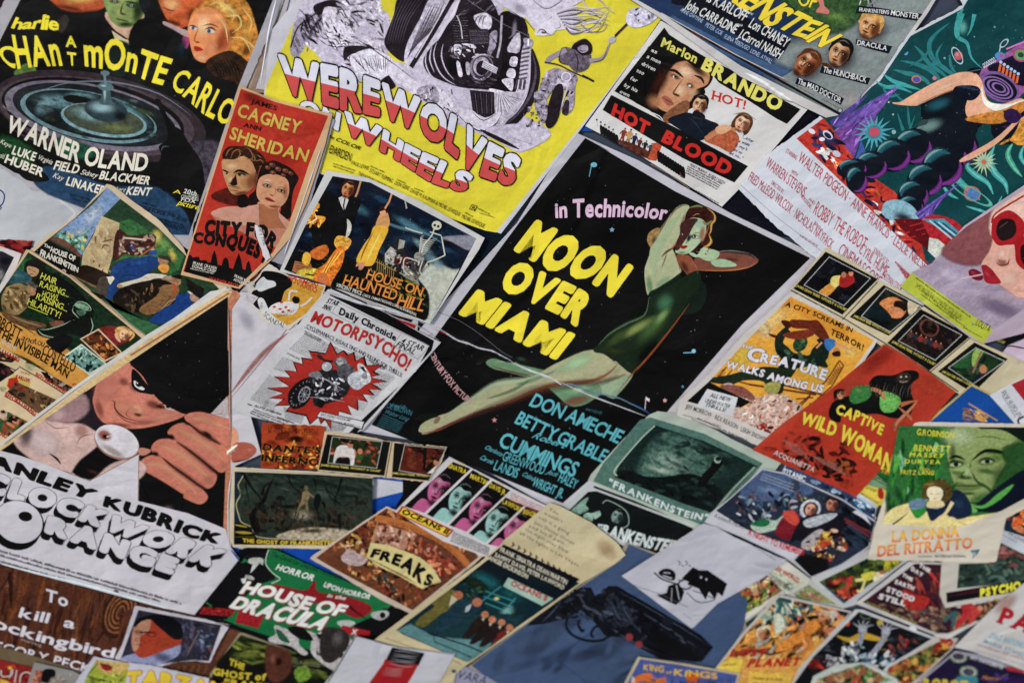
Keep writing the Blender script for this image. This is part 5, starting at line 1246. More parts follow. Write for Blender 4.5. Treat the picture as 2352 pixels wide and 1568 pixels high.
# ---- heart shaped sunglasses face poster
p=Poster('poster','poster of a pale face in red sunglasses above a lime green credit strip',10,
           '1500,408 1720,245 1940,-10 2352,-290 3200,-500 3200,500 2300,740 2070,800 2000,770','f','b8a6b2',up=(.3,-.95))
p.poly('1580,310 1720,245 1960,-10 2420,-300 3200,-450 3200,200 2352,560 2140,705','a898a8',.12)
p.clip('1580,310 1960,-10 2420,-300 3200,-450 3200,200 2352,560 2140,705')
p.poly('1800,150 2000,-20 2180,-120 2140,60 2060,230 1900,230','8a5254',.15,True,30);p.blob(1850,330,180,80,30,'c4b6c8',.8,.1);p.blob(2200,560,200,70,20,'7c6a86',.7);p.blob(2300,450,150,60,-20,'c8b0b8',.6);p.poly('2350,-60 2150,60 2140,-100 2300,-260 2420,-200','dcb8a8',.1,True,20)
p.poly('2150,60 2120,160 2060,260 2110,330 2180,380 2200,400 2260,440 2352,480 2600,400 2600,-100 2352,-60 2200,10','d8a694',.1,True,10);p.blob(2250,350,80,70,0,'e8c4b0',.8);p.blob(2200,240,50,30,20,'a06858',.8,.1);p.line('2160,240 2190,260 2240,250 2250,210',12,'7c4434',2,True);p.blob(2200,180,40,50,0,'ecc8b8',.8)
p.poly('2060,265 2090,260 2130,290 2160,330 2190,370 2180,385 2110,385 2080,360 2070,310','a01c2c',.15,True,3);p.blob(2100,320,20,40,-50,'c84050',.8);p.ell(2020,325,56,34,30,'7c1426',.15);p.blob(2000,310,26,14,30,'b0405c',.7);p.line('1915,352 2068,322',9,'c8b0b4')
p.poly('2130,-20 2150,-70 2250,-120 2352,-40 2350,60 2300,110 2240,120 2170,120 2130,60','a8121c',.1,True);p.poly('2165,-10 2200,-60 2280,-50 2300,20 2270,70 2200,90 2165,50','241416',.2,True);p.line('2185,0 2240,-40',8,'5c3c3c');p.poly('2290,90 2352,60 2420,100 2420,300 2352,290 2300,240 2290,160','a8121c',.1,True);p.poly('2330,130 2400,120 2400,260 2340,240','2c1818',.2,True);p.line('2130,-30 2160,-100 2352,-220',12,'a8121c',False,True)
p.clip('1500,408 1580,310 2140,705 2070,800')
p.poly('1500,408 1580,310 2140,705 2070,800','b4bc34',.05)
p.clip(None);p.part('credits');K='3c4020';p.up=(.45,-.9)
p.text('LOLITA','2015,670 2110,722',48,'32361c',.01);p.text('JAMES MASON SHELLEY WINTERS PETER SELLERS','1600,405 1915,640',34,K,0);p.micro('1605,350 1980,620',12,K);p.micro('1640,460 1960,700',10,K);p.micro('1930,690 2060,760',9,K);p.text('AND STANLEY KUBRICK','1640,440 1890,640',20,K,0);p.blob(2000,664,12,9,0,'2c94c4',1)

# ---- sheets of film stills (six and two)
p=Poster('poster','right hand sheet of black bordered film stills under the yellow monster poster',8,
           '985,140 1010,140 1320,330 1330,350 1540,450 1640,530 2040,790 2250,880 2400,950 2700,1080 2450,1400 2200,1320 1890,1140 745,430','f','c4b898',torn=2,lift=(1,0,.0012))
p.up=(.5,-.86)
BKB='101011'
def still(q,pic,pal,cap='JAMES DEAN "REBEL WITHOUT A CAUSE"',capq=None,seed=1,fig=None):
    p.poly(q,BKB);Q=pairs(pic);p.frame(pic,9,'b8b8b0')
    p.clip(Q);p.poly(pic,pal[0],.2);p.paint(pic,pal,36,40,40,50,.4,.3,2.4,seed=seed)
    if fig:fig()
    p.clip(None)
    if capq:p.text(cap,capq,17,'c8b84c',.02,track=.04)
p.clip(None)
def f1():
    p.poly('940,440 1040,370 1060,410 1000,470 960,460','d09438',.2,True);p.poly('1030,340 1090,330 1110,350 1060,410 1020,390','dccc74',.15,True);p.poly('1090,330 1160,320 1185,370 1130,410 1080,400','a82020',.2,True);p.ell(1110,325,17,20,0,'b07c5c');p.ell(1160,315,16,20,0,'c48c68');p.line('1145,300 1175,300',10,'1c1210')
def f2():
    p.poly('1360,520 1450,480 1540,540 1500,620 1400,600','d0884c',.3,True,5);p.ell(1500,540,50,34,30,'2a1a14',.3);p.ell(1480,580,50,30,20,'cf8a5c',.2);p.poly('1560,470 1640,520 1560,600','c8b898',.2,True);p.poly('1240,600 1330,520 1430,600 1420,640','142428',.3,True)
def f3():
    p.ell(1700,690,70,60,30,'6c4038',.4,ring=.8)
    for k in range(7):p.figure(1560+k*34,800+k*14,100,10,('5c3c34','2c3040','8c3430')[k%3],'241c1c')
def f4():
    p.poly('1860,950 2000,830 2080,860 1960,960','2c5c34',.4,True,5);p.poly('2000,860 2060,820 2070,860 2000,960','8ca84c',.3,True);p.line('2060,850 2000,1000',14,'8c6c5c');p.ell(2070,975,26,30,0,'b47c54');p.poly('2030,1010 2090,1000 2120,1080 1990,1060','1c2434',.2)
still('985,165 1345,355 1100,600 762,420','1010,205 1290,350 1110,535 840,395',['14141a','0c0c10','20242c'],capq='780,405 1125,575',seed=2,fig=f1)
still('1385,395 1660,540 1420,745 1150,615','1400,420 1640,545 1430,715 1235,610',['1c2420','3c3424','101414'],capq='1175,612 1430,735',seed=3,fig=f2)
still('1640,560 1985,745 1700,985 1410,795','1660,605 1920,740 1740,910 1490,780',['201414','4c2c24','14141c','3c2c20'],capq='1440,790 1735,950',seed=4,fig=f3)
still('2010,790 2240,905 2000,1140 1760,990','2020,830 2215,920 2000,1075 1835,965',['1c3820','14241a','3c4c34'],capq='1785,995 1980,1090',seed=5,fig=f4)
still('2400,560 2500,700 2240,810 2090,745','2380,600 2420,640 2190,755 2110,690',['14141a','181818'],capq='2095,750 2215,800',seed=6,fig=lambda:p.poly('2150,720 2230,620 2290,600 2260,680 2170,740','d0a040',.2,True))
p.line('745,430 1110,625 1400,800 1700,990 1900,1130',7,'2a2824');p.line('1345,372 1100,635',6,'26241f');p.line('1985,755 1700,1000',6,'26241f')

# ---- pink poster with brush strokes
p=Poster('poster','pale pink sheet with black brush lettering at the right edge',5,'2050,1060 2230,830 2352,560 2700,600 2700,1300 2200,1330','f','c8b4c4')
p.part('lettering');p.line('2190,835 2260,815 2352,830 2420,820',10,'1c1820',2,True);p.line('2300,750 2352,740 2400,760',9,'1c1820',2,True);p.line('2280,800 2352,700 2400,640',7,'1c1820',2,True);p.line('2290,690 2330,760',6,'1c1820',2);p.line('2310,670 2350,740',6,'1c1820',2)

# ---- yellow poster of the walking monster
p=Poster('poster','yellow and orange monster poster with bold white title and a steel bridge',9,
           '735,452 760,445 1000,570 1080,640 1200,700 1335,765 1345,780 1130,1090 930,1370 760,1560 560,1520 260,1390 0,1310 -40,1290 -20,1190 150,1040 400,760','f','c4beb6',lift=(0,1,.0018),torn=1.5)
p.up=(.35,-.94)
O1='d9a02e'
p.poly('745,475 980,590 1190,705 1320,775 940,1310 660,1450 240,1255 30,1195 180,1060 430,790',O1,.12)
p.clip('745,475 980,590 1190,705 1320,775 940,1310 660,1450 240,1255 30,1195 180,1060 430,790')
p.blob(620,640,200,90,-40,'e4c070',.9,.2);p.blob(560,700,60,90,-30,'dcc48c',.8,.3);p.blob(900,960,260,150,20,'dcb428',.8,.2);p.blob(420,880,140,90,-30,'dcc040',.8,.2);p.blob(960,640,300,60,30,'e09c24',.8);p.blob(1150,850,100,60,30,'e8cc70',.6,.2);p.blob(700,500,80,60,30,'e0901c',.6)
# bridge
for a_,b_,w_ in(((1080,915),(985,1060),9),((1110,950),(1030,1090),9),((1080,915),(1110,950),9),((985,1060),(800,1220),10),((1030,1090),(860,1240),10),((240,1020),(460,1080),10),((460,1080),(920,1150),14),((300,960),(240,1040),9),((340,980),(270,1060),8),((780,1180),(900,1170),9),((790,1250),(880,1160),9)):p.line([a_,b_],w_,'6c2c1c')
for k in range(8):p.line([(1075-k*12,930+k*18),(1090-k*9,980+k*14)],5,'8c3c1c');p.line([(1100-k*10,960+k*16),(1045-k*8,985+k*14)],5,'6c2c1c')
for k in range(5):p.line([(240+k*22,1020+k*6),(280+k*16,975+k*18)],5,'7c341c')
p.line('640,1070 1000,1160',12,'5c2418')
# monster, green; man held aloft
GN='1a2c22'
p.poly('730,680 690,700 640,760 650,830 680,880 660,960 720,980 830,960 920,950 1000,960 960,880 990,840 960,790 900,830 870,880 800,870 760,860 720,820 690,790 720,720',GN,.4,True,4)
p.line('730,700 660,770 670,860 740,900',46,GN,False,True,.4);p.line('870,930 970,900 985,830 940,760',46,GN,False,True,.4)
p.ell(810,800,60,46,-55,'2c4c34',.5);p.blob(830,780,26,20,-50,'6c8c50',.8,.3);p.line('770,830 800,835',8,'a83424',2)
p.paint('680,850 900,880 950,960 680,950',['2c4434','101c18','486450'],26,24,0,60,.3,.4,2)
p.poly('560,960 700,970 780,960 760,1010 700,1080 680,1140 590,1140 560,1060 420,1050 330,1080 180,1060 170,1040 300,1020 420,990','23301f',.4,True,4);p.poly('570,1080 670,1060 650,1140 575,1130','a09a50',.3,True,4)
p.poly('680,640 720,640 760,660 740,690 700,680','4c1c14',.2,True);p.poly('590,730 640,740 670,760 620,755','4c1c14',.2,True)
p.poly('740,640 800,635 880,640 930,640 980,700 1010,760 990,780 930,750 870,700 760,690','6c2c18',.3,True,2);p.poly('700,730 800,710 880,705 900,740 800,770 700,750','7c3420',.3,True,2);p.poly('985,770 1040,770 1055,800 1010,850 980,810','3c78b0',.2,True,2)
p.line('1045,790 1110,820 1175,850',18,'d0946c',2,True);p.line('920,830 960,790',12,'d0946c');p.ell(1060,850,24,22,0,'b87c5c');p.poly('1030,860 1080,850 1085,885 1040,885','3c1c10',.2,True)
p.poly('320,1070 380,1100 500,1160 480,1200 320,1120 270,1090','b8a8a4',.5,True,3);p.poly('270,1085 420,1100 500,1190 300,1120','8a5448',.4,True,3)
p.poly('30,1195 180,1060 260,1100 470,1200 330,1280 120,1240','14100f',.1)
# fleeing crowd
p.poly('480,1200 600,1150 680,1160 760,1190 820,1240 860,1330 700,1440 540,1390 300,1290 340,1240 440,1250','c8a898',.5,True,10)
p.paint('460,1190 700,1150 800,1300 360,1280',['d8b8a0','a86850','e0d0c4','7c3c34','c89078'],40,26,-50,40,.2,.3,2.5)
p.paint('320,1270 840,1300 700,1440 520,1390',['e4dcd4','a03c2c','c8b0a0','7c1c14','e4dcd4'],50,18,-60,50,.1,.3,2.5);p.paint('300,1290 700,1400 640,1450 320,1330',['7c140c','9c2418','3c0c08'],30,26,15,20,.1,.2,3);p.paint('700,1250 900,1200 860,1320 700,1430',['14100f','5c3428','c89078'],20,20,0,50,.1)
p.ell(615,1175,22,20,0,'e0c8b0');p.ell(735,1210,20,22,0,'c48c68');p.poly('715,1195 735,1180 760,1195 750,1205','1c1210')
p.clip(None)
p.poly('-30,1215 30,1200 230,1260 540,1395 700,1450 600,1530 260,1380 -30,1280','c4beb6')
p.poly('170,1110 380,1170 345,1300 95,1230','c8c8c8')
p.part('title');K='14100c';W='d0ccd0'
p.text('A CITY SCREAMS IN','705,540 880,600 1030,665 1165,725',34,K,.025,up=(.15,-1),jit=.6,slant=.2);p.text('TERROR!','1015,735 1130,790 1240,850',46,K,.03,up=(.1,-1),jit=.6,slant=.2)
p.text('THE','402,830 480,842',28,W,.03,out=K,outw=.03)
p.text('C','430,910 540,935',100,W,.05,out=K,outw=.03);p.text('REATURE','525,925 760,975 980,1055',66,W,.05,out=K,outw=.03,h1=78,track=.05);p.text('WALKS AMONG US','290,965 480,1010 700,1080 960,1140',52,W,.05,out=K,outw=.03,h1=58,track=.05)
p.part('credits');p.text('ALL NEW','185,1165 325,1200',30,K,.02,slant=.2);p.text('UNDERWATER','150,1200 320,1245',28,K,.01,slant=.2);p.text('THRILLS!','150,1228 290,1270',26,K,.02,slant=.2)
p.text('JEFF MORROW · REX REASON · LEIGH SNOWDEN','15,1245 180,1300 400,1400 600,1490',32,'2c2a2c',.01);p.micro('0,1290 260,1370',8,'5c5858');p.micro('100,1315 440,1470',12,'3c3838');p.micro('60,1320 500,1510',8,'5c5858')

# ---- red gorilla poster
p=Poster('poster','red horror poster with a dark ape, a lady in green and yellow wavy lettering',10,
           '1385,805 1420,810 1600,920 1880,1130 1700,1340 1400,1620 1190,1860 1100,1790 720,1640 480,1530 700,1340 1000,1130','f','a8442c',up=(.45,-.9),lift=(0,1,.001))
p.clip('1395,815 1880,1135 1190,1850 490,1530')
p.poly('1395,815 1880,1135 1190,1850 490,1530','b03a22',.1);p.blob(1350,900,200,80,-40,'962a20',.6,.2);p.blob(1700,1100,160,80,30,'c0482c',.6,.2);p.blob(1150,1100,160,90,-50,'b84a34',.6)
p.poly('1290,1060 1340,1020 1440,1020 1500,1000 1540,985 1610,990 1625,1030 1580,1070 1570,1130 1590,1200 1560,1290 1450,1310 1340,1280 1200,1290 1100,1290 1080,1340 1010,1300 1040,1200 1180,1150 1280,1110','121014',.4,True,4)
p.blob(1500,1050,40,26,30,'4c3c38',.8,.3);p.line('1490,1060 1520,1064',5,'8c6c5c');p.poly('1180,1100 1280,1090 1300,1140 1260,1190 1180,1210 1150,1170','3c7c40',.4,True,4);p.blob(1210,1120,40,26,20,'6ca050',.8);p.poly('1380,1130 1480,1160 1500,1200 1460,1260 1390,1270 1360,1220','6cac54',.4,True,4);p.line('1400,1150 1380,1250',10,'a8cc80',2,alpha=.7)
p.ell(1090,1150,36,28,-40,'c08858',.2);p.poly('1040,1130 1080,1110 1120,1120 1070,1140 1050,1190','1c1210',.3,True);p.line('1300,1110 1360,1130 1390,1180',26,'b87c54',False,True);p.line('1500,1220 1570,1200 1620,1190',34,'b4683c',1,True);p.line('1620,1190 1560,1260 1480,1340 1460,1400',22,'c0805c',2,True);p.line('1480,1230 1560,1300 1580,1330',20,'b87450',2,True);p.line('1455,1340 1470,1400',8,'3c7c44')
p.paint('700,1400 1180,1500 1150,1800 560,1540',['1c100e','5c1c14','9c3420','2c1410','8c2c1c'],70,40,20,40,.2,.4,2.6);p.t('i');p.paint('900,0 1200,60 1180,130 980,80',['1c100e','6c2014','3c1c10','8c4c20'],30,26,60,40,.2,.3,2);p.t('f')
p.clip(None);p.part('title');YY='d8c230'
p.text('CAPTIVE','1050,1275 1200,1340 1370,1430',70,YY,.05,up=(.35,-.94),h1=80,jit=.8,out='18100c',outw=.015);p.text('WILD WOMAN','805,1345 1000,1420 1180,1530 1420,1690',84,YY,.05,up=(.35,-.94),h1=130,jit=.8,out='18100c',outw=.015)
p.part('credits');p.text('ACQUANETTA','625,1560 900,1685',34,'c8c4c0',.01,jit=.6)
for k in range(5):p.micro([(690+k*16,1470+k*18),(800+k*16,1510+k*20)],15,'a86c60')
for k in range(4):p.micro([(880+k*26,1570+k*18),(1060+k*20,1640+k*22)],14,'a86c60')

p.part('picture')
for k in range(16):p.line([(1300+k*20,1060+(k*7)%30),(1290+k*19,1110+(k*11)%50),(1310+k*17,1170)],5,('4a4444','2c2626','6a5a50')[k%3],2,True)
p.poly('1480,1015 1540,1000 1570,1020 1560,1060 1510,1075 1480,1050','3c302c',.5,True,3);p.ell(1505,1028,7,5,0,'c8b8a0');p.ell(1540,1026,7,5,0,'c8b8a0');p.line('1495,1058 1520,1064 1550,1056',6,'a08c7c');p.face(1090,1152,30,26,-50,'c89068','7c4028','e0b088','2c1810',neck=False)
# ---- blue aeroplane poster
p=Poster('poster','bright blue poster with a tan propeller aeroplane right of the red ape poster',9,'1995,1075 2130,1145 2260,1240 2700,1400 2650,1600 1700,1600 1640,1370','f','b8a860',up=(.6,-.8))
p.poly('1990,1090 2120,1155 2250,1260 2700,1420 2650,1600 1680,1600 1670,1370','12529a',.08)
p.paint('1930,1240 2050,1260 2180,1340 1930,1330',['c89c54','b87c3c','8c6c40','dcb46c'],30,30,25,20,.1,.3,4);p.line('1970,1210 2170,1330',10,'b89058');p.line('1930,1280 2080,1340',12,'a87c44');p.line('1985,1260 2010,1330',6,'5c4430');p.ell(2050,1310,40,20,30,'cc9c58',.3)
# ---- white ticket with barcode numbers
p=Poster('ticket','white ticket with small black characters and a red block at the right edge',10,'2115,1155 2260,1075 2352,1030 2600,900 2700,1200 2352,1400 2290,1350','f','c4c4c8','ticket',up=(.5,-.8))
p.poly('2265,1080 2352,1040 2600,920 2600,1150 2352,1190','a82430');p.part('lettering');p.text('BN NK AB 09C6 070','2195,1135 2310,1310',34,'24242c',0.0,up=(.8,-.5));p.micro('2200,1160 2290,1310',14,'7c8ca8')
p.up=(.8,-.5);p.line('2352,1300 2310,1330 2352,1400',14,'201418',False,True)

# ---- yellow and green poster under the ape poster
p=Poster('poster','yellow edged green poster mostly hidden between the ape poster and the green portrait poster',6,'1600,1340 1760,1300 1700,1600 1560,1750 1600,1960 1300,1900 1080,1800','f','d8c848',up=(.5,-.86))
p.t('i');p.poly('1280,70 1420,-60 1600,-260 1600,260 1400,240 1180,160','1c6c34',.2);p.poly('1260,150 1330,130 1420,200 1400,240 1230,190','7c9c78',.2);p.poly('1110,190 1160,155 1370,280 1345,360','e0cc4c',.1)
p.poly('1370,45 1420,0 1460,-10 1450,60','d8b048');p.paint('1400,-160 1600,-260 1500,0 1380,40',['1c5c8c','7cb4c8','3c8c5c'],20,30)
p.part('title');p.text('TRO','1360,115 1440,145',40,'d8a02c',.04);p.part('credits');p.text('Burt Forster','1190,200 1330,255',30,'2c2a1c',.0,slant=.2);p.text('International','1190,250 1340,335',26,'2c2a1c',.0,slant=.2);p.poly('1345,240 1365,220 1385,260 1380,300 1350,290','b02c20',.1,True)
for k in range(3):p.micro([(1290+k*10,110+k*26),(1400+k*8,170+k*24)],12,'0c3c1c')

# ---- green portrait poster with Italian title
p=Poster('poster','green portrait poster on cream paper with orange Italian slab lettering',12,
           '1600,1345 1640,1338 2000,1345 2400,1352 2800,1370 2800,1700 2420,1900 2230,2000 2160,2300 2080,2305 1650,2295 1275,2285 1320,2080 1410,1800 1500,1500','f','c9c0ae',torn=1.5,lift=(0,1,.0016),up=(.05,-1))
p.t('i')
p.poly('1490,-200 1900,-190 2352,-180 2800,-170 2800,60 2352,100 2300,220 2200,360 2080,410 1900,440 1500,440 1420,420 1400,300 1440,60','35703a',.3,False,10)
p.clip('1490,-200 2800,-190 2800,60 2200,380 1900,500 1380,470 1400,300')
p.paint('1440,-60 1800,-60 1700,420 1400,420',['1c6a24','3c9434','145020','5aa840','7cb488','1c5c2c'],70,60,95,12,.6,.3,4);p.paint('1650,-200 2352,-200 2352,-100 1700,-60',['1c6a24','3c9434','145020','8cbc50'],40,60,10,20,.5,.3,3)
p.blob(1430,380,60,80,10,'16401f',.6)
# big green head
p.poly('1830,-60 1900,-200 2352,-210 2420,-60 2400,60 2300,140 2240,260 2160,330 2050,360 1950,310 1880,200 1840,80','8f9f62',.2,True,8)
p.blob(1900,-130,150,90,0,'b4c494',.9,.2);p.blob(2230,160,130,130,-50,'2c5c2c',.85,.3);p.blob(2200,0,160,60,10,'6a9444',.6,.3);p.blob(1920,90,90,60,0,'a8c078',.8,.2);p.blob(2060,300,130,60,-20,'3c7038',.7,.3);p.blob(1980,140,60,40,0,'b0c484',.7);p.blob(2320,-60,60,120,20,'4c7c34',.8,.3);p.blob(1860,0,30,120,0,'3c5c30',.6)
p.poly('2040,-190 2200,-230 2420,-200 2420,-60 2330,-110 2200,-180','16241a',.4,True,8)
for x,y in((1880,60),(2095,40)):
    p.blob(x,y,84,34,-4,'2c4c20',.9,.2,.3);p.ell(x,y+4,40,13,-3,'a8b88c');p.ell(x+4,y+2,18,14,0,'10180c');p.line([(x-62,y-4),(x,y-24),(x+62,y)],9,'16200f',2,True)
p.line('1835,25 1880,5 1950,30',20,'18240f',2,True);p.line('1990,40 2080,-30 2200,-20 2240,10',28,'18240f',2,True)
p.line('1985,40 1975,90 1920,130 1940,150',16,'466c30',2,True);p.blob(1945,150,70,20,5,'2c4420',.9);p.blob(1960,110,30,50,10,'b8cc90',.8)
p.poly('1860,200 1920,190 1960,200 2060,195 2085,205 2000,240 1900,235','6c8248',.2,True,3);p.line('1855,203 1950,210 2085,204',8,'1c2c14',2,True);p.blob(1970,262,70,16,0,'3c5c28',.8)
p.poly('2220,-40 2352,-60 2400,60 2300,150 2200,260 2120,300 2180,180 2240,60','2f5a2c',.3,True,30);p.line('1990,110 2030,180 2110,230 2130,280',22,'335a2a',2,True,alpha=.9);p.line('1900,180 1860,230 1880,290',18,'335a2a',2,True,alpha=.8);p.line('2000,-120 2120,-130 2240,-100',10,'5c7c40',2,True,alpha=.8);p.line('1900,-100 2000,-90',10,'6c8c4c',2,alpha=.8);p.blob(2100,110,90,24,10,'4c7034',.8);p.blob(1890,120,50,18,0,'5c7c40',.8);p.line('1880,300 1960,330 2080,320',16,'2c5024',2,True,alpha=.8)
p.poly('2300,130 2420,100 2420,260 2230,380 2060,385 2000,360','101c2c',.2,True,6);p.poly('1930,310 2060,365 2200,290 2280,200 2180,260 2060,350','5aa04a',.2,True,5);p.poly('1900,300 1960,330 2030,380 1960,390','6cac54',.2,True,5)
# seated woman leaning on her hands
p.poly('1370,470 1430,380 1560,330 1700,320 1800,380 1900,430 2150,400 2160,410 2000,470 1800,500 1400,520 1340,560','d8ca88',.2,True,6);p.blob(1600,450,160,30,0,'ecdc94',.9)
p.line('1590,350 1520,420 1440,470 1370,540',34,'d8c490',1,True);p.line('1400,500 1470,460 1560,390',12,'1c4c24',2,True);p.line('1345,545 1400,560',12,'6c4c2c',2)
p.poly('1560,330 1620,290 1700,340 1640,420 1600,420','2c8c34',.3,True,4);p.poly('1580,310 1660,300 1670,350 1590,370 1560,345','6c8498',.4,True,4)
p.poly('1680,330 1780,330 1880,240 1960,290 1990,400 1880,440 1800,400 1720,450 1690,400','1c2c44',.3,True,4);p.blob(1900,330,60,50,30,'2c4460',.8,.2);p.line('1690,345 1740,362 1800,350',12,'8c9cac',2,True,.3)
p.line('1860,320 1810,400 1740,460 1700,490',28,'d8c490',1,True);p.line('1770,460 1850,430 1920,460 2020,430 2160,400',22,'d8c284',1,True);p.line('1900,450 1960,480 2060,450',14,'c8a868',2,True)
p.poly('1660,210 1700,175 1790,165 1840,200 1860,260 1830,310 1770,330 1760,260 1700,230 1680,300 1650,280','5c4c24',.5,True,4);p.poly('1690,230 1740,215 1790,240 1780,300 1730,330 1690,290','e4d8b4',.08,True,3);p.line('1680,280 1700,300',10,'3c2c14');p.line('1705,262 1722,266',4,'3c2c1c');p.line('1745,264 1765,262',4,'3c2c1c');p.line('1728,298 1748,298',5,'a83c2c');p.blob(1700,200,60,20,-10,'9c8438',.7,.3);p.poly('1690,320 1780,310 1800,350 1690,360','d8c490',.1,True)
p.clip(None);p.part('title')
p.text('LA DONNA','1440,600 1670,582 1905,560',78,'dca028',.03,serif=True,track=.05,split=[(-.2,.3,'d8842c'),(.3,1.2,'dcae34')]);p.text('DEL RITRATTO','1340,700 1640,672 1995,640',78,'d87430',.03,serif=True,track=.05,split=[(-.2,.35,'cc5c30'),(.35,1.2,'d89038')])
p.part('credits');YG='d0cc28'
p.text('G.ROBINSON','1612,-142 1868,-118',42,YG,.02,slant=.1);p.text('BENNETT','1590,-30 1840,-22',44,YG,.02,slant=.15,track=.12);p.text('MASSEY','1560,8 1800,16',30,YG,.02,slant=.15,track=.16);p.text('DURYEA','1530,55 1775,60',28,YG,.02,slant=.1,track=.22);p.text('FRITZ LANG','1500,130 1730,135',30,YG,.015,slant=.1,track=.12);p.text('Regia','1630,98 1700,104',22,'d8a83c',0,slant=.2)
p.text('INTERNATIONAL','1740,702 1955,702',18,'1c3c5c',.02);p.micro('1620,698 1725,700',10,'5c6c7c');p.part('emblem');p.poly('1980,655 2050,645 2030,680 1995,710 2000,680','3c6c7c',.2);p.text('W','1992,700 2020,698',36,'b8c4c4',.02)

# ---- two dark green and black monster lobby cards
p=Poster('lobby_card','dark green lobby card with a hunched silhouette on a storm lit hill',6,
           '2120,1290 2180,1265 2400,1290 2680,1450 3030,1620 2900,1790 2620,2060 2500,2070 2300,2000 1700,1740 1720,1700 1950,1450','e','aab4a6',up=(.4,-.92),lift=(0,1,.001))
p.t('h');p.poly('2060,-245 2130,-262 2500,-150 2905,55 2550,478 2480,478 1735,178 1800,60','54766a',.2)
p.poly('2155,-210 2500,-100 2870,75 2720,230 2550,395 2352,330 1885,150 1920,40 2060,-100','1c302c',.4)
p.clip('2155,-210 2500,-100 2870,75 2720,230 2550,395 2352,330 1885,150 1920,40 2060,-100')
p.poly('2160,-60 2260,-120 2400,-80 2540,20 2560,80 2480,140 2352,120 2140,130 2070,120','4c6c60',.5,True,60);p.blob(2260,40,160,70,20,'98b0a0',.8,.3,.1);p.blob(2200,100,130,30,15,'a8bca8',.8,.2);p.blob(2420,-40,120,40,20,'5c7c70',.7,.4);p.paint('2160,-180 2700,20 2600,200 2150,100',['2c4840','6a887a','182826','3c5c50'],50,60,20,20,.8,.4,3,alpha=.7)
p.poly('1890,150 1980,110 2100,150 2260,150 2352,130 2480,150 2620,260 2540,390','101c1a',.5,True,8);p.paint('1900,140 2560,180 2540,380 2000,220',['1c2c28','0c1614','2c403a'],40,50,20,20,.5,.3,3)
p.t('g');p.t('i');p.poly('100,210 140,130 190,80 220,20 260,20 270,60 240,100 190,160 150,210','0c1412',.3,True,3);p.ell(240,30,24,24,0,'93a89a');p.ell(245,24,20,16,0,'1c2422');p.t('h')
p.clip(None);p.line('2560,395 2640,300 2720,210 2850,80',16,'9aae9e',False,True,alpha=.9);p.line('1900,140 1880,110 1930,40 2060,-110 2160,-205',9,'a8b8a8',False,True)
p.part('title');p.text('"FRANKENSTEIN"','1835,205 2080,310 2352,420 2520,450',50,'c8d0cc',.035,up=(.3,-.95),track=.12,h1=46)
p=Poster('lobby_card','nearly black lobby card with white curved lettering below the dark green one',5,
           '1690,200 1740,190 2352,425 2480,480 2600,500 2450,640 2230,720 2100,700 1900,600 1520,380','h','b4b8b4',up=(.4,-.92))
p.poly('1700,250 1760,245 2352,470 2420,500 2460,560 2250,700 2200,690 1930,580 1560,385','0f1a1a',.2)
p.line('1740,215 2352,440 2560,490',16,'12181a',False,True)
p.poly('1570,400 1640,330 1700,290 1680,340 1700,370 1640,400','7c9c8c',.3,True,5);p.ell(1700,430,36,36,0,'8ca898',.4);p.poly('1720,400 1780,380 1790,410 1750,440','9cb4a4',.3);p.ell(1905,420,50,56,0,'1c2826',.3);p.face(1900,420,40,48,20,'7c9488','1c2c28','b0c0b4','0c1010',neck=False,lip='2c3c34');p.line('1800,330 1840,310 1960,380 1980,470 1940,500',5,'9cb0a4',False,True)
p.part('title');p.text('FRANKENSTEIN','1760,520 1930,590 2120,640 2300,680',60,'c4ccc8',.045,top='1770,470 1950,500 2150,560 2352,590',track=.04)

# ---- shipwreck poster
p=Poster('poster','blue storm ship poster with a crowd in shawls and red letters on a white strip',9,
           '545,90 700,120 1100,300 1330,450 1290,630 1100,760 890,845 760,740 700,700 400,560 150,460 190,400 330,290','i','b4b4b8',up=(.45,-.9))
p.poly('550,98 700,130 1100,310 1325,460 1280,625 1090,750 885,835 770,720 830,650 440,510 230,380 350,280','2c3444',.3)
p.clip('550,98 700,130 1100,310 1325,460 1280,625 1090,750 885,835 770,720 250,400 350,280')
p.poly('550,98 720,140 900,240 700,300 400,290','4c6080',.3,True,20);p.blob(600,240,140,40,10,'7c90b0',.7,.3);p.poly('740,230 780,170 800,230','3c4454',.2,True,10)
p.paint('350,280 800,260 900,420 400,460',['14181f','3c4454','a8a8b0','1c2430','6c4c4c','788494','4c6c7c'],120,24,30,50,.2,.3,2.5)
p.paint('780,240 1000,300 980,360 800,310',['c8b840','4c6c5c','2c4c54'],16,10,0,60,.1);p.paint('1050,300 1320,460 1280,620 1000,560',['10181f','1c2c3c','2c3c4c','0c1016'],60,50,40,30,.4,.3,3)
p.poly('470,480 560,440 640,450 700,410 700,480 600,520 520,530','a8b8a8',.4,True,4);p.poly('470,470 560,490 600,460 560,440','1c6c44',.3,True,4);p.poly('640,540 680,440 740,400 790,400 800,480 740,580','7c1c2c',.4,True,4);p.poly('690,400 760,380 800,440 780,480 720,450','c44c38',.3,True,4)
p.ell(880,370,74,66,-30,'b8bcc4',.3);p.ell(882,370,54,50,-30,'4c3428',.2);p.face(880,375,36,42,20,'d09880','6c3c34','ecc0a8','4c3428',hairstyle='none',neck=False)
p.poly('820,440 960,400 1080,400 1120,440 1060,560 900,600 780,580 740,600','1c1a24',.3,True,4);p.poly('840,450 960,410 1060,400 1040,430 960,470 900,490 850,490','a8acb0',.5,True,5)
p.face(1030,340,44,46,10,'b07860','4c2824','d8a088','14121a',neck=False)
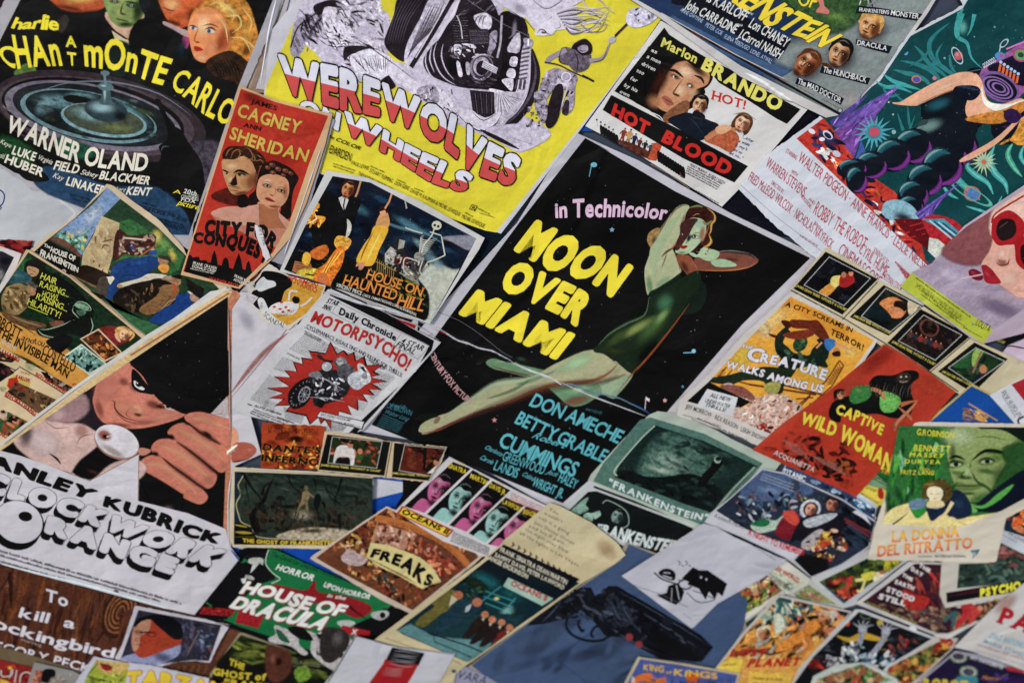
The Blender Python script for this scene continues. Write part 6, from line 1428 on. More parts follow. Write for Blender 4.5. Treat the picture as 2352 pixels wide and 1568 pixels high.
p.poly('830,590 940,510 980,550 900,640 830,640','a8a0a0',.4,True,5);p.paint('840,600 1060,500 1140,640 900,800',['c88c3c','7c4c24','b83c24','d8b048','1c1a16','3c2c1c','c8a890','141210'],80,26,30,50,.2,.3,2.2);p.blob(970,610,40,40,0,'c84828',.8,.3)
p.poly('760,735 840,680 1000,720 1000,800 885,838','13110f',.3,False,8);p.poly('1170,390 1230,360 1300,480 1240,430','c8c8cc',.2)
p.clip(None)
p.poly('230,385 440,510 830,655 760,715 700,690 400,560 160,455','bcbabf')
p.part('title');p.text('A NIGHT TO REMEMBER','445,545 620,620 760,670 835,690',44,'b81c28',.03,up=(.25,-.96),track=.05)
p.part('credits');p.text('Kenneth MORE','215,425 420,510',30,'24242c',.0,slant=.2)
for k in range(3):p.micro([(550-k*8,130+k*18),(760,205+k*22)],11,'a0a8b8')
for k in range(3):p.micro([(1110+k*10,440+k*24),(1310-k*8,550+k*26)],20,'8c3c44' if k<2 else '2c5464')
# titanic strip behind it
p=Poster('film_strip','narrow blue ship poster showing as a strip between the ape poster and shipwreck poster',7,
           '715,55 760,60 1100,215 1340,350 1330,400 1320,470 1100,330 900,240 680,125','i','b4bcc8','poster',up=(.2,-1))
p.poly('715,60 900,140 1100,230 1330,370 1320,460 1100,325 880,225 690,125','3c4c6c',.3);p.paint('840,130 1330,370 1310,450 900,240',['7c94ac','1c2c44','a8bccc','2c4464','141c28'],50,26,40,40,.2,.3,2);p.line('900,130 1110,215 1345,345',20,'c8d0d8',2,True);p.paint('1180,290 1330,360 1320,430 1170,350',['2c8cb8','c8d8e0','14283c'],20,24,40,20)
p.part('title');p.text('TITANIC','688,125 842,182',40,'d4d8dc',.03)

# ---- white cartoon page
p=Poster('loose_sheet','white page with a black ink cartoon of a dog-like shape beside a seated figure',11,
           '145,470 230,490 350,560 660,700 720,720 560,840 240,1020 80,1180 60,1190 -420,830 -120,640','i','b4b3ba','cartoon page',up=(.5,-.86),lift=(0,1,.0018))
p.t('i');K='131316'
p.t('k');WP='b4b3ba'
p.poly('815,325 850,290 872,300 900,300 966,345 950,388 934,375 925,398 905,372 893,400 870,362 840,350 818,345',K,.03);p.ell(878,324,3,4,0,WP);p.ell(896,331,3,4,0,WP)
p.ell(824,348,24,18,10,K);p.ell(824,348,19,13,10,WP);p.ell(840,345,7,6,0,K);p.poly('768,352 800,342 822,372 812,402 794,417 764,404 728,384 762,376',K,.03);p.line('795,350 805,400',3,WP);p.line('780,360 778,405',2,WP)
p.line('830,375 870,408 922,400 905,388 850,368',3,K,False,True);p.line('720,308 748,330 792,345',5,K,False,True);p.poly('735,312 750,296 775,296 792,312 788,334 765,330',K,.03,True);p.line('750,318 780,328',4,WP);p.line('752,308 775,310',3,WP);p.line('800,330 815,340',3,K)
for k in range(4):p.line([(800+k*12,268+(k%2)*14),(808+k*12,275+(k%2)*12),(802+k*12,284)],3,'3c3c44',False,True)
p.line('645,348 745,382 835,425',2,'5c5c64');p.t('i')
p.line('390,560 640,720',3,'3c3c44');p.micro('0,1090 60,1130',6,'77777c')

# ---- small prints in the lower right
def small(label,level,outline,paper,pic,pal,n,size,tile='i',ang=0,spread=50,name='poster',extra=None,soft=.35,aspect=2.4,base=None,grp=None,torn=0,up=(.5,-.86),lift=None):
    global p
    p=Poster(name,label,level,outline,tile,paper,up=up,group=grp,torn=torn,lift=lift)
    if pic:
        p.poly(pic,base or pal[0],.3);q=pairs(pic)
        if len(q)==4:p.paint(pic,pal,n,size,ang,spread,soft,.4,aspect)
    return p
small('small colour comic panel with red lettering right of the cartoon page',5,'640,750 720,730 880,850 860,890 700,960 390,1160 230,1010','c4c0b4','600,790 650,765 860,870 700,950',['c4c4ac','a8b498','9caca0'],20,30)
p.poly('240,1005 400,870 560,800 690,930 380,1120','8c6c4c',.4);p.paint('300,950 560,810 680,930 400,1080',['5c3424','b87c50','2c1c14','d8c8a0','7c9c34','a03c28'],90,34,-20,50,.3,.4,2.2)
for k in range(4):p.figure(400+k*60,1010-k*10,110,35,('a8503c','c89868','5c6c34')[k%3],'3c2418')
p.paint('240,1010 480,960 560,1020 380,1115',['6c8424','2c3c1c','a0a83c'],40,30,60,40,.3);p.line('480,860 600,860 650,920',6,'5c3c2c',False,True)
p.part('title');p.text('BEE WORLD','630,785 800,880',34,'b01c28',.04,up=(.2,-1));
for k in range(5):p.micro([(590+k*6,810+k*16),(720+k*8,890+k*12)],8,'3c443c')
small('olive poster corner with faint pink lettering below the shipwreck poster',4,'720,950 890,850 1130,1010 1110,1060 700,990','b8b8b0','760,950 870,890 1070,1030 800,990',['8c9464','a8a884','6c7c4c'],30,30)
p.part('title');p.text('CURSE','810,960 950,1010',40,'a8504c',.02)
small('narrow dark strip with green leaf under the yellow adventure poster',3,'380,1150 560,1050 540,1130 420,1210','b0b4ac','420,1160 520,1090 500,1130 450,1180',['2c4434','14241c','8c9c8c'],12,20)
small('green pulp poster with a swimmer in yellow and a red crowd',6,'880,850 1290,640 1560,720 1500,760 1210,990 1190,1030 1110,1050','b4b4b4','940,870 1290,700 1500,730 1110,1020',['4c5c24','2c3c1c','6c7c34','1c2c20'],60,44)
p.clip('940,870 1290,680 1520,730 1110,1020');p.paint('980,870 1140,840 1220,960 1100,980',['a8342c','6c1c20','c85c38','3c1414'],50,30,0,50,.3,.3,2);p.paint('1380,700 1520,710 1500,780 1380,790',['c8b428','8c8c24','5c6c1c'],26,40,75,10,.3)
p.line('1190,860 1260,850 1320,830',20,'d8c884',False,True);p.line('1260,850 1230,930 1200,930',16,'d8c884',False,True);p.poly('1230,820 1330,800 1310,850 1260,860','c8c038',.2,True);p.ell(1350,835,44,32,-30,'d8d0a8',.3);p.ell(1375,805,20,14,0,'a8683c',.3);p.poly('930,870 1120,1000 1100,1030','144458',.2);p.line('940,880 1110,1015',22,'14486c');p.clip(None)
small('dark red poster with stacked white block words and fleeing figures',7,'1560,730 1800,740 1790,1000 1860,1050 2150,960 2240,980 2150,1100 1960,1190 1840,1260 1770,1250 1190,1020','bcb8b4',None,['x'],0,0)
p.poly('1600,745 1790,750 1780,1010 1900,1050 2190,990 2100,1100 1830,1225 1750,1225 1240,1010','40202c',.4);p.clip('1600,745 1790,750 1800,1000 2190,980 2100,1110 1830,1225 1750,1225 1240,1010')
p.paint('1560,900 1790,780 1780,1080 1500,1080',['6c3430','8c3c34','3c1c2c','b03428','54283c'],70,50,75,14,.5,.3,4);p.paint('1300,1020 1700,1060 1900,1060 1750,1220',['6c5448','8c7458','3c2c34','5c3c50','a08468'],90,34,30,40,.4,.4,2.5);p.paint('1850,1060 2190,990 2100,1100 1850,1220',['8c7058','5c4438','a87c50','3c2820'],60,36,60,40,.4)
p.line('1870,1080 1800,1140',26,'3c6468');p.line('1880,1070 1860,1180',24,'3c6468');p.poly('1920,1030 1990,1020 2000,1080 1900,1180 1880,1160 1930,1090','b02c34',.3,True,3);p.poly('1990,1040 2070,1050 2020,1120 1960,1180 1990,1100','b84034',.4,True,3);p.ell(2050,1050,18,18,0,'c08c6c');p.poly('1520,930 1600,960 1700,990 1640,1060 1540,1040','a42c24',.4,True,10);p.clip(None)
p.part('title');W='d0ccc8'
for tx,q,h in(('THE','1625,765 1700,810',28),('DAY','1570,790 1650,840',30),('THE','1510,830 1580,870',26),('EARTH','1460,880 1590,930',30),('STOOD','1400,935 1590,1010',38),('STILL','1345,985 1530,1040',40)):p.text(tx,q,h,W,.06,up=(.35,-.9))
p.text('PATRICIA NEAL · HUGH MARLOWE','1265,1020 1610,1165',18,'a89c3c',.01)
small('pink and teal poster corner beside the dark red poster',5,'2140,940 2260,920 2200,1010 2120,1010','b0a8b0','2150,950 2230,950 2190,990 2140,1000',['7c8ca0','a07c8c'],8,20)
small('mansion poster with a yellow title on a black bar under cream paper',8,'1785,735 1900,720 2090,680 2140,600 2600,500 2700,900 2352,950 1810,1050 1770,960','beb8ac',None,['x'],0,0,lift=(0,1,.001))
p.poly('1905,745 2110,740 2140,610 2600,520 2600,820 2352,870 1890,915','33443c',.3);p.clip('1905,745 2110,740 2150,600 2600,520 2600,820 2352,870 1890,915')
p.paint('2130,610 2500,560 2400,760 2100,760',['8c5450','6c4444','a87068','3c3c34'],60,40,10,30,.4);p.paint('1900,760 2352,720 2352,860 1890,900',['2c4038','4c6458','1c2c28','5c7464'],70,40,10,40,.5);p.paint('2150,680 2320,690 2310,760 2150,740',['c8a848','2c3430'],8,10,80,10,.1);p.clip(None)
p.poly('1815,945 2352,855 2700,790 2700,880 2352,930 1820,1015','12141f',.1);p.micro('1830,975 2040,940',26,'5c1c24');p.part('title');p.text('PSYCHO','2050,978 2330,925',62,'d8d028',.06,up=(0,-1))
small('dark blue card with an orange figure at the right edge',11,'2040,525 2352,290 2600,150 2700,500 2352,680','bcc0c4',None,['x'],0,0)
p.poly('2110,480 2352,310 2600,180 2600,500 2352,560','1c3444',.3);p.clip('2110,480 2352,310 2600,180 2600,500 2352,560');p.paint('2180,430 2352,340 2500,400 2352,540',['d86424','e89040','a83c1c','c87c4c','1c140f'],50,40,30,40,.3,.4,2);p.blob(2330,360,60,40,0,'d89c60',.8,.2);p.clip(None)
p.part('lettering');p.text('AT FIRST FIT LOVE','2120,490 2352,600',22,'2c3438',.01,up=(.3,-.9));p.micro('2110,500 2300,600',9,'6c7074')
small('dark red and blue torn poster edge left of the green portrait poster',6,'1150,330 1260,330 1345,370 1330,440 1320,620 1190,560','1c2430',None,['x'],0,0)
p.paint('1150,340 1345,370 1320,600 1180,560',['1c2430','7c2c34','3c1c24','2c4454','b8b8bc'],30,40,40,20)
# lower row
small('yellow adventure poster with entwined orange figures and red lettering',9,'650,962 700,965 1165,1075 1000,1260 820,1460 740,1620 200,1620 215,1480 400,1240','b8b4ac',None,['x'],0,0,lift=(0,1,.001))
p.poly('665,975 1150,1082 980,1270 800,1465 730,1620 250,1620 235,1470 430,1230','c89444',.3);p.clip('665,975 1150,1082 980,1270 730,1620 250,1620 235,1470 430,1230')
p.paint('665,975 900,1030 760,1250 500,1180',['2c5c64','1c3c54','6c8c7c','c8ccb8','3c6c54','12283c'],80,46,60,30,.4);p.paint('780,1010 1150,1085 980,1250 760,1200',['1c2024','c87c5c','a8684c','14161c','8c5c3c'],70,44,30,40,.35);p.paint('430,1180 700,1150 950,1200 700,1400 320,1400',['c88430'],1,1)
p.paint('450,1180 980,1180 820,1400 350,1380',['c88434','d89c44','8c4c1c','5c3414','e0b86c','a8a090','3c2c1c'],130,50,-35,30,.35,.4,3.2);p.poly('640,1340 720,1260 820,1200 900,1130 960,1150 900,1220 800,1280 700,1360','cc842c',.4,True,6);p.ell(1000,1110,34,34,0,'a8684c',.4);p.ell(1030,1095,36,26,0,'b8b4ac',.4);p.poly('650,1090 690,1120 700,1180 650,1230 630,1150','bcc0ac',.3,True,6)
p.face(980,1125,50,44,40,'c08050','5c2c14','e0b080','b0a890',neck=False);p.face(560,1225,46,40,-20,'b87848','54280f','dca870','c8c0a0',neck=False);p.line('820,1190 880,1300 800,1380',40,'b8742c',2,True,.4);p.line('500,1330 600,1370 720,1340',16,'4c2812',2,True);p.line('700,1010 760,1080 780,1180',12,'12283c',2,True)
p.poly('240,1460 330,1390 420,1400 390,1500 260,1500','d8bc40',.2);p.poly('460,1490 760,1500 730,1620 440,1620','d0ac40',.3);p.clip(None)
p.part('title');p.text('LOST','320,1385 570,1385',60,'a81c20',.06,up=(.4,-.9));p.text('PLANET','440,1460 800,1450',66,'a81c20',.06,up=(.4,-.9));p.part('credits');p.micro('270,1450 370,1440',18,'5c4420');p.micro('480,1540 680,1550',22,'6c4c1c');p.micro('480,1575 650,1590',18,'6c4c1c')
small('black poster with two skeletal raised hands and yellow brush bands',8,'1190,1060 1240,1062 1745,1255 1600,1360 1420,1460 1330,1620 700,1620 880,1380','b4b4b4',None,['x'],0,0,lift=(0,1,.001))
p.poly('1215,1075 1715,1262 1560,1360 1400,1450 1300,1620 730,1620 900,1385','15171c',.2);p.clip('1215,1075 1715,1262 1560,1360 1400,1450 1300,1620 730,1620 900,1385')
p.line('1060,1240 1150,1270 1240,1240 1330,1260 1430,1270',46,'b8941c',2,True,.3);p.line('1330,1330 1420,1340',30,'b8941c',2);p.ell(1260,1105,40,26,10,'4c5c4c',.3);p.ell(1262,1103,28,18,10,'1c241c');p.ell(1135,1157,18,18,0,'c84c28');p.ell(1360,1150,22,18,0,'b89c24');p.ell(1550,1285,16,14,0,'6c241c')
for hx0,hy0,m in((1240,1195,-1),(1400,1210,1)):
    for k in range(5):
        a=-2.5+k*.48+(.1 if m>0 else 0);p.line([(hx0,hy0),(hx0+math.cos(a)*50,hy0+math.sin(a)*40),(hx0+math.cos(a+.1)*92,hy0+math.sin(a+.1)*66)],15,'a8aab0',1,True,.3)
    p.ell(hx0,hy0+8,30,24,0,'a0a2a8',.4)
    p.line([(hx0,hy0+20),(hx0-20*(1 if m<0 else 2),hy0+90),(hx0-60*(1 if m<0 else 2),hy0+190)],38,'8c9098',False,True,.5)
p.paint('1100,1300 1250,1280 1250,1440 1050,1440',['b4b8b8','5c6468','d0d0cc','24282c','7ca0a4'],40,32,60,40,.3,.4);p.paint('1240,1370 1500,1360 1400,1450 1260,1460',['2c5468','8ca8b4','14202c','c8c8c8'],40,30,-30,20,.3);p.paint('1420,1240 1700,1270 1560,1360 1420,1400',['1c2024','3c444c','2c2c34','8c3c34'],30,34,30,30,.3);p.paint('950,1290 1080,1300 1000,1430 870,1420',['2c3034','4c5054','1c1c20'],30,20,20,30);p.paint('860,1400 1000,1400 960,1470 850,1460',['8c2424','3c1418','a83428'],20,30,20,20)
p.clip(None);p.part('title');p.text('THE','975,1398 1060,1420',30,'c0c0c0',.02);p.text('HANDS','990,1450 1130,1500',40,'b8b8b8',.03);p.poly('1560,1180 1600,1170 1610,1210 1570,1200','c8c8cc',.1,True)
small('leafy green poster with crowded small figures at the bottom edge',10,'900,1520 1060,1440 1240,1425 1300,1440 1480,1540 1500,1640 860,1640','b4b8b0','930,1540 1230,1435 1450,1550 900,1640',['3c5c34','5c8c54','8c5c3c','1c2c1c','b89468','7c9c6c','a84c30'],110,40)
for x,y in((1010,1530),(1120,1500),(1230,1480),(1330,1530)):p.figure(x,y+90,130,10,'8c5c3c','2c3c24')
small('orange and green patchwork poster under the black hands poster',6,'1310,1440 1560,1330 1740,1240 1900,1260 1860,1330 1560,1620 1440,1620','b8b0a4','1390,1470 1810,1260 1850,1330 1540,1600',['b87830','5c6c34','a83c28','7c3c24','c8a048','2c3420','8c8c4c'],130,40)
for k in range(5):p.figure(1500+k*70,1520-k*36,110,25,('7c3c28','c8a048','5c6c34')[k%3],'2c2418')
p.paint('1740,1260 1880,1260 1850,1330 1740,1330',['a02028','c83c2c','d8a030'],24,30,30,30)
small('white poster with large dark red initials and blue lines at the right edge',11,'1870,1320 2120,1070 2352,880 2600,800 2700,1600 2352,1480 2000,1350','bfbbb6',None,['x'],0,0,lift=(0,1,.001))
p.blob(2230,1020,120,60,-40,'b08c80',.7,.1);p.part('title');p.text('PAN','2165,1150 2352,1220 2500,1280',120,'a81c2c',.05,up=(.4,-.9),serif=True)
p.part('credits');p.text('DIAZ ANTONIO','2110,1255 2352,1330',44,'6aa0b0',.02);p.text('MARIA STANO','2070,1290 2352,1390',30,'5c8c9c',.02);p.micro('2030,1310 2352,1410',22,'b08c8c');p.micro('2020,1345 2352,1450',12,'a8a4a4');p.line('1880,1330 2352,1490',10,'5c7c98',2)
small('purple poster with round alien helmets and an olive title at the bottom right',10,'1640,1540 1880,1345 2050,1370 2352,1490 2700,1600 2700,1700 1560,1700','9c98a4',None,['x'],0,0)
p.poly('1650,1550 1885,1355 2352,1500 2700,1610 2700,1700 1600,1700','261c3c',.3);p.clip('1650,1550 1885,1355 2352,1500 2700,1610 2700,1700 1600,1700');p.line('1700,1480 1820,1400',40,'5c1c50',2,False,.3);p.paint('2100,1480 2352,1540 2352,1640 2000,1640',['3c2054','5c3c8c','2c2848'],40,50)
for x,y in((1900,1385),(1970,1490)):p.ell(x,y,64,44,8,'6c7c68',.4);p.ell(x,y,52,34,8,'9ca498',.3);p.ell(x,y,40,24,8,'4c4454',.4)
p.poly('1900,1520 2030,1530 2000,1600 1880,1590','3c7c84',.4,True,4);p.line('2240,1500 2180,1540',14,'d0b8a8',2);p.clip(None)
p.part('title');p.text('ROBOT','1650,1620 1960,1640',90,'b8a830',.05,up=(.1,-1));p.text('MY FAVORITE','1980,1400 2200,1470',24,'c8c8c4',.02);p.text('Monster','2060,1540 2180,1550',30,'c08430',0);p.poly('2220,1450 2352,1470 2352,1500 2240,1480','a82830')

# ---- torn white sheet with a blue loop at the left edge
p=Poster('loose_sheet','torn white sheet with a looping blue pen line left of the roulette wheel poster foot',1,'-300,1000 0,1150 100,1200 210,1300 420,1350 700,1500 700,1800 -300,1800','a','b4b6b8','paper')
p.part('pen_line');p.line('-60,1300 0,1310 30,1345 20,1400 -10,1420 -60,1400',10,'27407c',False,True);p.line('-40,1420 10,1430 -20,1460',8,'27407c',False,True)
p.part('sheet');p.line('200,1295 320,1325 440,1400 515,1470 470,1520 440,1600',16,'c8c4c8',2,True);p.line('480,1530 440,1568 380,1700',26,'c4c4c8',2,True)
p=Poster('magazine_page','small red glossy scrap at the left edge above the black and white photo',2,'-300,140 0,95 60,80 130,95 210,108 225,140 200,165 150,180 -300,110','d','5c1620','scrap')
p.paint('-100,80 230,90 200,180 -100,160',['8c2028','5c1018','2c0c14','a84038'],40,50,10,20,.5)
p=Poster('photo','black and white photo with a white margin cut by the left edge',3,'-300,100 0,128 148,180 60,420 0,540 -300,1000','d','c8c2bc','photograph')
p.poly('-300,130 20,165 97,205 0,395 -300,900','2c2c34',.4);p.blob(0,330,40,60,0,'8c8c88',.8,.4);p.blob(40,230,50,40,0,'14141c',.8,.4)

# ---- fight scene poster
p=Poster('poster','painted brawl scene poster with men in blue uniforms and a small ghostly white title',3,
           '735,1268 780,1278 920,1390 1090,1510 1260,1700 1300,1790 1500,1830 1600,1990 1480,2040 1160,2260 1020,2335 860,2230 480,1900 200,1730 330,1620 480,1520 560,1460','a','c9b596',torn=1.5,up=(.25,-.97))
p.t('a')
p.poly('740,1290 830,1370 1090,1568 1280,1760 1510,1990 1130,2250 1030,2325 500,1900 235,1735 330,1650 520,1500','2c4830',.3,False)
p.clip('740,1290 830,1370 1090,1568 1280,1760 1510,1990 1130,2250 1030,2325 235,1735 520,1500')
p.poly('740,1290 640,1410 440,1568 360,1640 560,1760 700,1500 830,1370','7c94b4',.25,False);p.blob(640,1480,60,120,40,'b8c4d0',.8,.3);p.blob(560,1600,80,40,0,'a8b4b4',.7,.3)
p.t('d');p.poly('600,40 640,0 560,60 480,60 420,30 370,60 420,90 540,150 580,190','5c8c78',.5,False,4);p.paint('430,20 600,60 570,150 400,80',['5c9c84','8cb4a4','3c5c44','b8a470'],30,20,20,60,.2,.3,2);p.poly('340,80 400,70 480,110 550,180 560,210 450,130','6c4434',.4,True,3)
p.poly('330,85 555,205 545,290 470,330 235,165','12110f',.1)
p.poly('830,-30 700,-80 640,60 570,180 560,270 790,350 740,320 780,180 820,60','b8a47c',.15,False);p.paint('650,20 800,0 760,320 600,250',['b49c70','c4b088','a89068'],30,40,70,20,.6,.2,3)
for q in('700,100 740,90 780,80','700,150 720,120 760,130','650,225 640,240','690,250 680,275','710,285 700,315','660,60 655,100'):p.line(q,12,'6c5438',2,True)
p.poly('510,300 600,260 790,350 760,400 640,390 500,330','2a1c12',.3,True,2);p.line('480,320 640,400 690,420',14,'7c5c3c',2,True,.3)
p.poly('830,-40 900,-60 1270,190 1230,290 1150,330 1100,260 900,200 790,240','3c6c3c',.4,False,6);p.blob(1120,110,90,60,30,'7ca85c',.8,.3,.1);p.blob(1080,60,50,60,0,'c8bc5c',.9,.2);p.blob(1190,190,30,60,-20,'d0b850',.8,.2)
p.poly('810,20 900,60 1060,50 1060,130 1030,180 930,190 860,180 800,220 780,190','4c2420',.4,True,6);p.paint('820,50 1060,60 1050,170 820,190',['8c7464','5c2c24','b8a890','3c1c18','a08468','2c4c7c'],50,24,20,40,.2,.4,2.2);p.line('850,70 1010,85',12,'b8b098');p.line('960,200 1090,110',8,'a06c30');p.poly('1030,160 1080,160 1075,185 1030,185','2c4c8c',.2,True)
# big man in blue
p.poly('940,210 1040,195 1090,220 1080,270 1020,310 960,350 880,360 820,380 800,470 740,490 730,440 760,350 780,270 860,220','1f4478',.25,True,2);p.blob(960,240,100,30,-10,'2c5894',.8,.3);p.line('820,370 860,330 960,330',8,'16305c',2,True)
p.poly('725,340 780,335 790,350 760,395','d0c4b4',.1);p.poly('690,345 740,350 740,440 720,480 640,470 625,440 660,420','4c4438',.4,True,2);p.poly('620,440 720,470 690,490 640,480','1f1a16',.3,True)
p.ell(1125,225,38,34,30,'a8805c',.3);p.poly('1090,200 1110,188 1165,205 1180,240 1150,225 1110,215','3a3430',.4,True);p.poly('1100,260 1150,250 1165,280 1150,310 1120,310 1090,280','d8983c',.2,True)
p.poly('960,350 1020,320 1100,320 1150,330 1140,350 1060,350 960,400 840,410 810,400 830,385','cfc4b0',.15,True,2);p.ell(825,402,20,13,0,'b88c64')
p.poly('1120,345 1180,330 1200,360 1160,390 1120,380','9c8468',.3,True);p.ell(1215,370,34,34,20,'a8805c',.3);p.poly('1180,335 1240,325 1250,355 1200,345','241c18',.3,True)
p.poly('860,410 1100,360 1200,420 1180,560 1080,600 900,570 780,500','241a14',.4,True,6);p.paint('850,420 1160,400 1100,590 880,560',['5c4c3c','16110e','3c2c20','7c5c3c'],50,30,60,40,.3,.4,3)
p.poly('1120,400 1220,400 1230,450 1160,540 1030,600 960,560 1080,470','8c6840',.3,True,3);p.line('1190,385 1210,420 1200,460',18,'b8502c',False,True);p.line('1180,470 1090,590',6,'4c3424');p.line('1240,480 1160,510 1080,600',8,'a89070')
p.poly('1220,470 1290,450 1340,480 1330,520 1250,600 1120,660 1050,655 1030,640 1120,560 1200,520','1f4682',.25,True,3);p.ell(1340,480,34,30,30,'b08c6c',.2);p.poly('1330,455 1390,460 1400,490 1360,480','2c5490',.2,True);p.poly('1290,440 1330,435 1320,460','c8bcac',.2,True)
p.poly('1280,350 1400,420 1400,500 1300,430','24201a',.3,False,4)
p.poly('700,470 790,560 1000,640 1120,690 1030,770 900,660','3c6c44',.3,False,6);p.clip(None)
p.part('title');W='d0ccbc'
p.text('The','302,130 345,145',22,W,.03,jit=.7);p.text('HOUSE OF','345,165 430,200 515,235',38,W,.04,jit=.9,track=.02);p.text('FRANKENSTEIN','272,195 390,240 535,310',46,W,.04,jit=.9,track=.02,h1=34);p.part('studio_mark');p.ell(438,302,17,14,0,'c8b8a8');p.ell(438,302,10,8,0,'b03c30')
p.ridge('850,630 920,700 1010,765',14,.002,'d4c8b0','curled_edge')

# ---- strip of small red lettered pictures at far left
p=Poster('poster','sheet of small repeated scenes with red slanted captions at the left edge',2,'-400,700 0,800 500,1105 430,1150 200,1370 0,1520 -400,1700','d','cbb690',up=(.35,-.93))
def mini(q,pal,seed):p.clip(q);p.poly(q,pal[0],.3);p.paint(q,pal,36,26,30,60,.3,.4,2,seed=seed);p.clip(None)
mini('-100,830 0,850 120,905 80,930 0,920 -100,900',['1c1612','3c342c','a87c50'],1);mini('0,930 60,960 100,1000 0,1060 -100,1000',['3c2024','5c3430','14100f'],2)
p.poly('130,960 180,930 260,985 520,1110 455,1155 240,1040','c8b48c');mini('280,990 380,1010 510,1090 470,1140 330,1060',['1c1612','a8a090','6c5444','14100f'],3);p.ell(205,955,34,30,10,'a8a47c',.3);p.poly('175,930 200,918 235,935 215,940','7c3c24',.3,True)
p.poly('90,1010 210,1060 200,1100 60,1130 40,1080','c0a850',.1);p.poly('60,1040 110,1030 130,1060 80,1130 50,1090','b02818',.2);mini('110,1060 400,1190 280,1290 50,1130',['6c5034','3c2c1c','b89864','8c3c24','2c2418'],4);p.ell(20,1110,22,20,0,'a8a47c',.3)
mini('-20,1260 60,1270 200,1340 60,1440 -20,1400',['3c5c34','a8785c','8c3c24','1c1612','b87850'],5);p.ell(20,1285,30,34,0,'b89c84',.3);p.poly('0,1265 25,1255 45,1275 20,1280','1c1410')
for q in('130,955 260,1030 450,1150','0,1060 130,965','30,1160 130,1210 240,1300','0,930 110,985'):p.line(q,6,'2a2620')
p.part('title');RR='b02c1c'
p.text('E I HANG','-20,855 125,928',34,RR,.035);p.text('BEFORE I HANG','240,1025 350,1085 455,1150',30,RR,.035);p.text('BEFORE I HANG','30,1160 130,1220 240,1300',34,RR,.035);p.text('KARLOFF','105,1035 200,1068',26,RR,.035);p.text('BORIS','140,1000 205,1018',14,'c88c2c',.02);p.text('ANG','-30,1420 45,1455',30,RR,.035)

# ---- comedy poster, green with yellow lettering
p=Poster('poster','green and orange comedy poster with yellow exclamations and a man in a bowler hat',4,
           '180,152 205,155 480,330 700,500 860,640 1020,760 900,880 640,1060 520,1110 330,980 0,800 -400,600 -200,560 0,470','d','c6ab88',up=(.3,-.95))
p.clip('195,170 480,345 860,660 985,770 640,1020 510,1105 -100,760 -300,650 0,450')
p.poly('195,170 480,345 860,660 985,770 640,1020 510,1105 -300,650','1a3420',.4)
p.paint('200,170 500,350 400,650 0,500',['1c4428','2c5c34','0c1410','14241a'],50,50,60,30,.8,.3,3);p.blob(160,260,100,100,0,'2c6c3c',.8,.2)
p.poly('280,300 480,400 620,560 600,640 420,640 220,520 230,400','0d1610',.3,True,20)
p.poly('0,590 100,640 300,720 380,790 470,850 640,1020 510,1105 200,900 -100,780 -100,600','c8923c',.12,True,12)
for k in range(6):p.line([(360+k*40,400+k*40),(430+k*40,420+k*34),(450+k*44,500+k*30)],5,'1c3c20',2,True)
# man in bowler hat, man in brown
p.poly('180,250 230,240 290,300 270,345 210,370 180,320','14201a',.1,True,14);p.poly('175,255 200,235 260,225 300,260 285,300 250,280 190,262','1c1614',.3,True);p.poly('195,232 230,222 300,250 295,272','241c1a',.3,True)
p.poly('190,268 240,275 268,295 250,330 215,335 190,310','b08c64',.25,True,2);p.line('195,285 215,290',5,'3c241c');p.line('230,300 245,305',5,'3c241c');p.line('208,318 235,322',5,'6c3c30')
p.poly('100,280 180,310 220,350 190,380 90,390 50,370 70,320','2c5458',.3,True,3);p.blob(120,330,60,20,10,'4c8080',.7,.3)
p.poly('40,420 120,385 180,400 240,430 200,480 190,540 120,600 30,580 10,500','8c7448',.3,True,3);p.paint('50,400 200,420 150,580 30,560',['a88c5c','5c4828','b89c6c','6c5434'],34,30,40,40,.4,.3,3);p.ell(215,420,36,32,10,'9c7c54',.3);p.poly('170,385 220,370 260,400 240,420 200,395','5c5448',.5,True);p.ell(225,450,22,18,0,'b07c5c',.2)
p.poly('10,580 110,610 200,640 300,660 310,690 240,710 150,680 60,640','6c5034',.3,True,3);p.line('60,600 180,650 290,680',10,'9c7c54',2,True);p.poly('340,650 370,645 400,640 440,650 430,690 360,680','7c5038',.3,True,3)
# shadowy seated man
p.poly('500,540 540,510 600,520 630,560 610,590 580,600 620,640 640,700 560,740 480,720 400,760 280,740 260,700 330,700 420,680 500,640 520,600','101a14',.3,True,12);
for q in('500,545 540,510 600,525 628,565 600,572','505,550 500,575 520,600 545,625','625,620 640,680 620,730','490,640 430,670 330,700 270,700','260,700 300,740 420,765','330,780 420,750 490,760'):p.line(q,8,'a8c4a4',2,True,alpha=.8)
p.poly('510,535 550,520 610,545 600,570 560,560','7c9c80',.4,True,3);p.poly('530,570 590,575 580,600 545,605','4c6c54',.4,True,3);p.poly('320,780 430,745 500,770 420,860 360,830','0c1410',.3,True,4)
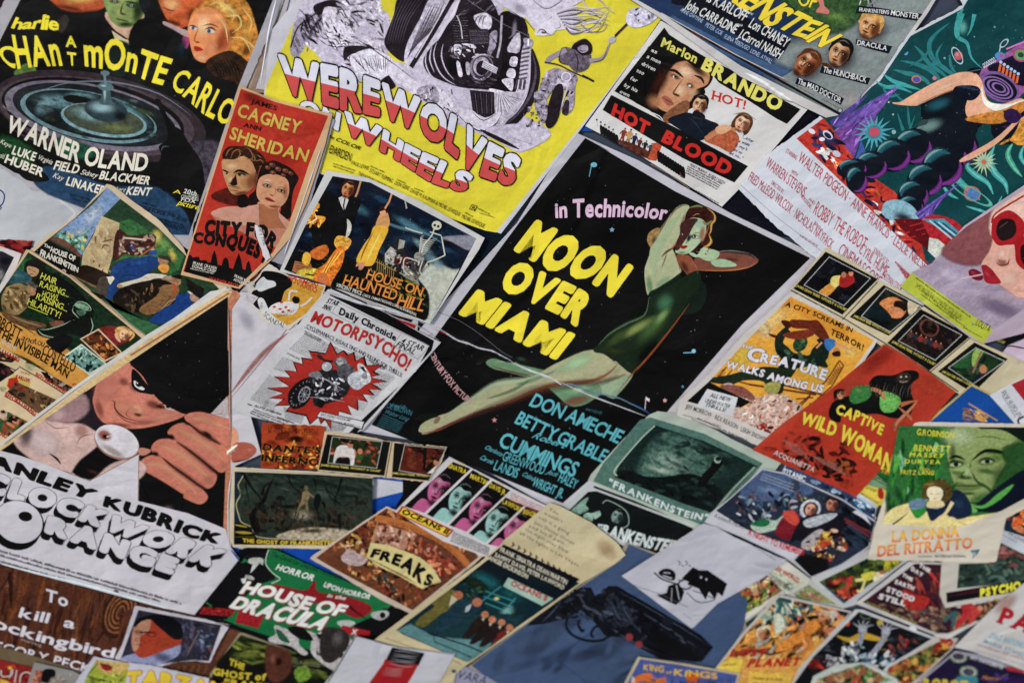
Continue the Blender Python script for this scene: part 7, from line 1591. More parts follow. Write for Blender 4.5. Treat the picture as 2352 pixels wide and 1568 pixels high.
# two inset pictures and a lady in red
p.poly('680,700 740,680 860,690 920,720 910,760 860,790 800,810 700,740','7c2420',.4,True,4);p.ell(850,720,60,40,10,'c89c5c',.4);p.face(855,740,34,36,20,'dcb48c','8c5434','f0d4b0','d0a454',hairstyle='none',neck=False);p.line('790,730 830,790',24,'d0a080',2,True);p.line('900,710 922,740 890,780',16,'d0a454',2,True)
p.poly('680,695 845,862 720,925 550,765','c8b090');
p.clip('677,707 832,860 722,912 565,768');p.poly('677,707 832,860 722,912 565,768','5c3418',.3);p.paint('677,707 832,860 722,912 565,768',['a86c2c','2c1810','c8843c','7c2c18','3c1c10'],50,26,40,50,.3,.4,2.2)
p.clip(None);p.poly('560,800 740,940 615,1015 435,888','c4c8b8');p.clip('560,812 725,938 615,1003 450,890');p.poly('560,812 725,938 615,1003 450,890','6c9488',.3);p.paint('560,812 725,938 615,1003 450,890',['1c2c2c','8cb0a0','14201f','4c7068','a8c0b0'],50,24,20,50,.3,.4,2.2)
p.clip(None);p.poly('640,1010 760,930 740,960 700,1000','2c5c34',.3)
p.part('title');YG='c8c83c'
for tx,q,h in(('HAIR','275,350 385,395',44),('RAISING...','268,405 470,480',42),('HOWL','285,475 400,505',42),('RAISING...','245,490 460,580',42),('HILARITY!','185,525 410,625',44)):p.text(tx,q,h,YG,.008,up=(.25,-.95),slant=.12)
p.line('195,545 330,600',5,YG);K='241c0c'
p.text('ABBOTT','-70,650 30,710 130,775',76,K,.01,up=(.3,-.95),slant=.1);p.text('and','140,770 225,800',40,K,0,slant=.3);p.text('LOU','238,800 300,822',30,K,.01);p.text('COSTELLO','285,870 400,930 505,1000',72,K,.012,up=(.3,-.95),slant=.1)
p.text('THE INVISIBLE MAN','-30,745 160,850 320,940 460,1040',66,K,.02,up=(.3,-.95),h1=56,slant=.1);p.part('credits');p.text('JERGENS','0,790 110,850',30,'c8bca0',.02);p.micro('110,650 240,740',8,K)
p.part('studio_mark');p.ell(512,1080,14,10,0,'b03c20',ring=.5)

# ---- the big black triangle poster
p=Poster('poster','large white poster with a black triangle, a grinning face, a fist and fat outlined lettering',5,
           '1580,420 1650,450 1760,300 1900,420 2060,680 1700,1200 1800,1560 1620,1640 1600,1800 1590,2200 1650,2280 1340,2665 1050,2600 0,2310 -400,2200 -400,1800 0,1520 480,1150 1000,770 1450,440','d','c3bfc3')
p.poly('1580,425 1640,440 1660,470 1600,560 1590,1700 1575,2210 1530,2200 1535,1700 1560,480','b87c5c',.2,False)
p.poly('0,1520 500,1140 1020,770 1560,430 1600,440 1580,480 1040,830 560,1160 0,1560','cdb27e',.15);p.line('0,1495 500,1115 1020,745 1560,415',22,'c8c4b8');p.line('900,880 1580,450',14,'b0684c',alpha=.7)
p.clip('-20,1545 560,1145 1570,470 1590,900 1580,1560 1540,2190 -20,1900')
p.poly('0,1540 560,1150 1000,850 1570,475 1568,900 1565,1400 1535,2175 1300,2100 900,1990 0,1600','0b0a0d',.06)
p.t('o');p.poly('-200,560 240,460 360,500 420,700 480,800 300,860 60,800 -100,700','2a2028',.2,True,30)
p.poly('370,480 420,330 560,230 700,150 790,120 860,180 920,260 1010,400 1100,500 1200,590 1300,650 1385,690 1340,730 1200,780 1000,830 850,850 700,845 560,820 460,770 400,690 360,560','c67d68',.12,True,12)
p.blob(520,420,190,170,-30,'cc8570',.8);p.blob(700,620,180,110,20,'cf8c70',.7);p.blob(860,640,110,90,20,'dfa284',.8);p.blob(1150,720,220,60,-12,'d08e76',.8);p.blob(430,640,60,150,-15,'8c4a40',.6);p.blob(640,820,190,40,5,'7c4036',.7);p.blob(1040,590,120,60,20,'7c4438',.8);p.blob(700,330,80,60,30,'7c4038',.6);p.blob(920,790,200,36,-5,'9c5848',.5)
for k in range(13):a_=R(200-k*15);p.line([(860+math.cos(a_)*60,372+math.sin(a_)*52),(872+math.cos(a_)*128,372+math.sin(a_)*104)],13,'0c0a0c',1)
p.poly('800,190 870,240 930,320 1010,420 1030,470 960,460 860,440 800,380 790,310','100c0f',.05,True,5)
p.poly('815,320 850,330 900,380 935,405 920,425 870,410 825,375','cfc6c2',.03,True);p.ell(872,355,38,34,20,'0c0a0c');p.ell(855,345,8,8,0,'d0d0d0')
p.blob(1120,610,80,30,10,'2c1818',.85);p.poly('1160,595 1210,620 1290,650 1240,655 1180,635','b8a59c',0,True);p.ell(1195,612,22,14,20,'150f0f');p.line('1100,590 1170,580 1300,640',12,'1c1010',2,True)
p.blob(860,700,60,26,10,'4c201c',.8);p.blob(830,650,50,30,0,'d08c70',.6);p.line('760,640 730,680 740,710 800,740',12,'7c3c30',2,True,alpha=.8);p.line('560,535 600,560 600,620 660,700 760,750 900,775',15,'34141a',2,True);p.line('620,690 720,765 850,800',14,'8c4238',2,True,alpha=.8)
p.poly('775,110 900,-20 1880,-20 1880,480 1690,690 1500,680 1385,690 1270,640 1160,580 1040,470 920,270 840,190','0b0a0f',.05,True,5);p.poly('1680,690 1870,490 1885,760 1780,720','b8acac',.1);p.line('1700,700 1800,690 1830,640',8,'6c4c48',2)
p.specks('900,-200 1860,-300 1800,560 1300,560',26,'70707a',5)
SKN='c47a64'
for q in('1390,720 1480,680 1600,680 1780,730 1900,770 1930,900 1900,1030 1800,1060 1640,960 1560,900 1440,800','1210,880 1280,820 1400,800 1560,880 1760,1000 1880,1100 1925,1200 1880,1300 1800,1345 1720,1300 1560,1180 1400,1060 1290,990 1210,920','1020,1060 1100,985 1260,985 1400,1060 1560,1200 1700,1320 1745,1400 1700,1500 1620,1525 1500,1460 1300,1300 1150,1180 1040,1130','870,1290 930,1195 1060,1160 1220,1250 1400,1400 1600,1560 1640,1640 1560,1700 1400,1640 1100,1480 940,1430 870,1400'):p.poly(q,SKN,.12,True,12)
for q,w in(('1450,740 1640,760 1880,860',60),('1300,860 1500,960 1700,1090 1840,1220',70),('1100,1040 1300,1120 1500,1260 1660,1420',70),('940,1260 1120,1270 1350,1420 1540,1600',66)):p.line(q,w*1.3,'dca27e',2,True,alpha=.6)
for q in('1420,790 1560,900 1700,980 1800,1040','1290,1000 1420,1090 1600,1230 1740,1350 1800,1360','1130,1180 1250,1280 1420,1400 1560,1500 1640,1530'):p.line(q,30,'2a1416',2,True,alpha=.9);p.line(q,70,'5c2c28',2,True,alpha=.4)
p.blob(1640,920,90,34,32,'241418',.85);p.blob(1240,950,60,36,30,'0e0a0d',.95);p.blob(1060,1140,54,34,20,'0e0a0d',.95);p.blob(1420,800,60,26,20,'241418',.8);p.blob(1660,1440,60,60,0,'c08468',.6);p.blob(1830,1270,50,50,0,'c08468',.5);p.t('d')
p.poly('950,1660 1100,1740 1260,1840 1240,2000 1150,1990 1080,1980 960,1720','0c0a0d',.05,False,10);p.blob(1160,1950,50,46,40,'8c6c6c',.6)
# pale sleeve and ball held forward
p.poly('250,1330 360,1310 440,1340 560,1360 640,1400 700,1450 640,1520 540,1600 480,1700 500,1760 640,1740 760,1640 900,1600 1000,1640 960,1720 800,1780 640,1760 480,1680 330,1640 180,1560 100,1450','c8aaa0',.12,True,14)
p.blob(300,1480,170,120,30,'d0bcb8',.9,.1);p.blob(180,1420,60,120,10,'4c3c44',.7);p.blob(560,1400,60,60,20,'b08074',.7);p.poly('380,1180 560,1150 600,1250 500,1330 400,1320 320,1300','9c7c7c',.15,True,24);p.blob(400,1290,80,60,-20,'c8aca8',.7)
p.line('300,1320 380,1380 480,1370',6,'7c5454',2,True);p.line('530,1490 560,1440 640,1420',7,'8c5c54',2,True);p.blob(640,1680,60,18,20,'4c2c30',.8);p.line('340,1555 390,1590 420,1630',16,'3c2428',2,True)
p.ell(805,1478,163,110,24,'9c7468',.1,36);p.ell(805,1470,158,104,24,'ccc6c8',.08,36);p.blob(780,1540,120,30,30,'a8988c',.7);p.blob(860,1440,70,50,20,'d4d0d4',.7)
p.blob(720,1430,60,44,20,'a0584a',.95,.1,.8);p.blob(724,1438,26,20,20,'140c0e',.95,0,.7);p.line('735,1440 780,1430',8,'d0ccd0',1)
p.poly('960,1520 1000,1520 1040,1535 1000,1565 960,1560','b8806c',.1,True,3)
# white notch
p.poly('610,1750 960,1560 955,1890 900,1870 700,1790','c6c2c6',.04);p.line('615,1745 955,1560',5,'8c5c44');p.line('957,1570 952,1885',5,'8c5c44')
p.clip(None)
p.poly('-20,1530 140,1570 288,1621 619,1747 950,1881 1296,1967 1555,2075 1590,2220 1590,2300 -20,2300','c3bfc3',.03)
# folded part right of the crease: white field with pale red diagonals and a thumb tip
p.t('d');p.line('1590,1140 1800,880 1990,720',34,'a8685c',2,True,.3,alpha=.8);p.line('1570,1200 1900,800 2050,600',9,'9c6c60',2,True,alpha=.7);p.blob(1700,640,120,60,60,'9c9aa8',.4);
p.poly('1590,1375 1630,1400 1640,1470 1600,1520','d89c78',.1,True,3);p.poly('1610,1500 1660,1480 1730,1490 1765,1530 1740,1570 1680,1600 1600,1610','b0604c',.12,True,5);p.blob(1720,1530,36,26,10,'c87c68',.8);p.line('1605,1610 1660,1605 1720,1590',8,'3c1c18',2,True)
p.t('g');p.part('title');K,Wt='0d0c0e','c3bfc3'
p.text('STANLEY','-340,10 0,95 300,205 620,310',0,K,.075,top='-340,-100 0,5 340,120 685,245',track=.03);p.text('KUBRICK','705,350 1000,450 1300,565 1500,612',0,K,.075,top='725,275 1050,365 1340,480 1545,545',track=.03)
CB='-130,250 250,352 560,455 950,598 1440,775';CT='-90,110 130,160 600,330 1000,478 1590,660';RB='300,530 560,620 860,720 1190,825';RT='330,408 620,490 900,590 1245,715'
def shift(q,dx,dy):return[(x+dx,y+dy)for x,y in pairs(q)]
for dx,dy in((-24,40),(-16,27),(-8,14)):
    p.text('CLOCKWORK',shift(CB,dx,dy),0,K,.10,top=shift(CT,dx,dy),track=.06);p.text('RANGE',shift(RB,dx,dy),0,K,.10,top=shift(RT,dx,dy),track=.06);p.ell(130+dx,460+dy,175,150,20,K)
p.text('CLOCKWORK',CB,0,Wt,.10,top=CT,out=K,outw=.02,track=.06);p.text('RANGE',RB,0,Wt,.10,top=RT,out=K,outw=.02,track=.06)
p.ell(130,460,175,150,20,K,n=36);p.ell(128,458,168,143,20,Wt,n=36);p.ell(175,420,48,34,8,K)
p.part('credits');K2='3a383c'
for k,(a,b)in enumerate((((0,665),(1240,1025)),((0,695),(1100,1010)),((0,735),(800,960)))):p.micro([a,b],20-k*2,K2)
p.ell(797,945,20,20,0,'3c4c5c')
p.t('d');p.ridge('1572,540 1582,900 1585,1200 1590,1480',12,.004,'b09890','fold');p.ridge('1560,1560 1600,1530 1640,1495',34,.006,'e0c8b4','fold');p.t('g');p.ridge('1600,90 1575,300 1575,500 1580,620',14,.004,'c4c4c8','fold');p.ridge('1590,650 1630,700 1650,730',12,.003,'2c64b0','fold')
p.ridge('0,745 330,830 650,910 1000,1010 1180,1060',20,.0035,'d0d8d8','curled_edge')

# ---- scandal poster
p=Poster('poster','torn mustard poster with an ink drawn black figure and a banner of white letters',6,
           '1850,250 1990,330 2240,400 2220,480 2120,600 1990,700 1960,690 1800,640 1770,560 1680,500 1720,450 1700,420','d','c8c0b4',torn=3)
p.poly('1860,300 1990,340 2235,405 2210,470 2110,590 2010,660 1960,680 1830,620 1770,540','c8982c',.15);p.poly('1820,300 1920,310 2000,350 2010,400 1960,440 1930,520 1850,560 1780,560 1730,500 1740,440 1790,420 1740,400 1790,340','121014',.05,True,1)
p.poly('1810,340 1840,360 1890,370 1900,400 1850,420 1790,440 1760,400','c4c4c4',.05,True);p.poly('1690,470 1720,450 1780,480 1740,530 1680,500','c0b8bc',.1);p.column('1700,465 1770,480 1740,525 1690,500',5,'7c5c64')
p.poly('1850,560 1900,520 1990,510 2060,530 2030,590 1960,600 1880,590','d0ccc8',.1,True);
for x,y in((1890,545),(1930,560),(1970,548),(1950,580),(1990,570),(1940,515)):p.ell(x,y,12,7,40*(x%5),'b8281c')
p.line('1990,500 2000,440 2050,440',12,'d0ccc8',False,True);p.line('2070,540 2110,520 2150,480',12,'d0ccc8',False,True);p.ell(2040,500,26,24,0,'121014');p.line('2010,495 2030,475 2060,485',9,'121014')
for k in range(12):p.line([(1900+k*11,590-k*2),(1920+k*9,620-k*3)],3,'241c14')
p.poly('1775,500 1815,490 1860,580 1910,630 1970,665 1955,690 1880,660 1810,600','c8c8c4',.05,True)
p.up=(.45,-.9);p.part('title');p.text('RAMON','2020,355 2120,400 2180,415',34,'b83038',.015);p.text('NOVARRO','1985,350 2060,405 2180,450',34,'b83038',.015,up=(.2,-1));p.text('The','1782,550 1800,560',40,'181818',0,slant=.2);p.text('SCANDAL','1815,605 1870,655 1955,690',34,'181818',.0,up=(.5,-.9))
# ---- black strip under the red portrait poster
p=Poster('poster','narrow black strip with white actor names below the red portrait poster corner',5,'1860,250 1930,290 1850,330 1730,450 1650,480 1570,545 1640,420 1760,330','d','141014',up=(.2,-1))
p.poly('1700,370 1850,270 1820,330 1740,410','8c2c20',.2);p.part('credits');p.text('UGH','1705,395 1750,405',24,'c8c4b8',.02);p.text('EDY','1695,415 1742,425',24,'c8c4b8',.02)

# ---- newspaper style poster
p=Poster('poster','newspaper style poster with a red starburst and a racing motorcycle',7,
           '1010,290 1040,290 1300,400 1935,725 1300,1440 1200,1480 960,1470 245,1300 560,900 870,440','z','bcb9b9',lift=(0,-1,.001),up=(.52,-.85))
p.poly('1030,320 1400,440 1880,710 1860,790 1240,1470 1180,1465 1700,830 1500,700 1300,560 1020,350','121214',.05);p.poly('1700,830 1860,780 1240,1470 1180,1465','121214')
p.poly('1025,340 1840,750 1730,960 1150,1475 960,1460 240,1290 700,660 870,450','c0bebe',.04);p.poly('1710,870 1830,760 1750,900 1170,1475 1150,1470','c0bebe',.04)
for q in('950,432 1745,860','1020,360 1845,755','1090,395 1045,475','1610,650 1545,745','1840,755 1740,870','815,600 1620,1010'):p.line(q,3,'3c3c40')
GR='5a585c'
for q,n in(('820,650 1000,720 870,860 690,780',13),('980,720 1090,770 1040,800 920,800',6),('640,840 780,890 700,990 560,940',13),('530,990 650,1050 500,1250 370,1190',20),('1050,760 1300,850 1240,860 1010,800',5),('1420,950 1570,1010 1380,1190 1340,1170',18),('1330,860 1480,930 1470,950 1390,930',4),('640,1250 820,1310 790,1390 660,1350',9),('1040,1370 1180,1400 1130,1450 960,1450',6),('500,1190 600,1220 560,1290 470,1250',8),('1230,1200 1340,1220 1300,1290 1230,1250',8)):
    p.column(q,n,GR)
p.part('starburst');pts=pairs('1030,715 1085,815 1140,785 1175,825 1225,800 1240,870 1310,835 1330,910 1465,905 1390,960 1440,990 1365,1010 1510,1045 1375,1060 1460,1115 1350,1110 1395,1160 1295,1150 1340,1215 1255,1195 1260,1285 1170,1240 1205,1320 1100,1290 1090,1370 1040,1330 1035,1440 985,1360 950,1395 930,1340 860,1400 830,1330 790,1320 660,1290 700,1240 570,1245 640,1190 520,1180 640,1140 500,1098 690,1085 560,1000 700,1010 650,950 750,960 720,880 800,900 790,845 880,860 850,790 990,810')
p.poly(pts,'1a1416');cx_,cy_=1000,1080;p.poly([(cx_+(x-cx_)*.955,cy_+(y-cy_)*.955)for x,y in pts],'a82c20',.12)
for k in range(10):p.line([(1100+k*22,1130+k*6),(1220+k*10,1240-k*10)],4,'d0908a',2)
p.part('motorcycle');p.poly('790,1030 900,1000 960,1010 1000,1060 960,1100 900,1140 820,1240 740,1270 700,1250 680,1190 700,1110','1c1c1e',.2,True);p.ell(800,1140,130,72,-62,'1c1c1e',ring=.74,n=30)
for k in range(18):a=R(k*20);p.line([(792+math.cos(a)*60-math.sin(a)*50,1140+math.sin(a)*90),(794+math.cos(a)*74-math.sin(a)*60,1140+math.sin(a)*108)],5,'8c8c90')
p.ell(815,1150,72,44,-62,'8c8c90',.4);p.ell(815,1150,58,34,-62,'2c2c30',.5)
for k in range(9):a=R(k*40);p.line([(815,1150),(815+math.cos(a)*38,1150+math.sin(a)*58)],3,'b0b0b4')
p.poly('860,1000 960,950 1100,960 1180,1040 1180,1120 1120,1180 980,1230 900,1240 880,1120','2a2a2d',.5,True,3);p.paint('880,1010 1150,1010 1130,1190 900,1210',['b0b0b4','1a1a1c','6c6c70','1a1a1c','d0d0d4'],90,20,40,60,.2,.3,2.6)
p.line('860,990 1000,1030 1150,1120',10,'a8a8ac',2);p.line('830,1170 1000,1180 1150,1210',9,'a8a8ac',2);p.poly('850,980 930,960 960,1000 880,1010','7c7c80',.3,True)
p.ell(1000,925,50,44,0,'2a2a2d');p.ell(1000,922,42,37,0,'a8a8ac',.2);p.blob(990,912,22,18,0,'d8d8d8',.8);p.line('930,830 980,870 1050,880',16,'1c1c1e',False,True);p.ell(945,845,30,16,40,'2c2c2e');p.line('885,825 930,835',4,'1c1c1e')
p.poly('1060,870 1120,850 1170,890 1150,920 1080,920','4c4c50',.5,True);p.ell(1120,880,46,38,10,'7c7c80',.4);p.ell(1108,885,30,28,0,'9c9c9c',.4);p.line('1090,880 1125,878',5,'1c1c1e');p.poly('1090,920 1180,900 1230,960 1180,1040 1100,1000','5c5c60',.5,True)
p.poly('1180,1000 1260,960 1330,1010 1300,1080 1240,1110 1180,1060','b8b8bc',.3,True,3);p.poly('1250,910 1290,900 1350,980 1360,1040 1300,1070 1270,1000','c8c8c8',.3,True);p.ell(1310,1000,24,28,0,'8c8c8c',.3);p.poly('1270,925 1300,920 1330,975 1300,960','2c2c2e');p.ell(950,1225,30,36,0,'1c1c1e')
p.part('caption_box');p.poly('940,1285 1315,1370 1290,1440 915,1335','1c1c1e');p.poly('945,1293 1305,1375 1283,1430 923,1330','c4c2c2')
p.text('BIKE RIDING HOODLUMS','945,1320 1190,1372',20,'1c1c1e',.02,slant=.2);p.text('FLAT-OUT','938,1345 1045,1370',20,'1c1c1e',.02,slant=.2);p.text('on their','1050,1372 1125,1385',12,'1c1c1e',0,slant=.2);p.text('MURDER','1135,1395 1215,1412',20,'1c1c1e',.02,slant=.2);p.text('cycles','1220,1412 1275,1420',14,'1c1c1e',.0,slant=.2)
p.part('title');RD='b0281e'
p.text('MOTORPSYCHO!','860,555 1200,690 1440,800 1650,965',100,RD,.035,up=(.45,-.89),h1=112,track=.05)
p.text('Daily Chronicle','1095,495 1330,595 1560,715',62,'19191b',.04,up=(.3,-.95),h1=52,serif=True);p.text('STAR','990,400 1085,425',44,'19191b',.02,slant=.2);p.text('FINAL','960,445 1030,462',40,'19191b',.02,slant=.2)
p.text('4 STAR','1600,725 1780,795',48,'19191b',.01,slant=.2);p.text('FINAL','1560,755 1710,825',50,'19191b',.01,slant=.2)
p.text('CYCLEMANIACS ASSAULTING AND KILLING FOR THRILLS!','830,605 1060,715 1330,850 1610,1010',32,'1c1c1e',.0,up=(.3,-.95),h1=34,track=.08)
p.part('credits');p.text('POLICE CAR OVERTURNED','815,640 955,712',14,'1c1c1e',.01);p.text('AND BURNED BY CYCLISTS','810,655 945,722',13,'1c1c1e',.01);p.text('LOCAL POLICE QUELL NEAR RIOT','668,815 775,870',14,'1c1c1e',0)
p.line('350,1228 385,1240',8,'1c1c1e');p.line('590,1335 730,1385',8,'1c1c1e');p.text('An EVE production','400,1250 620,1320',22,'1c1c1e',.01,slant=.2);p.text('Produced and Directed by RUSS MEYER','395,1275 680,1385',15,'2c2c2e',0,slant=.2);p.micro('380,1290 640,1390',14,'3c3c40');p.micro('370,1305 560,1385',14,'3c3c40')
p.ridge('1010,292 1200,385 1400,440 1560,520 1750,590 1935,720',10,.003,'cfcdcd','curled_edge')
# ---- scraps between the skeleton poster and the newspaper poster
p=Poster('poster','black and red strip of a poster between the skeleton poster and the newspaper poster',6,'1030,280 1230,300 1500,460 1750,540 1740,640 1560,590 1300,470 1100,360','z','b4b0ae')
p.poly('1040,270 1200,340 1330,400 1330,440 1180,400 1030,335','121214');p.poly('1480,480 1560,500 1720,580 1725,600 1700,615 1600,580 1500,520','a81418',.1,True);p.poly('1400,450 1500,480 1710,540 1690,560 1480,510','2c1214')

# ---- blue and white sheet under the forest card
p=Poster('poster','blue and white paper piece showing around the forest lobby card',1,'300,1090 900,1120 1400,540 1800,560 2000,600 1700,900 1450,1500 1000,1450 500,1300','w','0f4fa4',torn=2)
p.poly('1530,560 1790,590 1790,670 1510,740','bfbfc4',.05);p.poly('1790,560 2000,600 1720,860 1740,780 1790,690','0c0d14');p.poly('430,1125 790,1140 800,1170 560,1180','c4c4c8',.05)
# ---- orange flames poster
p=Poster('poster','small orange flame poster with black slanted letters right of the thumb',8,'635,105 1155,135 1110,490 900,480 628,480','w','a8441c',torn=3,up=(.05,-1))
p.clip('640,110 1152,138 1105,488 632,476');p.paint('640,110 1152,138 1105,488 632,476',['a83c18','7c2c14','c8641c','a03414'],40,70,0,40,.9,.3,2);p.paint('640,300 1120,300 1105,488 632,476',['d8a028','e0bc40','a83414','2c140c','cc7420'],80,26,60,40,.4,.3,2.4);p.blob(920,240,90,44,0,'1c100c',.9,.3);p.clip(None)
p.part('title');K='16100c';p.text('IT WILL BURN ITSELF','688,165 1100,185',26,'2c100c',.0,track=.14);p.text('IN YOUR MEMORY FOREVER!','688,190 1100,212',26,'2c100c',.0,track=.12);p.text('A','880,290 915,292',44,'c8a030',.03)
p.text("DANTE'S",'635,330 850,350 1115,360',60,K,.05,up=(.25,-1),out='c88c30',outw=.012);p.text('INFERNO','625,420 850,440 1100,460',60,K,.05,up=(.2,-1),out='c88c30',outw=.012)
# ---- two stills
p=Poster('poster','left hand strip of two black bordered film stills with ragged tops',9,'1150,178 1430,205 1700,262 2150,305 2110,420 2000,590 1640,555 1095,500','w','c2ae8c',torn=2.5,up=(.05,-1),lift=(1,0,.001))
def f5():p.poly('1250,310 1320,290 1390,330 1390,440 1360,445 1350,390 1260,390 1230,440 1222,420','cdc6c0',.15,True,2);p.ell(1360,285,24,30,0,'b47c5c',.2);p.poly('1335,262 1385,258 1395,285 1350,275','241410');p.poly('1255,395 1360,400 1360,445 1255,440','16161a');p.ell(1440,340,20,24,0,'b8805c');p.poly('1420,365 1470,360 1460,410 1410,410','2c5c2c',.3)
def f6():p.poly('1840,360 1890,340 1900,480 1830,460','6c3420',.4,True);p.poly('1960,310 1990,310 1975,500 1955,500','16100c');p.ell(2070,430,28,28,0,'b07c5c',.2);p.poly('2050,405 2100,400 2110,430 2070,420','241410');p.poly('1990,520 2060,460 2100,470 2060,520','cdc6b8',.2)
still('1170,200 1690,262 1640,540 1100,490','1215,222 1620,262 1575,475 1180,432',['24341c','6c2c1c','a05030','14100c','8c3c20','b8785c'],capq='1118,458 1610,510',seed=11,fig=f5)
still('1720,270 2145,310 2090,440 2000,580 1700,550','1808,290 2140,320 2090,420 2020,540 1762,495',['5c2418','2c1810','8c3c20','244c24','14100c'],cap='JAMES DEAN "REBEL WITHOUT',capq='1702,525 2000,552',seed=12,fig=f6)
p.line('1703,262 1650,555',7,'2a2822')

# ---- forest lobby card
p=Poster('lobby_card','dusky forest lobby card with a lit figure among bare trees and a yellow title',6,
           '395,470 620,480 1100,510 1545,550 1550,600 1530,700 1490,760 1520,850 1300,1060 1150,1140 700,1130 400,1125 370,1060 370,800','w','c4b79c',torn=1.5,up=(0,-1))
p.poly('412,505 1100,530 1545,560 1540,850 1250,1075 405,1100','1c2c3c',.2);p.clip('412,505 1545,560 1540,870 1240,1110 405,1103')
p.poly('500,505 1545,560 1540,870 1250,1070 900,1062 620,1050 560,980 480,920 440,850 430,780 460,700 440,620 470,560','2f3a30',.4,False,3)
p.line('500,505 465,570 440,620 460,690 425,770 445,860 470,920 550,960 600,1040 900,1062 1250,1070',9,'a8a078',False,True)
p.paint('520,510 1540,570 1540,720 500,700',['2c3c34','3c4c40','1c2822','46564a'],50,110,5,10,.9,.3,4,alpha=.7)
p.paint('500,780 1500,740 1400,1000 560,1000',['2c241c','14120f','4c3c2c','1c1814'],90,60,20,40,.4,.4,4);p.blob(960,860,120,60,0,'9c947c',.8,.3);p.blob(1120,700,120,50,0,'566458',.6,.3);p.poly('760,1040 900,990 1100,970 1350,1000 1250,1060 900,1062','a89c84',.5,True,14);p.blob(1050,990,140,24,0,'2a2218',.7,.4)
TR='15120f'
for q,w in(('480,510 540,620 620,720 680,850',28),('620,1000 560,860 640,760 700,620 730,560',60),('640,700 660,620 720,590',30),('850,530 880,620 960,690 990,760',16),('940,840 900,930',14),('1060,560 1080,640 1060,680',12),('1160,640 1200,720 1240,780',14),('1290,560 1270,640 1240,720 1240,820',22),('1240,720 1180,660 1100,660',12),('500,600 520,700 540,800',14),('1320,780 1400,740',8),('930,760 900,900 860,960',12),('980,860 920,960',14)):p.line(q,w,TR,1,True,.3)
for k in range(40):x=560+(k*71)%900;p.line([(x,1000-(k*13)%60),(x+(k*31)%60-30,900-(k*17)%120),(x+(k*47)%100-50,820-(k*11)%60)],5,'3c3024' if k%3 else '5c4c38',1,True)
p.poly('745,735 770,705 800,705 830,740','1a1c18',.2,True);p.line('785,730 785,790',8,'1a1c18')
p.poly('970,680 1000,660 1030,690 1010,760 1020,840 1000,840 990,770 950,800 920,830 960,740','7c6c4c',.3,True,3);p.ell(1000,640,16,22,0,'6c6048',.3);p.line('1030,690 1080,730',12,'7c6c4c');p.poly('1070,700 1110,690 1120,740 1090,830 1060,780','141a1c',.2,True);p.line('950,740 955,690',8,'3c2c1c')
p.poly('405,920 470,930 540,970 590,1040 620,1062 1260,1075 1230,1115 405,1103','14141a',.1);p.line('410,940 520,960',14,'a89428',2,True);p.line('410,1000 560,1010',22,'a89428',2,True);p.line('410,1040 590,1040',14,'b09c2c',2);p.clip(None)
p.part('title');p.text('THE GHOST OF FRANKENSTEIN','478,1085 800,1105 1250,1105',34,'c8ac1c',.055,track=.06)
p.ridge('395,478 620,488 900,505 1200,520 1540,555',16,.003,'c8bca4','curled_edge')

# ---- faces strip poster
p=Poster('poster','poster of pink and mint striped faces with yellow names and a yellow title plate',8,
           '745,10 1410,345 1420,500 1100,740 1000,700 700,590 370,385 560,190','h','c4bfbd',up=(.3,-.95))
p.t('h');NAMES=('SINATRA','MARTIN','DAVIS JR.','LAWFORD','BISHOP')
PK,MT='b85c88','8fb8b0'
A0,A1,B0,B1=(765,40),(1440,350),(425,345),(1140,650)
L=lambda a,b,t:(lerp(a[0],b[0],t),lerp(a[1],b[1],t))
st=[(765,40,425,345),(900,95,580,400),(1035,170,735,475),(1180,240,870,530),(1270,345,1000,605),(1390,375,1120,640)]
for k in range(5):
    a,b,c,d=st[k];e,f_,g,h_=st[k+1]
    if k==3:a,b=1125,285
    q=[(a+6,b+4),(e-8 if k!=2 else 1165,f_-4 if k!=2 else 240),(g-8,h_-4),(c+6,d+4)]
    col=PK if k%2==0 else MT
    p.poly(q,'121416');p.clip(q);cx,cy=sum(v[0]for v in q)/4,sum(v[1]for v in q)/4+18
    p.poly([(cx-120,cy+60),(cx-40,cy+90),(cx+30,cy+70),(cx+40,cy+190),(cx-200,cy+190)],col,.1,True)
    p.face(cx+8,cy,78,105,25,col,'181418' if k%2 else '3c1428',mixc(hx(col),(.8,.8,.8),.25),'101214',turn=(-.5,-.4,-.3,-.5,0)[k],neck=False,lip='4c1830' if k%2==0 else '4c6460',a=.95)
    p.blob(cx+60,cy+30,34,90,25,'141214',.9,.1);p.clip(None)
    p.poly([(q[0][0]-3,q[0][1]+2),(q[0][0]-6,q[0][1]-3),(q[3][0]-6,q[3][1]-3),(q[3][0]+1,q[3][1]+2)],'c4bfbd')
p.poly('1180,240 1420,350 1400,400 1125,285','c4bfbd')
for k in range(4):p.micro([(1170-k*4,262+k*14),(1410-k*8,372+k*14)],10,'b0404c')
p.part('title');p.poly('420,347 775,515 730,565 380,400','a8242c');p.poly('428,358 758,518 722,553 398,400','d8b818');p.text('OCEANS 11','410,398 560,465 725,545',40,'16120c',.05,up=(.5,-.86),slant=.1,track=.05)
p.part('credits');Y='d0b81c'
for n_,x,y,x1,y1 in((NAMES[0],735,85,855,130),(NAMES[1],885,155,1000,205),(NAMES[2],1018,218,1130,275),(NAMES[3],1108,330,1240,395),(NAMES[4],1250,400,1330,425)):p.text(n_,[(x,y),(x1,y1)],34,Y,.02)
p.text('FRANK','800,50 850,72',12,Y,0);p.text('DEAN','945,130 985,148',12,Y,0);p.text('SAMMY','1070,195 1120,215',12,Y,0);p.text('PETER','1165,310 1215,330',12,Y,0)
for k in range(6):p.micro([(770-k*4,530+k*12),(1020-k*2,640+k*10)],9,'5c585c')

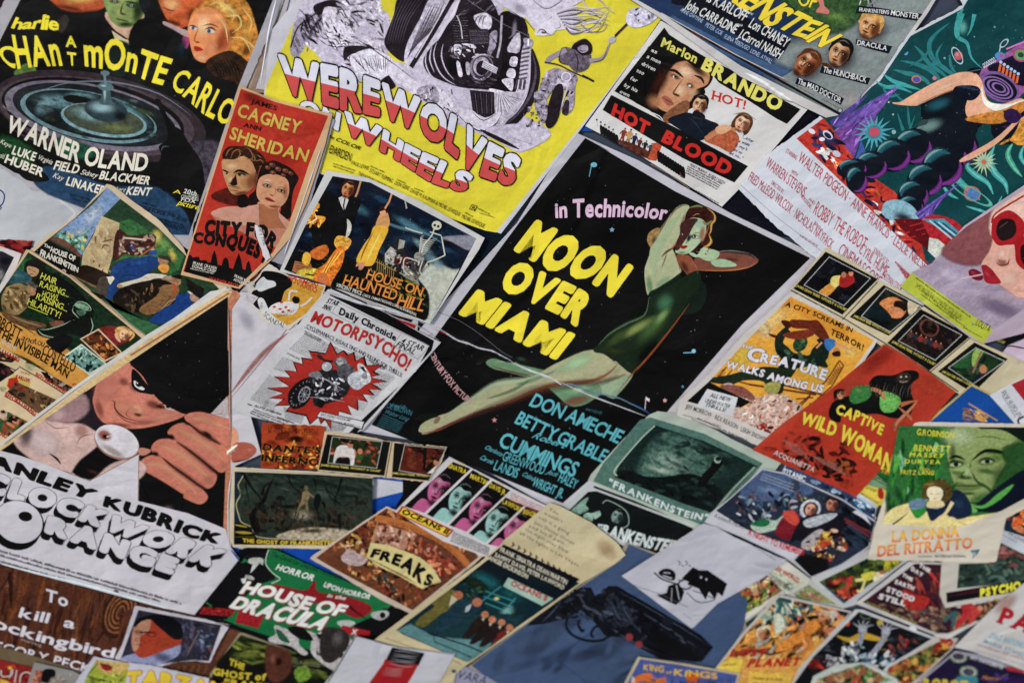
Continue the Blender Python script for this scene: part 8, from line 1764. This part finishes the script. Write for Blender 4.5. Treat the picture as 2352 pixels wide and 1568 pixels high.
# ---- circus fan shaped poster
p=Poster('poster','brown crowded poster with a pale fan shape and black tilting title letters',7,
           '310,350 400,385 860,590 980,690 900,760 480,1090 300,1010 0,830 -60,795 -215,714 -205,695 0,560','h','bfae9c',torn=1.5,lift=(0,1,.001))
p.clip('310,365 880,610 945,700 490,1065 -30,790 -175,705 -30,595');p.poly('310,365 880,610 945,700 490,1065 -30,790 -175,705 -30,595','6c4028',.3)
p.paint('310,370 890,620 480,1060 -160,660',['3c1c12','b87040','8c4c28','c88c5c','1c1210','a05c34','7c2c1c','c8a060'],240,30,30,50,.25,.4,2.2)
p.paint('60,540 260,600 220,760 0,620',['c8a84c','a87c34','14100f','c4a07c','241814'],50,26,40,50,.2,.3,2);p.poly('0,700 60,650 150,700 180,720 120,760 30,740','b4a09c',.3,True,4);p.paint('190,760 350,830 400,960 260,880',['2c4c4c','1c2c2c','5c3420','3c6460'],30,24,40,40)
p.line('235,430 330,450 480,490 640,560 760,640 850,730 890,790',50,'b06c34',False,True,.15)
p.poly('255,480 360,495 520,540 430,650 330,630 205,600','a87c64',.3,False);p.paint('255,480 520,540 430,650 210,600',['c89c84','8c5c4c','b87c5c','5c2c20','d0b09c'],50,24,60,50,.3,.3,2)
p.poly('530,550 640,600 740,670 840,760 690,860 600,740 440,655','6c4030',.3);p.paint('530,550 840,760 690,860 440,650',['c87c54','8c3c2c','b86440','2c1812','c89070','7c2c1c'],70,28,60,40,.25,.3,2.2);p.line('520,545 430,655',7,'a87848');p.line('250,460 175,700',5,'c09058')
p.clip(None);p.poly('200,600 330,620 430,655 540,700 620,760 690,870 610,890 560,920 400,830 250,760 175,700','c9bb80',.08)
p.part('title');p.text('FREAKS','190,700 330,740 440,800 540,885 620,890',0,'14110f',.06,top='225,640 370,670 500,710 570,770 640,840',jit=.5,track=.06)
p.part('credits');p.text('THE STORY OF THE LOVE LIFE OF THE SIDE SHOW','315,470 480,510 640,590 760,670 860,790',20,'7c3c20',.01,up=(.25,-.96),track=.3)
for k in range(4):p.micro([(200+k*30,718+k*16),(460+k*16,845+k*12)],9,'6c6440')

# ---- tall cream poster with men by a casino
p=Poster('poster','tall cream poster with typewriter text above a night street of men in suits',9,
           '1435,325 1500,345 1720,460 1900,600 1960,685 1880,750 1640,890 1440,1040 870,1440 790,1500 740,1700 100,1400 240,1260 480,1080 950,740','h','bfb18c',up=(.55,-.83),grain=.03)
p.poly('1435,325 1500,345 1720,460 1900,600 1960,685 1880,750 1200,560 1100,600','c4b894',.05);p.blob(1830,650,110,70,40,'b09470',.6,.2)
p.poly('1120,620 1010,715 840,850 380,1200 420,1230 860,1420 900,1400 1470,1000 1640,880','143038',.2);p.poly('1120,612 1640,850 1540,945 1010,700','101820',.1)
p.clip('1010,715 1540,945 880,1425 380,1205 840,850');p.poly('1010,715 1540,945 1480,990 840,850','0f2028',.2,False,20);p.blob(1000,860,160,60,25,'1c6468',.8,.3);p.blob(1160,960,120,60,25,'1c5c60',.8,.3)
for k in range(7):p.line([(970+k*4,905+k*22),(1200-k*6,985+k*20)],9,'2c8484' if k%2 else '123c40')
p.line('1100,900 960,1010',10,'3c7c80');p.line('1200,980 1090,1120',10,'3c8488');p.blob(1140,1080,70,50,-40,'7cb4a8',.8,.3);p.blob(1070,985,26,16,0,'d8d088',.9,.2)
p.poly('850,860 960,940 1000,900 900,840 800,900','1c2c1c',.5,True,6);p.paint('780,900 900,860 980,960 840,1000',['2c4c34','101c14','3c5c3c'],30,20,20,40)
p.poly('380,1205 520,1140 1130,1260 1040,1330 860,1420','5c8484',.2,False,10);p.poly('470,1150 600,1080 1260,1100 1100,1300 900,1260 640,1240','1c3c40',.3,False,10);p.line('600,1220 870,1310 1010,1370',10,'122028');p.line('640,1250 640,1280 900,1390',8,'1c3438')
p.poly('600,1000 740,920 830,980 780,1060 700,1080 600,1160 560,1180 510,1160 560,1100 640,1040','6c6430',.3,True,3);p.ell(805,960,34,28,0,'a86848',.3);p.poly('760,960 800,990 780,1010 740,1040','b4ac94')
p.poly('740,1060 820,990 930,1000 960,1050 880,1110 780,1160 700,1210 650,1230 640,1200 700,1110','203c48',.3,True,3);p.ell(935,1010,34,30,0,'b07050',.3);p.poly('860,1040 900,1020 880,1070 850,1080','a8acac')
for x,y,c in((985,1105,'2c2018'),(1035,1140,'241a18'),(1100,1160,'2c1c1c'),(1155,1195,'6c2420')):
    p.poly([(x-60,y+20),(x,y+5),(x+30,y+30),(x-30,y+90),(x-110,y+150),(x-150,y+150),(x-100,y+80)],c,.3,True,3);p.ell(x+5,y-10,26,23,0,'b47854',.3);p.poly([(x-18,y+14),(x+6,y+14),(x-10,y+36)],'b8b0a0')
p.clip(None);p.poly('1150,840 1460,985 1385,1035 1115,900','9cb8a8',.1)
p.part('title');p.text('OCEANS 11','1165,895 1290,950 1410,1005',40,'b02830',.04,up=(.35,-.93),track=.05)
p.part('credits');K='3c3c38'
for tx,x,y,x1,y1 in(('You',1430,378,1490,408),("wouldn't",1395,405,1520,465),('call it a gang',1360,432,1565,545),('Just Danny Ocean',1325,465,1600,615),('and his 11 pals-',1290,492,1545,620),('the night they blew',1265,515,1560,675),('all the lights in Las Vegas',1228,540,1630,765)):p.text(tx,[(x,y),(x1,y1)],22,K,0,track=.18,up=(.4,-.9))
for k in range(12):x,y=1180+k*40,612+k*22;p.line([(x,y-14),(x+6,y+4),(x-8,y+14)],10,'1c1a18',False,True);p.line([(x+4,y),(x+18,y+8)],6,'1c1a18')
C='c4bda8'
p.text('FRANK SINATRA DEAN MARTIN','1090,660 1550,890',34,C,.03,up=(.35,-.93));p.text('SAMMY DAVIS, PETER LAWFORD','1055,695 1530,925',30,C,.03,up=(.35,-.93));p.text('ANGIE DICKINSON','1010,715 1280,850',32,C,.03,up=(.35,-.93));p.micro('300,1260 560,1350',10,'8c8464');p.micro('740,1400 820,1440',12,'8c8464');p.ell(775,1485,16,13,0,'3c5c68')

# ---- slate blue revolver poster
p=Poster('poster','slate blue poster with a dark revolver lying across it',6,
           '1960,600 2190,680 2352,560 2700,900 2800,1200 2500,1620 1300,1700 700,1640 880,1450 1450,1030 1880,740','h','9c9484',up=(.5,-.86))
p.poly('1930,720 1980,610 2200,700 2352,600 2800,1000 2770,1200 2480,1640 1400,1620 1100,1600 895,1445 1470,1020','475a78',.07)
p.clip('1930,720 1980,610 2200,700 2352,600 2800,1000 2480,1640 1400,1620 895,1445 1470,1020');p.paint('1450,1100 2300,1300 1900,1620 950,1440',['414f6b','52647f','3a465c'],40,120,-35,20,.95,.2,3,alpha=.6);p.line('1480,1400 1700,1230',6,'2c3c58',alpha=.6);p.line('1480,1400 1700,1568',6,'3c3c5c',alpha=.5)
GUN='191c24'
p.poly('1820,900 1900,900 2050,990 2230,1110 2352,1160 2480,1240 2560,1320 2480,1420 2352,1410 2200,1400 2050,1320 1940,1250 1820,1240 1740,1140 1650,1060 1560,1120 1380,1160 1280,1170 1350,1100 1480,1020 1540,930 1620,910 1720,910 1750,970',GUN,.6,False,4)
p.poly('1720,905 1760,960 1800,940 1840,895 1800,880','475a78',.1)
p.line('1640,1130 1635,1170 1660,1210 1670,1195',20,GUN,False,True);p.line('1820,1170 1750,1180 1720,1230 1740,1250',18,GUN,False,True);p.line('1560,1110 1550,1180 1600,1240 1700,1275 1800,1270 1860,1230',20,GUN,False,True)
p.poly('1880,940 1960,960 2040,1020 2030,1130 1950,1180 1860,1150 1820,1060 1830,980','2c313c',.8,True,3)
for q in('1860,980 1900,1100 1960,1170','1920,960 1960,1080 2010,1150','1980,980 2000,1060 2030,1110','1560,960 1600,1060','1620,930 1690,1050','2050,1010 2250,1130 2480,1260','2040,1060 2230,1180 2450,1320','1850,1180 2000,1280 2250,1390','1380,1150 1470,1060 1520,980'):p.line(q,9,'49505f',2,True)
p.clip('1820,900 2050,990 2352,1160 2560,1320 2480,1420 2200,1400 1940,1250 1740,1140 1540,1120 1280,1165 1480,1020 1540,930 1720,910 1750,970');p.paint('1500,900 2000,950 2500,1300 1500,1200',['0e1016','2f3541','14171e','454c5a','0e1016'],150,34,30,30,.1,.3,3.4);p.clip('1930,720 2200,700 2352,600 2800,1000 2480,1640 1400,1620 895,1445 1470,1020')
p.poly('1900,905 2060,990 2480,1240 2560,1320 2530,1350 2440,1290 2040,1060 1880,960','15181f',.3);p.poly('2140,1180 2352,1300 2480,1400 2440,1425 2300,1400 2100,1260','0f1117',.3)
p.line('1900,930 2100,1040 2352,1190 2540,1310',6,'5a6272',2,True,alpha=.8);p.ell(2250,1140,40,30,30,'23262e',.3);p.ell(1985,1250,26,26,0,'8c3c40');p.ell(2052,1300,26,24,0,'8c3c40');p.blob(2180,1350,140,30,28,'12141a',.8);p.clip(None)
# ---- white sheet with red and black strip
p=Poster('loose_sheet','white sheet with a narrow black and red strip of scribbled lettering at the bottom edge',10,'95,1240 330,1310 500,1330 785,1365 700,1520 560,1800 -300,1800 -60,1500','h','b6b5b9','paper',up=(.3,-.95),lift=(0,-1,.0015))
p.line('100,1245 -40,1480 -150,1650',8,'3c4454');p.line('100,1243 400,1320 780,1370',5,'5c5c68');p.clip('-400,1200 900,1200 900,1650 -400,1650')
p.poly('350,1320 575,1360 530,1450 290,1440','17161a',.1);p.poly('290,1430 300,1400 400,1440 530,1440 500,1500 440,1600 170,1600 210,1540','a01c20',.1)
for k in range(6):p.line([(360-k*8,1345+k*17),(440,1350+k*19+(k%2)*8),(540-k*8,1370+k*16)],6,'b0b0b4',2,True,alpha=.7)
for k in range(5):p.line([(300-k*6,1455+k*13),(370,1470+k*12),(440-k*6,1460+k*14)],5,'c4a0a0',2,True,alpha=.7)
p.clip(None)
# ---- pale violet scrap
p=Poster('loose_sheet','pale violet sheet with brush initials between the white sheet and the revolver poster',7,'860,1455 1000,1520 1300,1700 620,1700 760,1500','h','8c8ca0','paper');p.part('lettering');p.text('VARA','790,1530 990,1580',60,'2c2c38',0,up=(.3,-1),slant=.2);p.paint('700,1500 800,1500 760,1600 640,1600',['3c3c58','6c6c88','9c9cac'],16,18)
# ---- comic cover bottom right of centre
p=Poster('comic_cover','orange and blue comic cover with wobbly yellow letters at the bottom edge',11,'2045,1385 2100,1395 2352,1430 2750,1500 2700,1700 1880,1700','h','b4a88c','comic',up=(.1,-1))
p.poly('2060,1400 2352,1445 2730,1510 2680,1700 1900,1700','4c5c94',.2);p.clip('2060,1400 2352,1445 2730,1510 2680,1700 1900,1700');p.poly('2020,1530 2120,1500 2180,1540 2240,1530 2200,1600 2000,1600','c86c20',.3,True,6);p.poly('2380,1510 2450,1500 2480,1560 2400,1600','b8541c',.3,True);p.paint('2100,1520 2680,1560 2600,1640 2000,1640',['c87824','3c4c7c','8c5c3c','5c6ca0'],40,36,0,60,.3);p.clip(None)
p.part('title');p.text('KING','2080,1475 2220,1495',46,'d0a81c',.03,jit=1.2,up=(.1,-1));p.text('of','2235,1500 2275,1505',22,'d0a81c',.02);p.text('KINGS','2290,1512 2590,1540',44,'d0a81c',.03,jit=1.2,up=(.1,-1));p.text('B','2000,1560 2020,1570',40,'c8c8c8',.02)

# ---- green vampire poster
p=Poster('poster','bright green poster with white slanted title, red splashes and a man in a top hat',4,
           '1650,650 1740,625 1900,640 2352,870 2480,910 2830,1080 2600,1260 2480,1380 2350,1470 1340,1095 1480,930','g','14141a',up=(.3,-.95))
p.poly('1690,700 1800,625 1900,650 2352,850 2460,900 2700,1030 2480,1200 2350,1420 2000,1290 1660,1180 1540,1130 1600,820','127040',.06)
p.poly('1660,740 1800,720 1900,850 1750,900 1560,1130 1340,1090','131317',.1);p.poly('2560,1180 2640,1050 2840,1090 2600,1260 2440,1330','111216',.1)
p.poly('1690,700 1750,640 1840,640 1845,690 1720,720','131317',.1,True);p.poly('1700,640 1830,645 1835,690 1715,690','141418',.1);p.line('1700,695 1850,705',12,'141418');p.poly('1720,710 1810,710 1800,780 1750,790 1715,760','b0b0a8',.3,True);p.poly('1730,760 1790,750 1770,830 1710,800','c4c4c0',.1);p.poly('1690,730 1740,750 1720,830 1640,860 1620,800','16161a');p.poly('1790,740 1900,830 1880,860 1700,840','16161a');p.line('1850,650 1830,740 1880,810 1930,850 1870,880',6,'b8c4b4',False,True);p.ell(1720,840,34,14,20,'a8a8a0',.4);p.poly('1660,850 1700,840 1690,880 1670,880','c8c8c4')
p.poly('1790,920 1900,890 2100,930 2170,860 2190,940 2352,960 2560,1040 2470,1120 2300,1050 2150,1010 2000,1000 1850,950','8c1c24',.2,True,2)
p.poly('1400,1040 1620,1060 1600,1110 1370,1090','8c1c20',.5);p.poly('1650,1060 1820,1100 1780,1190 1620,1150','9c1c24',.4);p.line('1420,1010 1460,1040',10,'1c7c44');p.paint('1380,1040 1600,1060 1590,1110 1370,1090',['c83030','4c1014','a02424'],40,12,20,30,.1)
for q in('1890,1170 1960,1190 2050,1230 2060,1300 2120,1360 2080,1370 2000,1310 1880,1290 1850,1260 1900,1230','2060,1200 2160,1220 2200,1260 2160,1280 2080,1250','2210,1210 2352,1200 2430,1290 2440,1420 2352,1500 2180,1400 2140,1310'):p.poly(q,'b0aca8',.4,True,2)
p.poly('1980,1190 2080,1180 2160,1270 2060,1260','141418',.2,True);p.poly('1900,1200 1940,1210 2000,1290 1930,1270','2c5c44',.3,True);p.paint('2160,1230 2400,1220 2420,1400 2180,1380',['1c1c1e','b0aca8','4c4848','141416'],60,30,60,50,.3,.4,2)
p.t('x');p.line('160,925 230,980 340,1060',26,'131317',1,True);p.poly('80,1060 180,1050 230,1080 150,1110 90,1090','a8b0a8',.2,True);p.poly('210,1090 330,1040 420,1000 560,940 660,1000 480,1140 360,1180 220,1110','111216',.1,False,3);p.poly('360,990 480,970 500,1010 440,1050 370,1030','a8a8a4',.4,True);p.ell(450,1010,24,26,0,'1c1c1c');p.poly('120,1090 350,1140 340,1175 190,1180 110,1130','a01c28',.1)
p.poly('-40,1130 100,1120 180,1200 120,1320 20,1400 -60,1330','34302e',.6,True,5);p.blob(80,1200,60,80,20,'6c6864',.7,.4);p.text('X','190,1165 235,1170',44,'d0ccc8',.05)
p.t('g');p.part('title');W='d4d4cc'
p.text('HOUSE OF','1645,950 1820,975 2080,1060 2352,1110',0,W,.05,top='1690,860 1900,905 2130,970 2390,1030',track=.03,slant=.15,sh=(5,9),shcol='8c1c24',space=.2)
p.text('DRACULA','1575,1045 1780,1110 2000,1160 2210,1205',0,W,.055,top='1630,965 1850,1010 2080,1060 2300,1120',track=.02,slant=.15,sh=(5,9),shcol='8c1c24')
p.part('credits');p.text('HORROR','1895,785 2010,820 2155,865',44,W,.03,slant=.3,up=(.3,-1));p.t('x');p.text('UPON HORROR','-40,775 120,830 340,880',44,W,.03,slant=.3,up=(.3,-1));p.text('in the','-10,860 140,885',32,W,.02,slant=.3);p.t('g')
p.text('The Devil for Deposit, remember','1860,690 2352,860',34,'0c3420',0,slant=.3)

# ---- yellow lettered monster poster, bottom centre left
p=Poster('poster','murky olive poster with yellow block title and a brown face below the green poster',3,'1650,1220 1720,1225 2352,1430 2450,1450 2300,1700 1380,1700 1450,1500','g','8c8468',up=(.2,-.98))
p.poly('1660,1235 2340,1450 2240,1700 1390,1700 1500,1420','171914',.2);p.clip('1660,1235 2352,1450 2240,1700 1390,1700 1500,1420');p.paint('1660,1240 2320,1450 2300,1560 1560,1400',['5c6424','3c4c1c','1c2414','788034','2c3c1c'],60,90,15,12,.7,.3,5)
p.poly('1840,1320 1960,1330 2010,1400 1990,1500 1900,1560 1840,1500','5c3428',.4,True,10);p.blob(1880,1400,30,50,0,'8c5c48',.8);p.blob(1920,1420,30,40,0,'1c1210',.8);p.poly('2030,1480 2110,1450 2140,1520 2060,1560','6c8c2c',.5,True,5);p.clip(None)
p.part('title');Y='c0ac1c';p.text('THE','1575,1440 1680,1480',46,Y,.05);p.text('GHOST of','1465,1510 1650,1540 1830,1550',50,Y,.05,up=(.15,-1));p.text('FRANKENSTEIN','1540,1575 1760,1600 2200,1660',40,Y,.05);p.part('credits');p.text('BELA LUGOSI','2010,1425 2200,1460',26,'7c7c68',.0);p.micro('2020,1450 2250,1500',12,'6c6c44')

# ---- wood grain poster with white title
p=Poster('poster','brown wood grain poster with rounded white title words at the lower left',2,'-400,700 0,740 940,1010 1560,1150 1680,1200 1500,1480 1460,1568 -400,1700','g','5c3426',up=(.25,-.97))
p.clip('-400,700 0,745 940,1010 1660,1195 1480,1700 -400,1700');p.poly('-400,700 1660,700 1480,1700 -400,1700','5a3323',.35)
p.paint('-100,740 900,1000 800,1400 -100,1300',['7c4828','4c2a1e','8c5834','3c2420','683c26'],130,120,100,8,.8,.4,8,alpha=.7)
for q in('100,775 0,930 -60,1000','820,1030 770,1130 660,1290'):p.line(q,9,'1c100c',False,True)
for k in range(9):p.ell(830,1080,14+k*13,30+k*20,25,('3c2216','8a5734')[k%2],.3,ring=.82,a0=60,a1=330)
for k in range(14):p.line([(480+k*24,860+k*8),(500+k*22-(k%3)*20,960+k*6),(440+k*24,1080+k*8)],5,'8a5734' if k%2 else '3c2216',2,True,alpha=.8)
p.clip(None);p.part('title');W='ccc8cc'
p.text('To','310,1000 465,1045',85,W,.025,up=(.1,-1));p.text('kill a','125,1112 510,1195',72,W,.02,up=(.3,-.96),space=.5);p.text('ockingbird','-60,1180 300,1290 780,1400',76,W,.025,up=(.3,-.96),track=.04)
p.text('GREGORY PECK','-190,1300 300,1420 620,1500',62,W,.02,up=(.3,-.96));p.part('credits');p.text('starring','145,1272 285,1318',20,'a8988c',.0);p.line('370,1350 370,1351',2,W)
p.t('y');p.part('wood_edge');p.poly('2200,1050 2310,1075 2050,1370 2060,1350','6c4430',.3);p.poly('1510,1410 1660,1370 1800,1350 2050,1370 1940,1520 1600,1440','5c3a26',.5)
for k in range(14):p.line([(1540+k*34,1420-k*3),(1520+k*34,1470)],5,'8c5c3c' if k%2 else '2c1a12')
# ---- torn portrait
p=Poster('portrait','torn painted portrait of a man with glasses half in red light',4,'1290,830 1340,835 2130,990 2200,1010 2090,1200 2010,1370 1850,1350 1660,1370 1500,1420 1350,1400 1100,1330 1170,1200','y','bcb6bc','portrait',torn=2)
p.clip('1325,865 2120,1010 2000,1355 1850,1345 1640,1370 1480,1395 1340,1390 1130,1330 1200,1150');p.poly('1325,865 2120,1010 2000,1400 1130,1400','34323e',.4);p.paint('1700,930 2120,1010 2000,1340 1700,1300',['4c4c60','2c2c3c','5c5c74','6c4c48','3c3c50'],60,50,70,30,.4,.4,3);p.paint('1900,1050 2050,1080 2000,1250 1880,1240',['5c7088','788ca0','2c3448'],30,26,60,40);p.line('1920,1050 1850,1180 1780,1320',20,'6c5c60',2,True);p.line('1960,1100 1860,1170',12,'6c5c60',2)
p.poly('1260,1290 1400,1270 1620,1240 1720,1200 1700,1300 1500,1400 1340,1395 1150,1340','8c90ac',.2,True,4);p.blob(1560,1320,140,60,20,'4c4c68',.6,.3)
p.poly('1300,990 1350,960 1480,960 1560,1040 1620,1100 1700,1140 1690,1200 1600,1240 1450,1300 1350,1320 1290,1270 1265,1200 1270,1100','9c3c20',.2,True,4);p.poly('1300,1000 1350,960 1440,960 1420,1060 1340,1120 1330,1200 1290,1260 1265,1200 1270,1090','b08068',.15,True,10);p.poly('1680,1140 1730,1140 1735,1180 1690,1210','a03c20',.2,True)
p.poly('1290,1030 1310,960 1400,925 1500,910 1620,930 1720,1000 1750,1080 1730,1140 1660,1140 1560,1060 1500,1010 1440,955 1350,975','14121a',.4,True,4);p.blob(1560,1180,90,60,-10,'b04c28',.6,.2)
p.line('1280,1070 1340,1080 1420,1080 1520,1095',14,'241814',2,True);p.ell(1330,1080,34,24,0,'241814',ring=.75);p.ell(1450,1095,44,28,8,'3c1c14',ring=.8);p.blob(1330,1080,20,9,0,'2c1814',.9);p.line('1300,1190 1340,1200 1370,1195',10,'5c2c24',2);p.line('1370,1100 1290,1150 1330,1160',8,'7c3c2c',2,True);p.line('1300,1230 1350,1240',12,'8c5448',2);p.clip(None)
# ---- tan strip, red lettered scrap, grey scrap, jungle comic
p=Poster('loose_sheet','plain tan cardboard strip below the wood grain poster',3,'-200,1190 0,1215 400,1330 780,1455 740,1530 560,1500 320,1420 0,1345 -200,1330','y','6f5f46','cardboard')
p=Poster('poster','red scrap with thick white strokes of lettering in the bottom left corner',4,'-200,1320 0,1345 320,1415 340,1600 -200,1640','y','8c2420',up=(.3,-.95));p.paint('0,1350 300,1420 280,1568 0,1568',['a02c24','7c1c1c','b0402c'],30,50,0,40,.7);p.poly('0,1520 60,1540 120,1580 0,1600','c8a828',.2);p.ell(95,1420,20,16,0,'c8a828')
p.part('lettering');p.line('10,1440 20,1500 110,1490 120,1430',14,'b8b0a8',False,True);p.line('90,1520 110,1440',12,'b8b0a8');p.line('160,1440 140,1560',14,'b8b0a8');p.line('300,1480 250,1460 200,1490 190,1560',14,'b8b0a8',False,True)
p=Poster('poster','grey scrap with an orange and black painted fragment at the bottom edge',5,'330,1365 700,1450 800,1500 760,1640 240,1640 300,1450','y','8c8884');p.paint('340,1440 440,1450 400,1568 290,1568',['a8502c','7c3c28','c08060'],26,30,60,30);p.poly('420,1440 520,1440 520,1510 460,1560 400,1540','14141a',.3,True,4);p.paint('480,1510 700,1470 660,1568 460,1568',['a09080','8c7c70','b0a090'],26,30)
p=Poster('comic_cover','lime comic cover with a roaring beast and fat yellow letters outlined in red',6,'900,1310 960,1325 1215,1370 1420,1390 2000,1520 2000,1700 640,1700 760,1500','y','b8b6c0','comic',torn=1.5,up=(.2,-.98))
p.poly('920,1345 1240,1375 1200,1568 1180,1700 760,1700 840,1480','98a030',.2);p.clip('920,1340 1240,1375 1190,1700 740,1700 840,1480');p.poly('940,1340 1230,1370 1180,1460 1080,1480 1000,1470 930,1410','b89c58',.4,True,5);p.poly('960,1385 1010,1390 1070,1410 1060,1440 1000,1440','8c1c24',.2,True,3);p.line('950,1375 1000,1385 1080,1405',10,'14100f',2,True)
for k in range(10):p.line([(1090+k*8,1370+k*4),(1080+k*10,1430),(1060+k*12,1480)],6,('b08030','d0c080')[k%2],2,True)
p.line('930,1330 930,1380 880,1440 830,1500',10,'1c3c24',2,True);p.paint('790,1500 1180,1480 1150,1600 780,1600',['a0ac30','b4bc4c','6c7c24'],26,50,0,40,.7);p.micro('890,1530 1070,1568',26,'14241c');p.line('1090,1568 1190,1440',7,'8c5c34',alpha=.7);p.clip(None)
p.part('title');p.text('TARZAN','1200,1600 1500,1600 2150,1720',150,'d0b81c',.08,up=(.12,-1),out='a8242c',outw=.035,track=.03)

finish_posters()
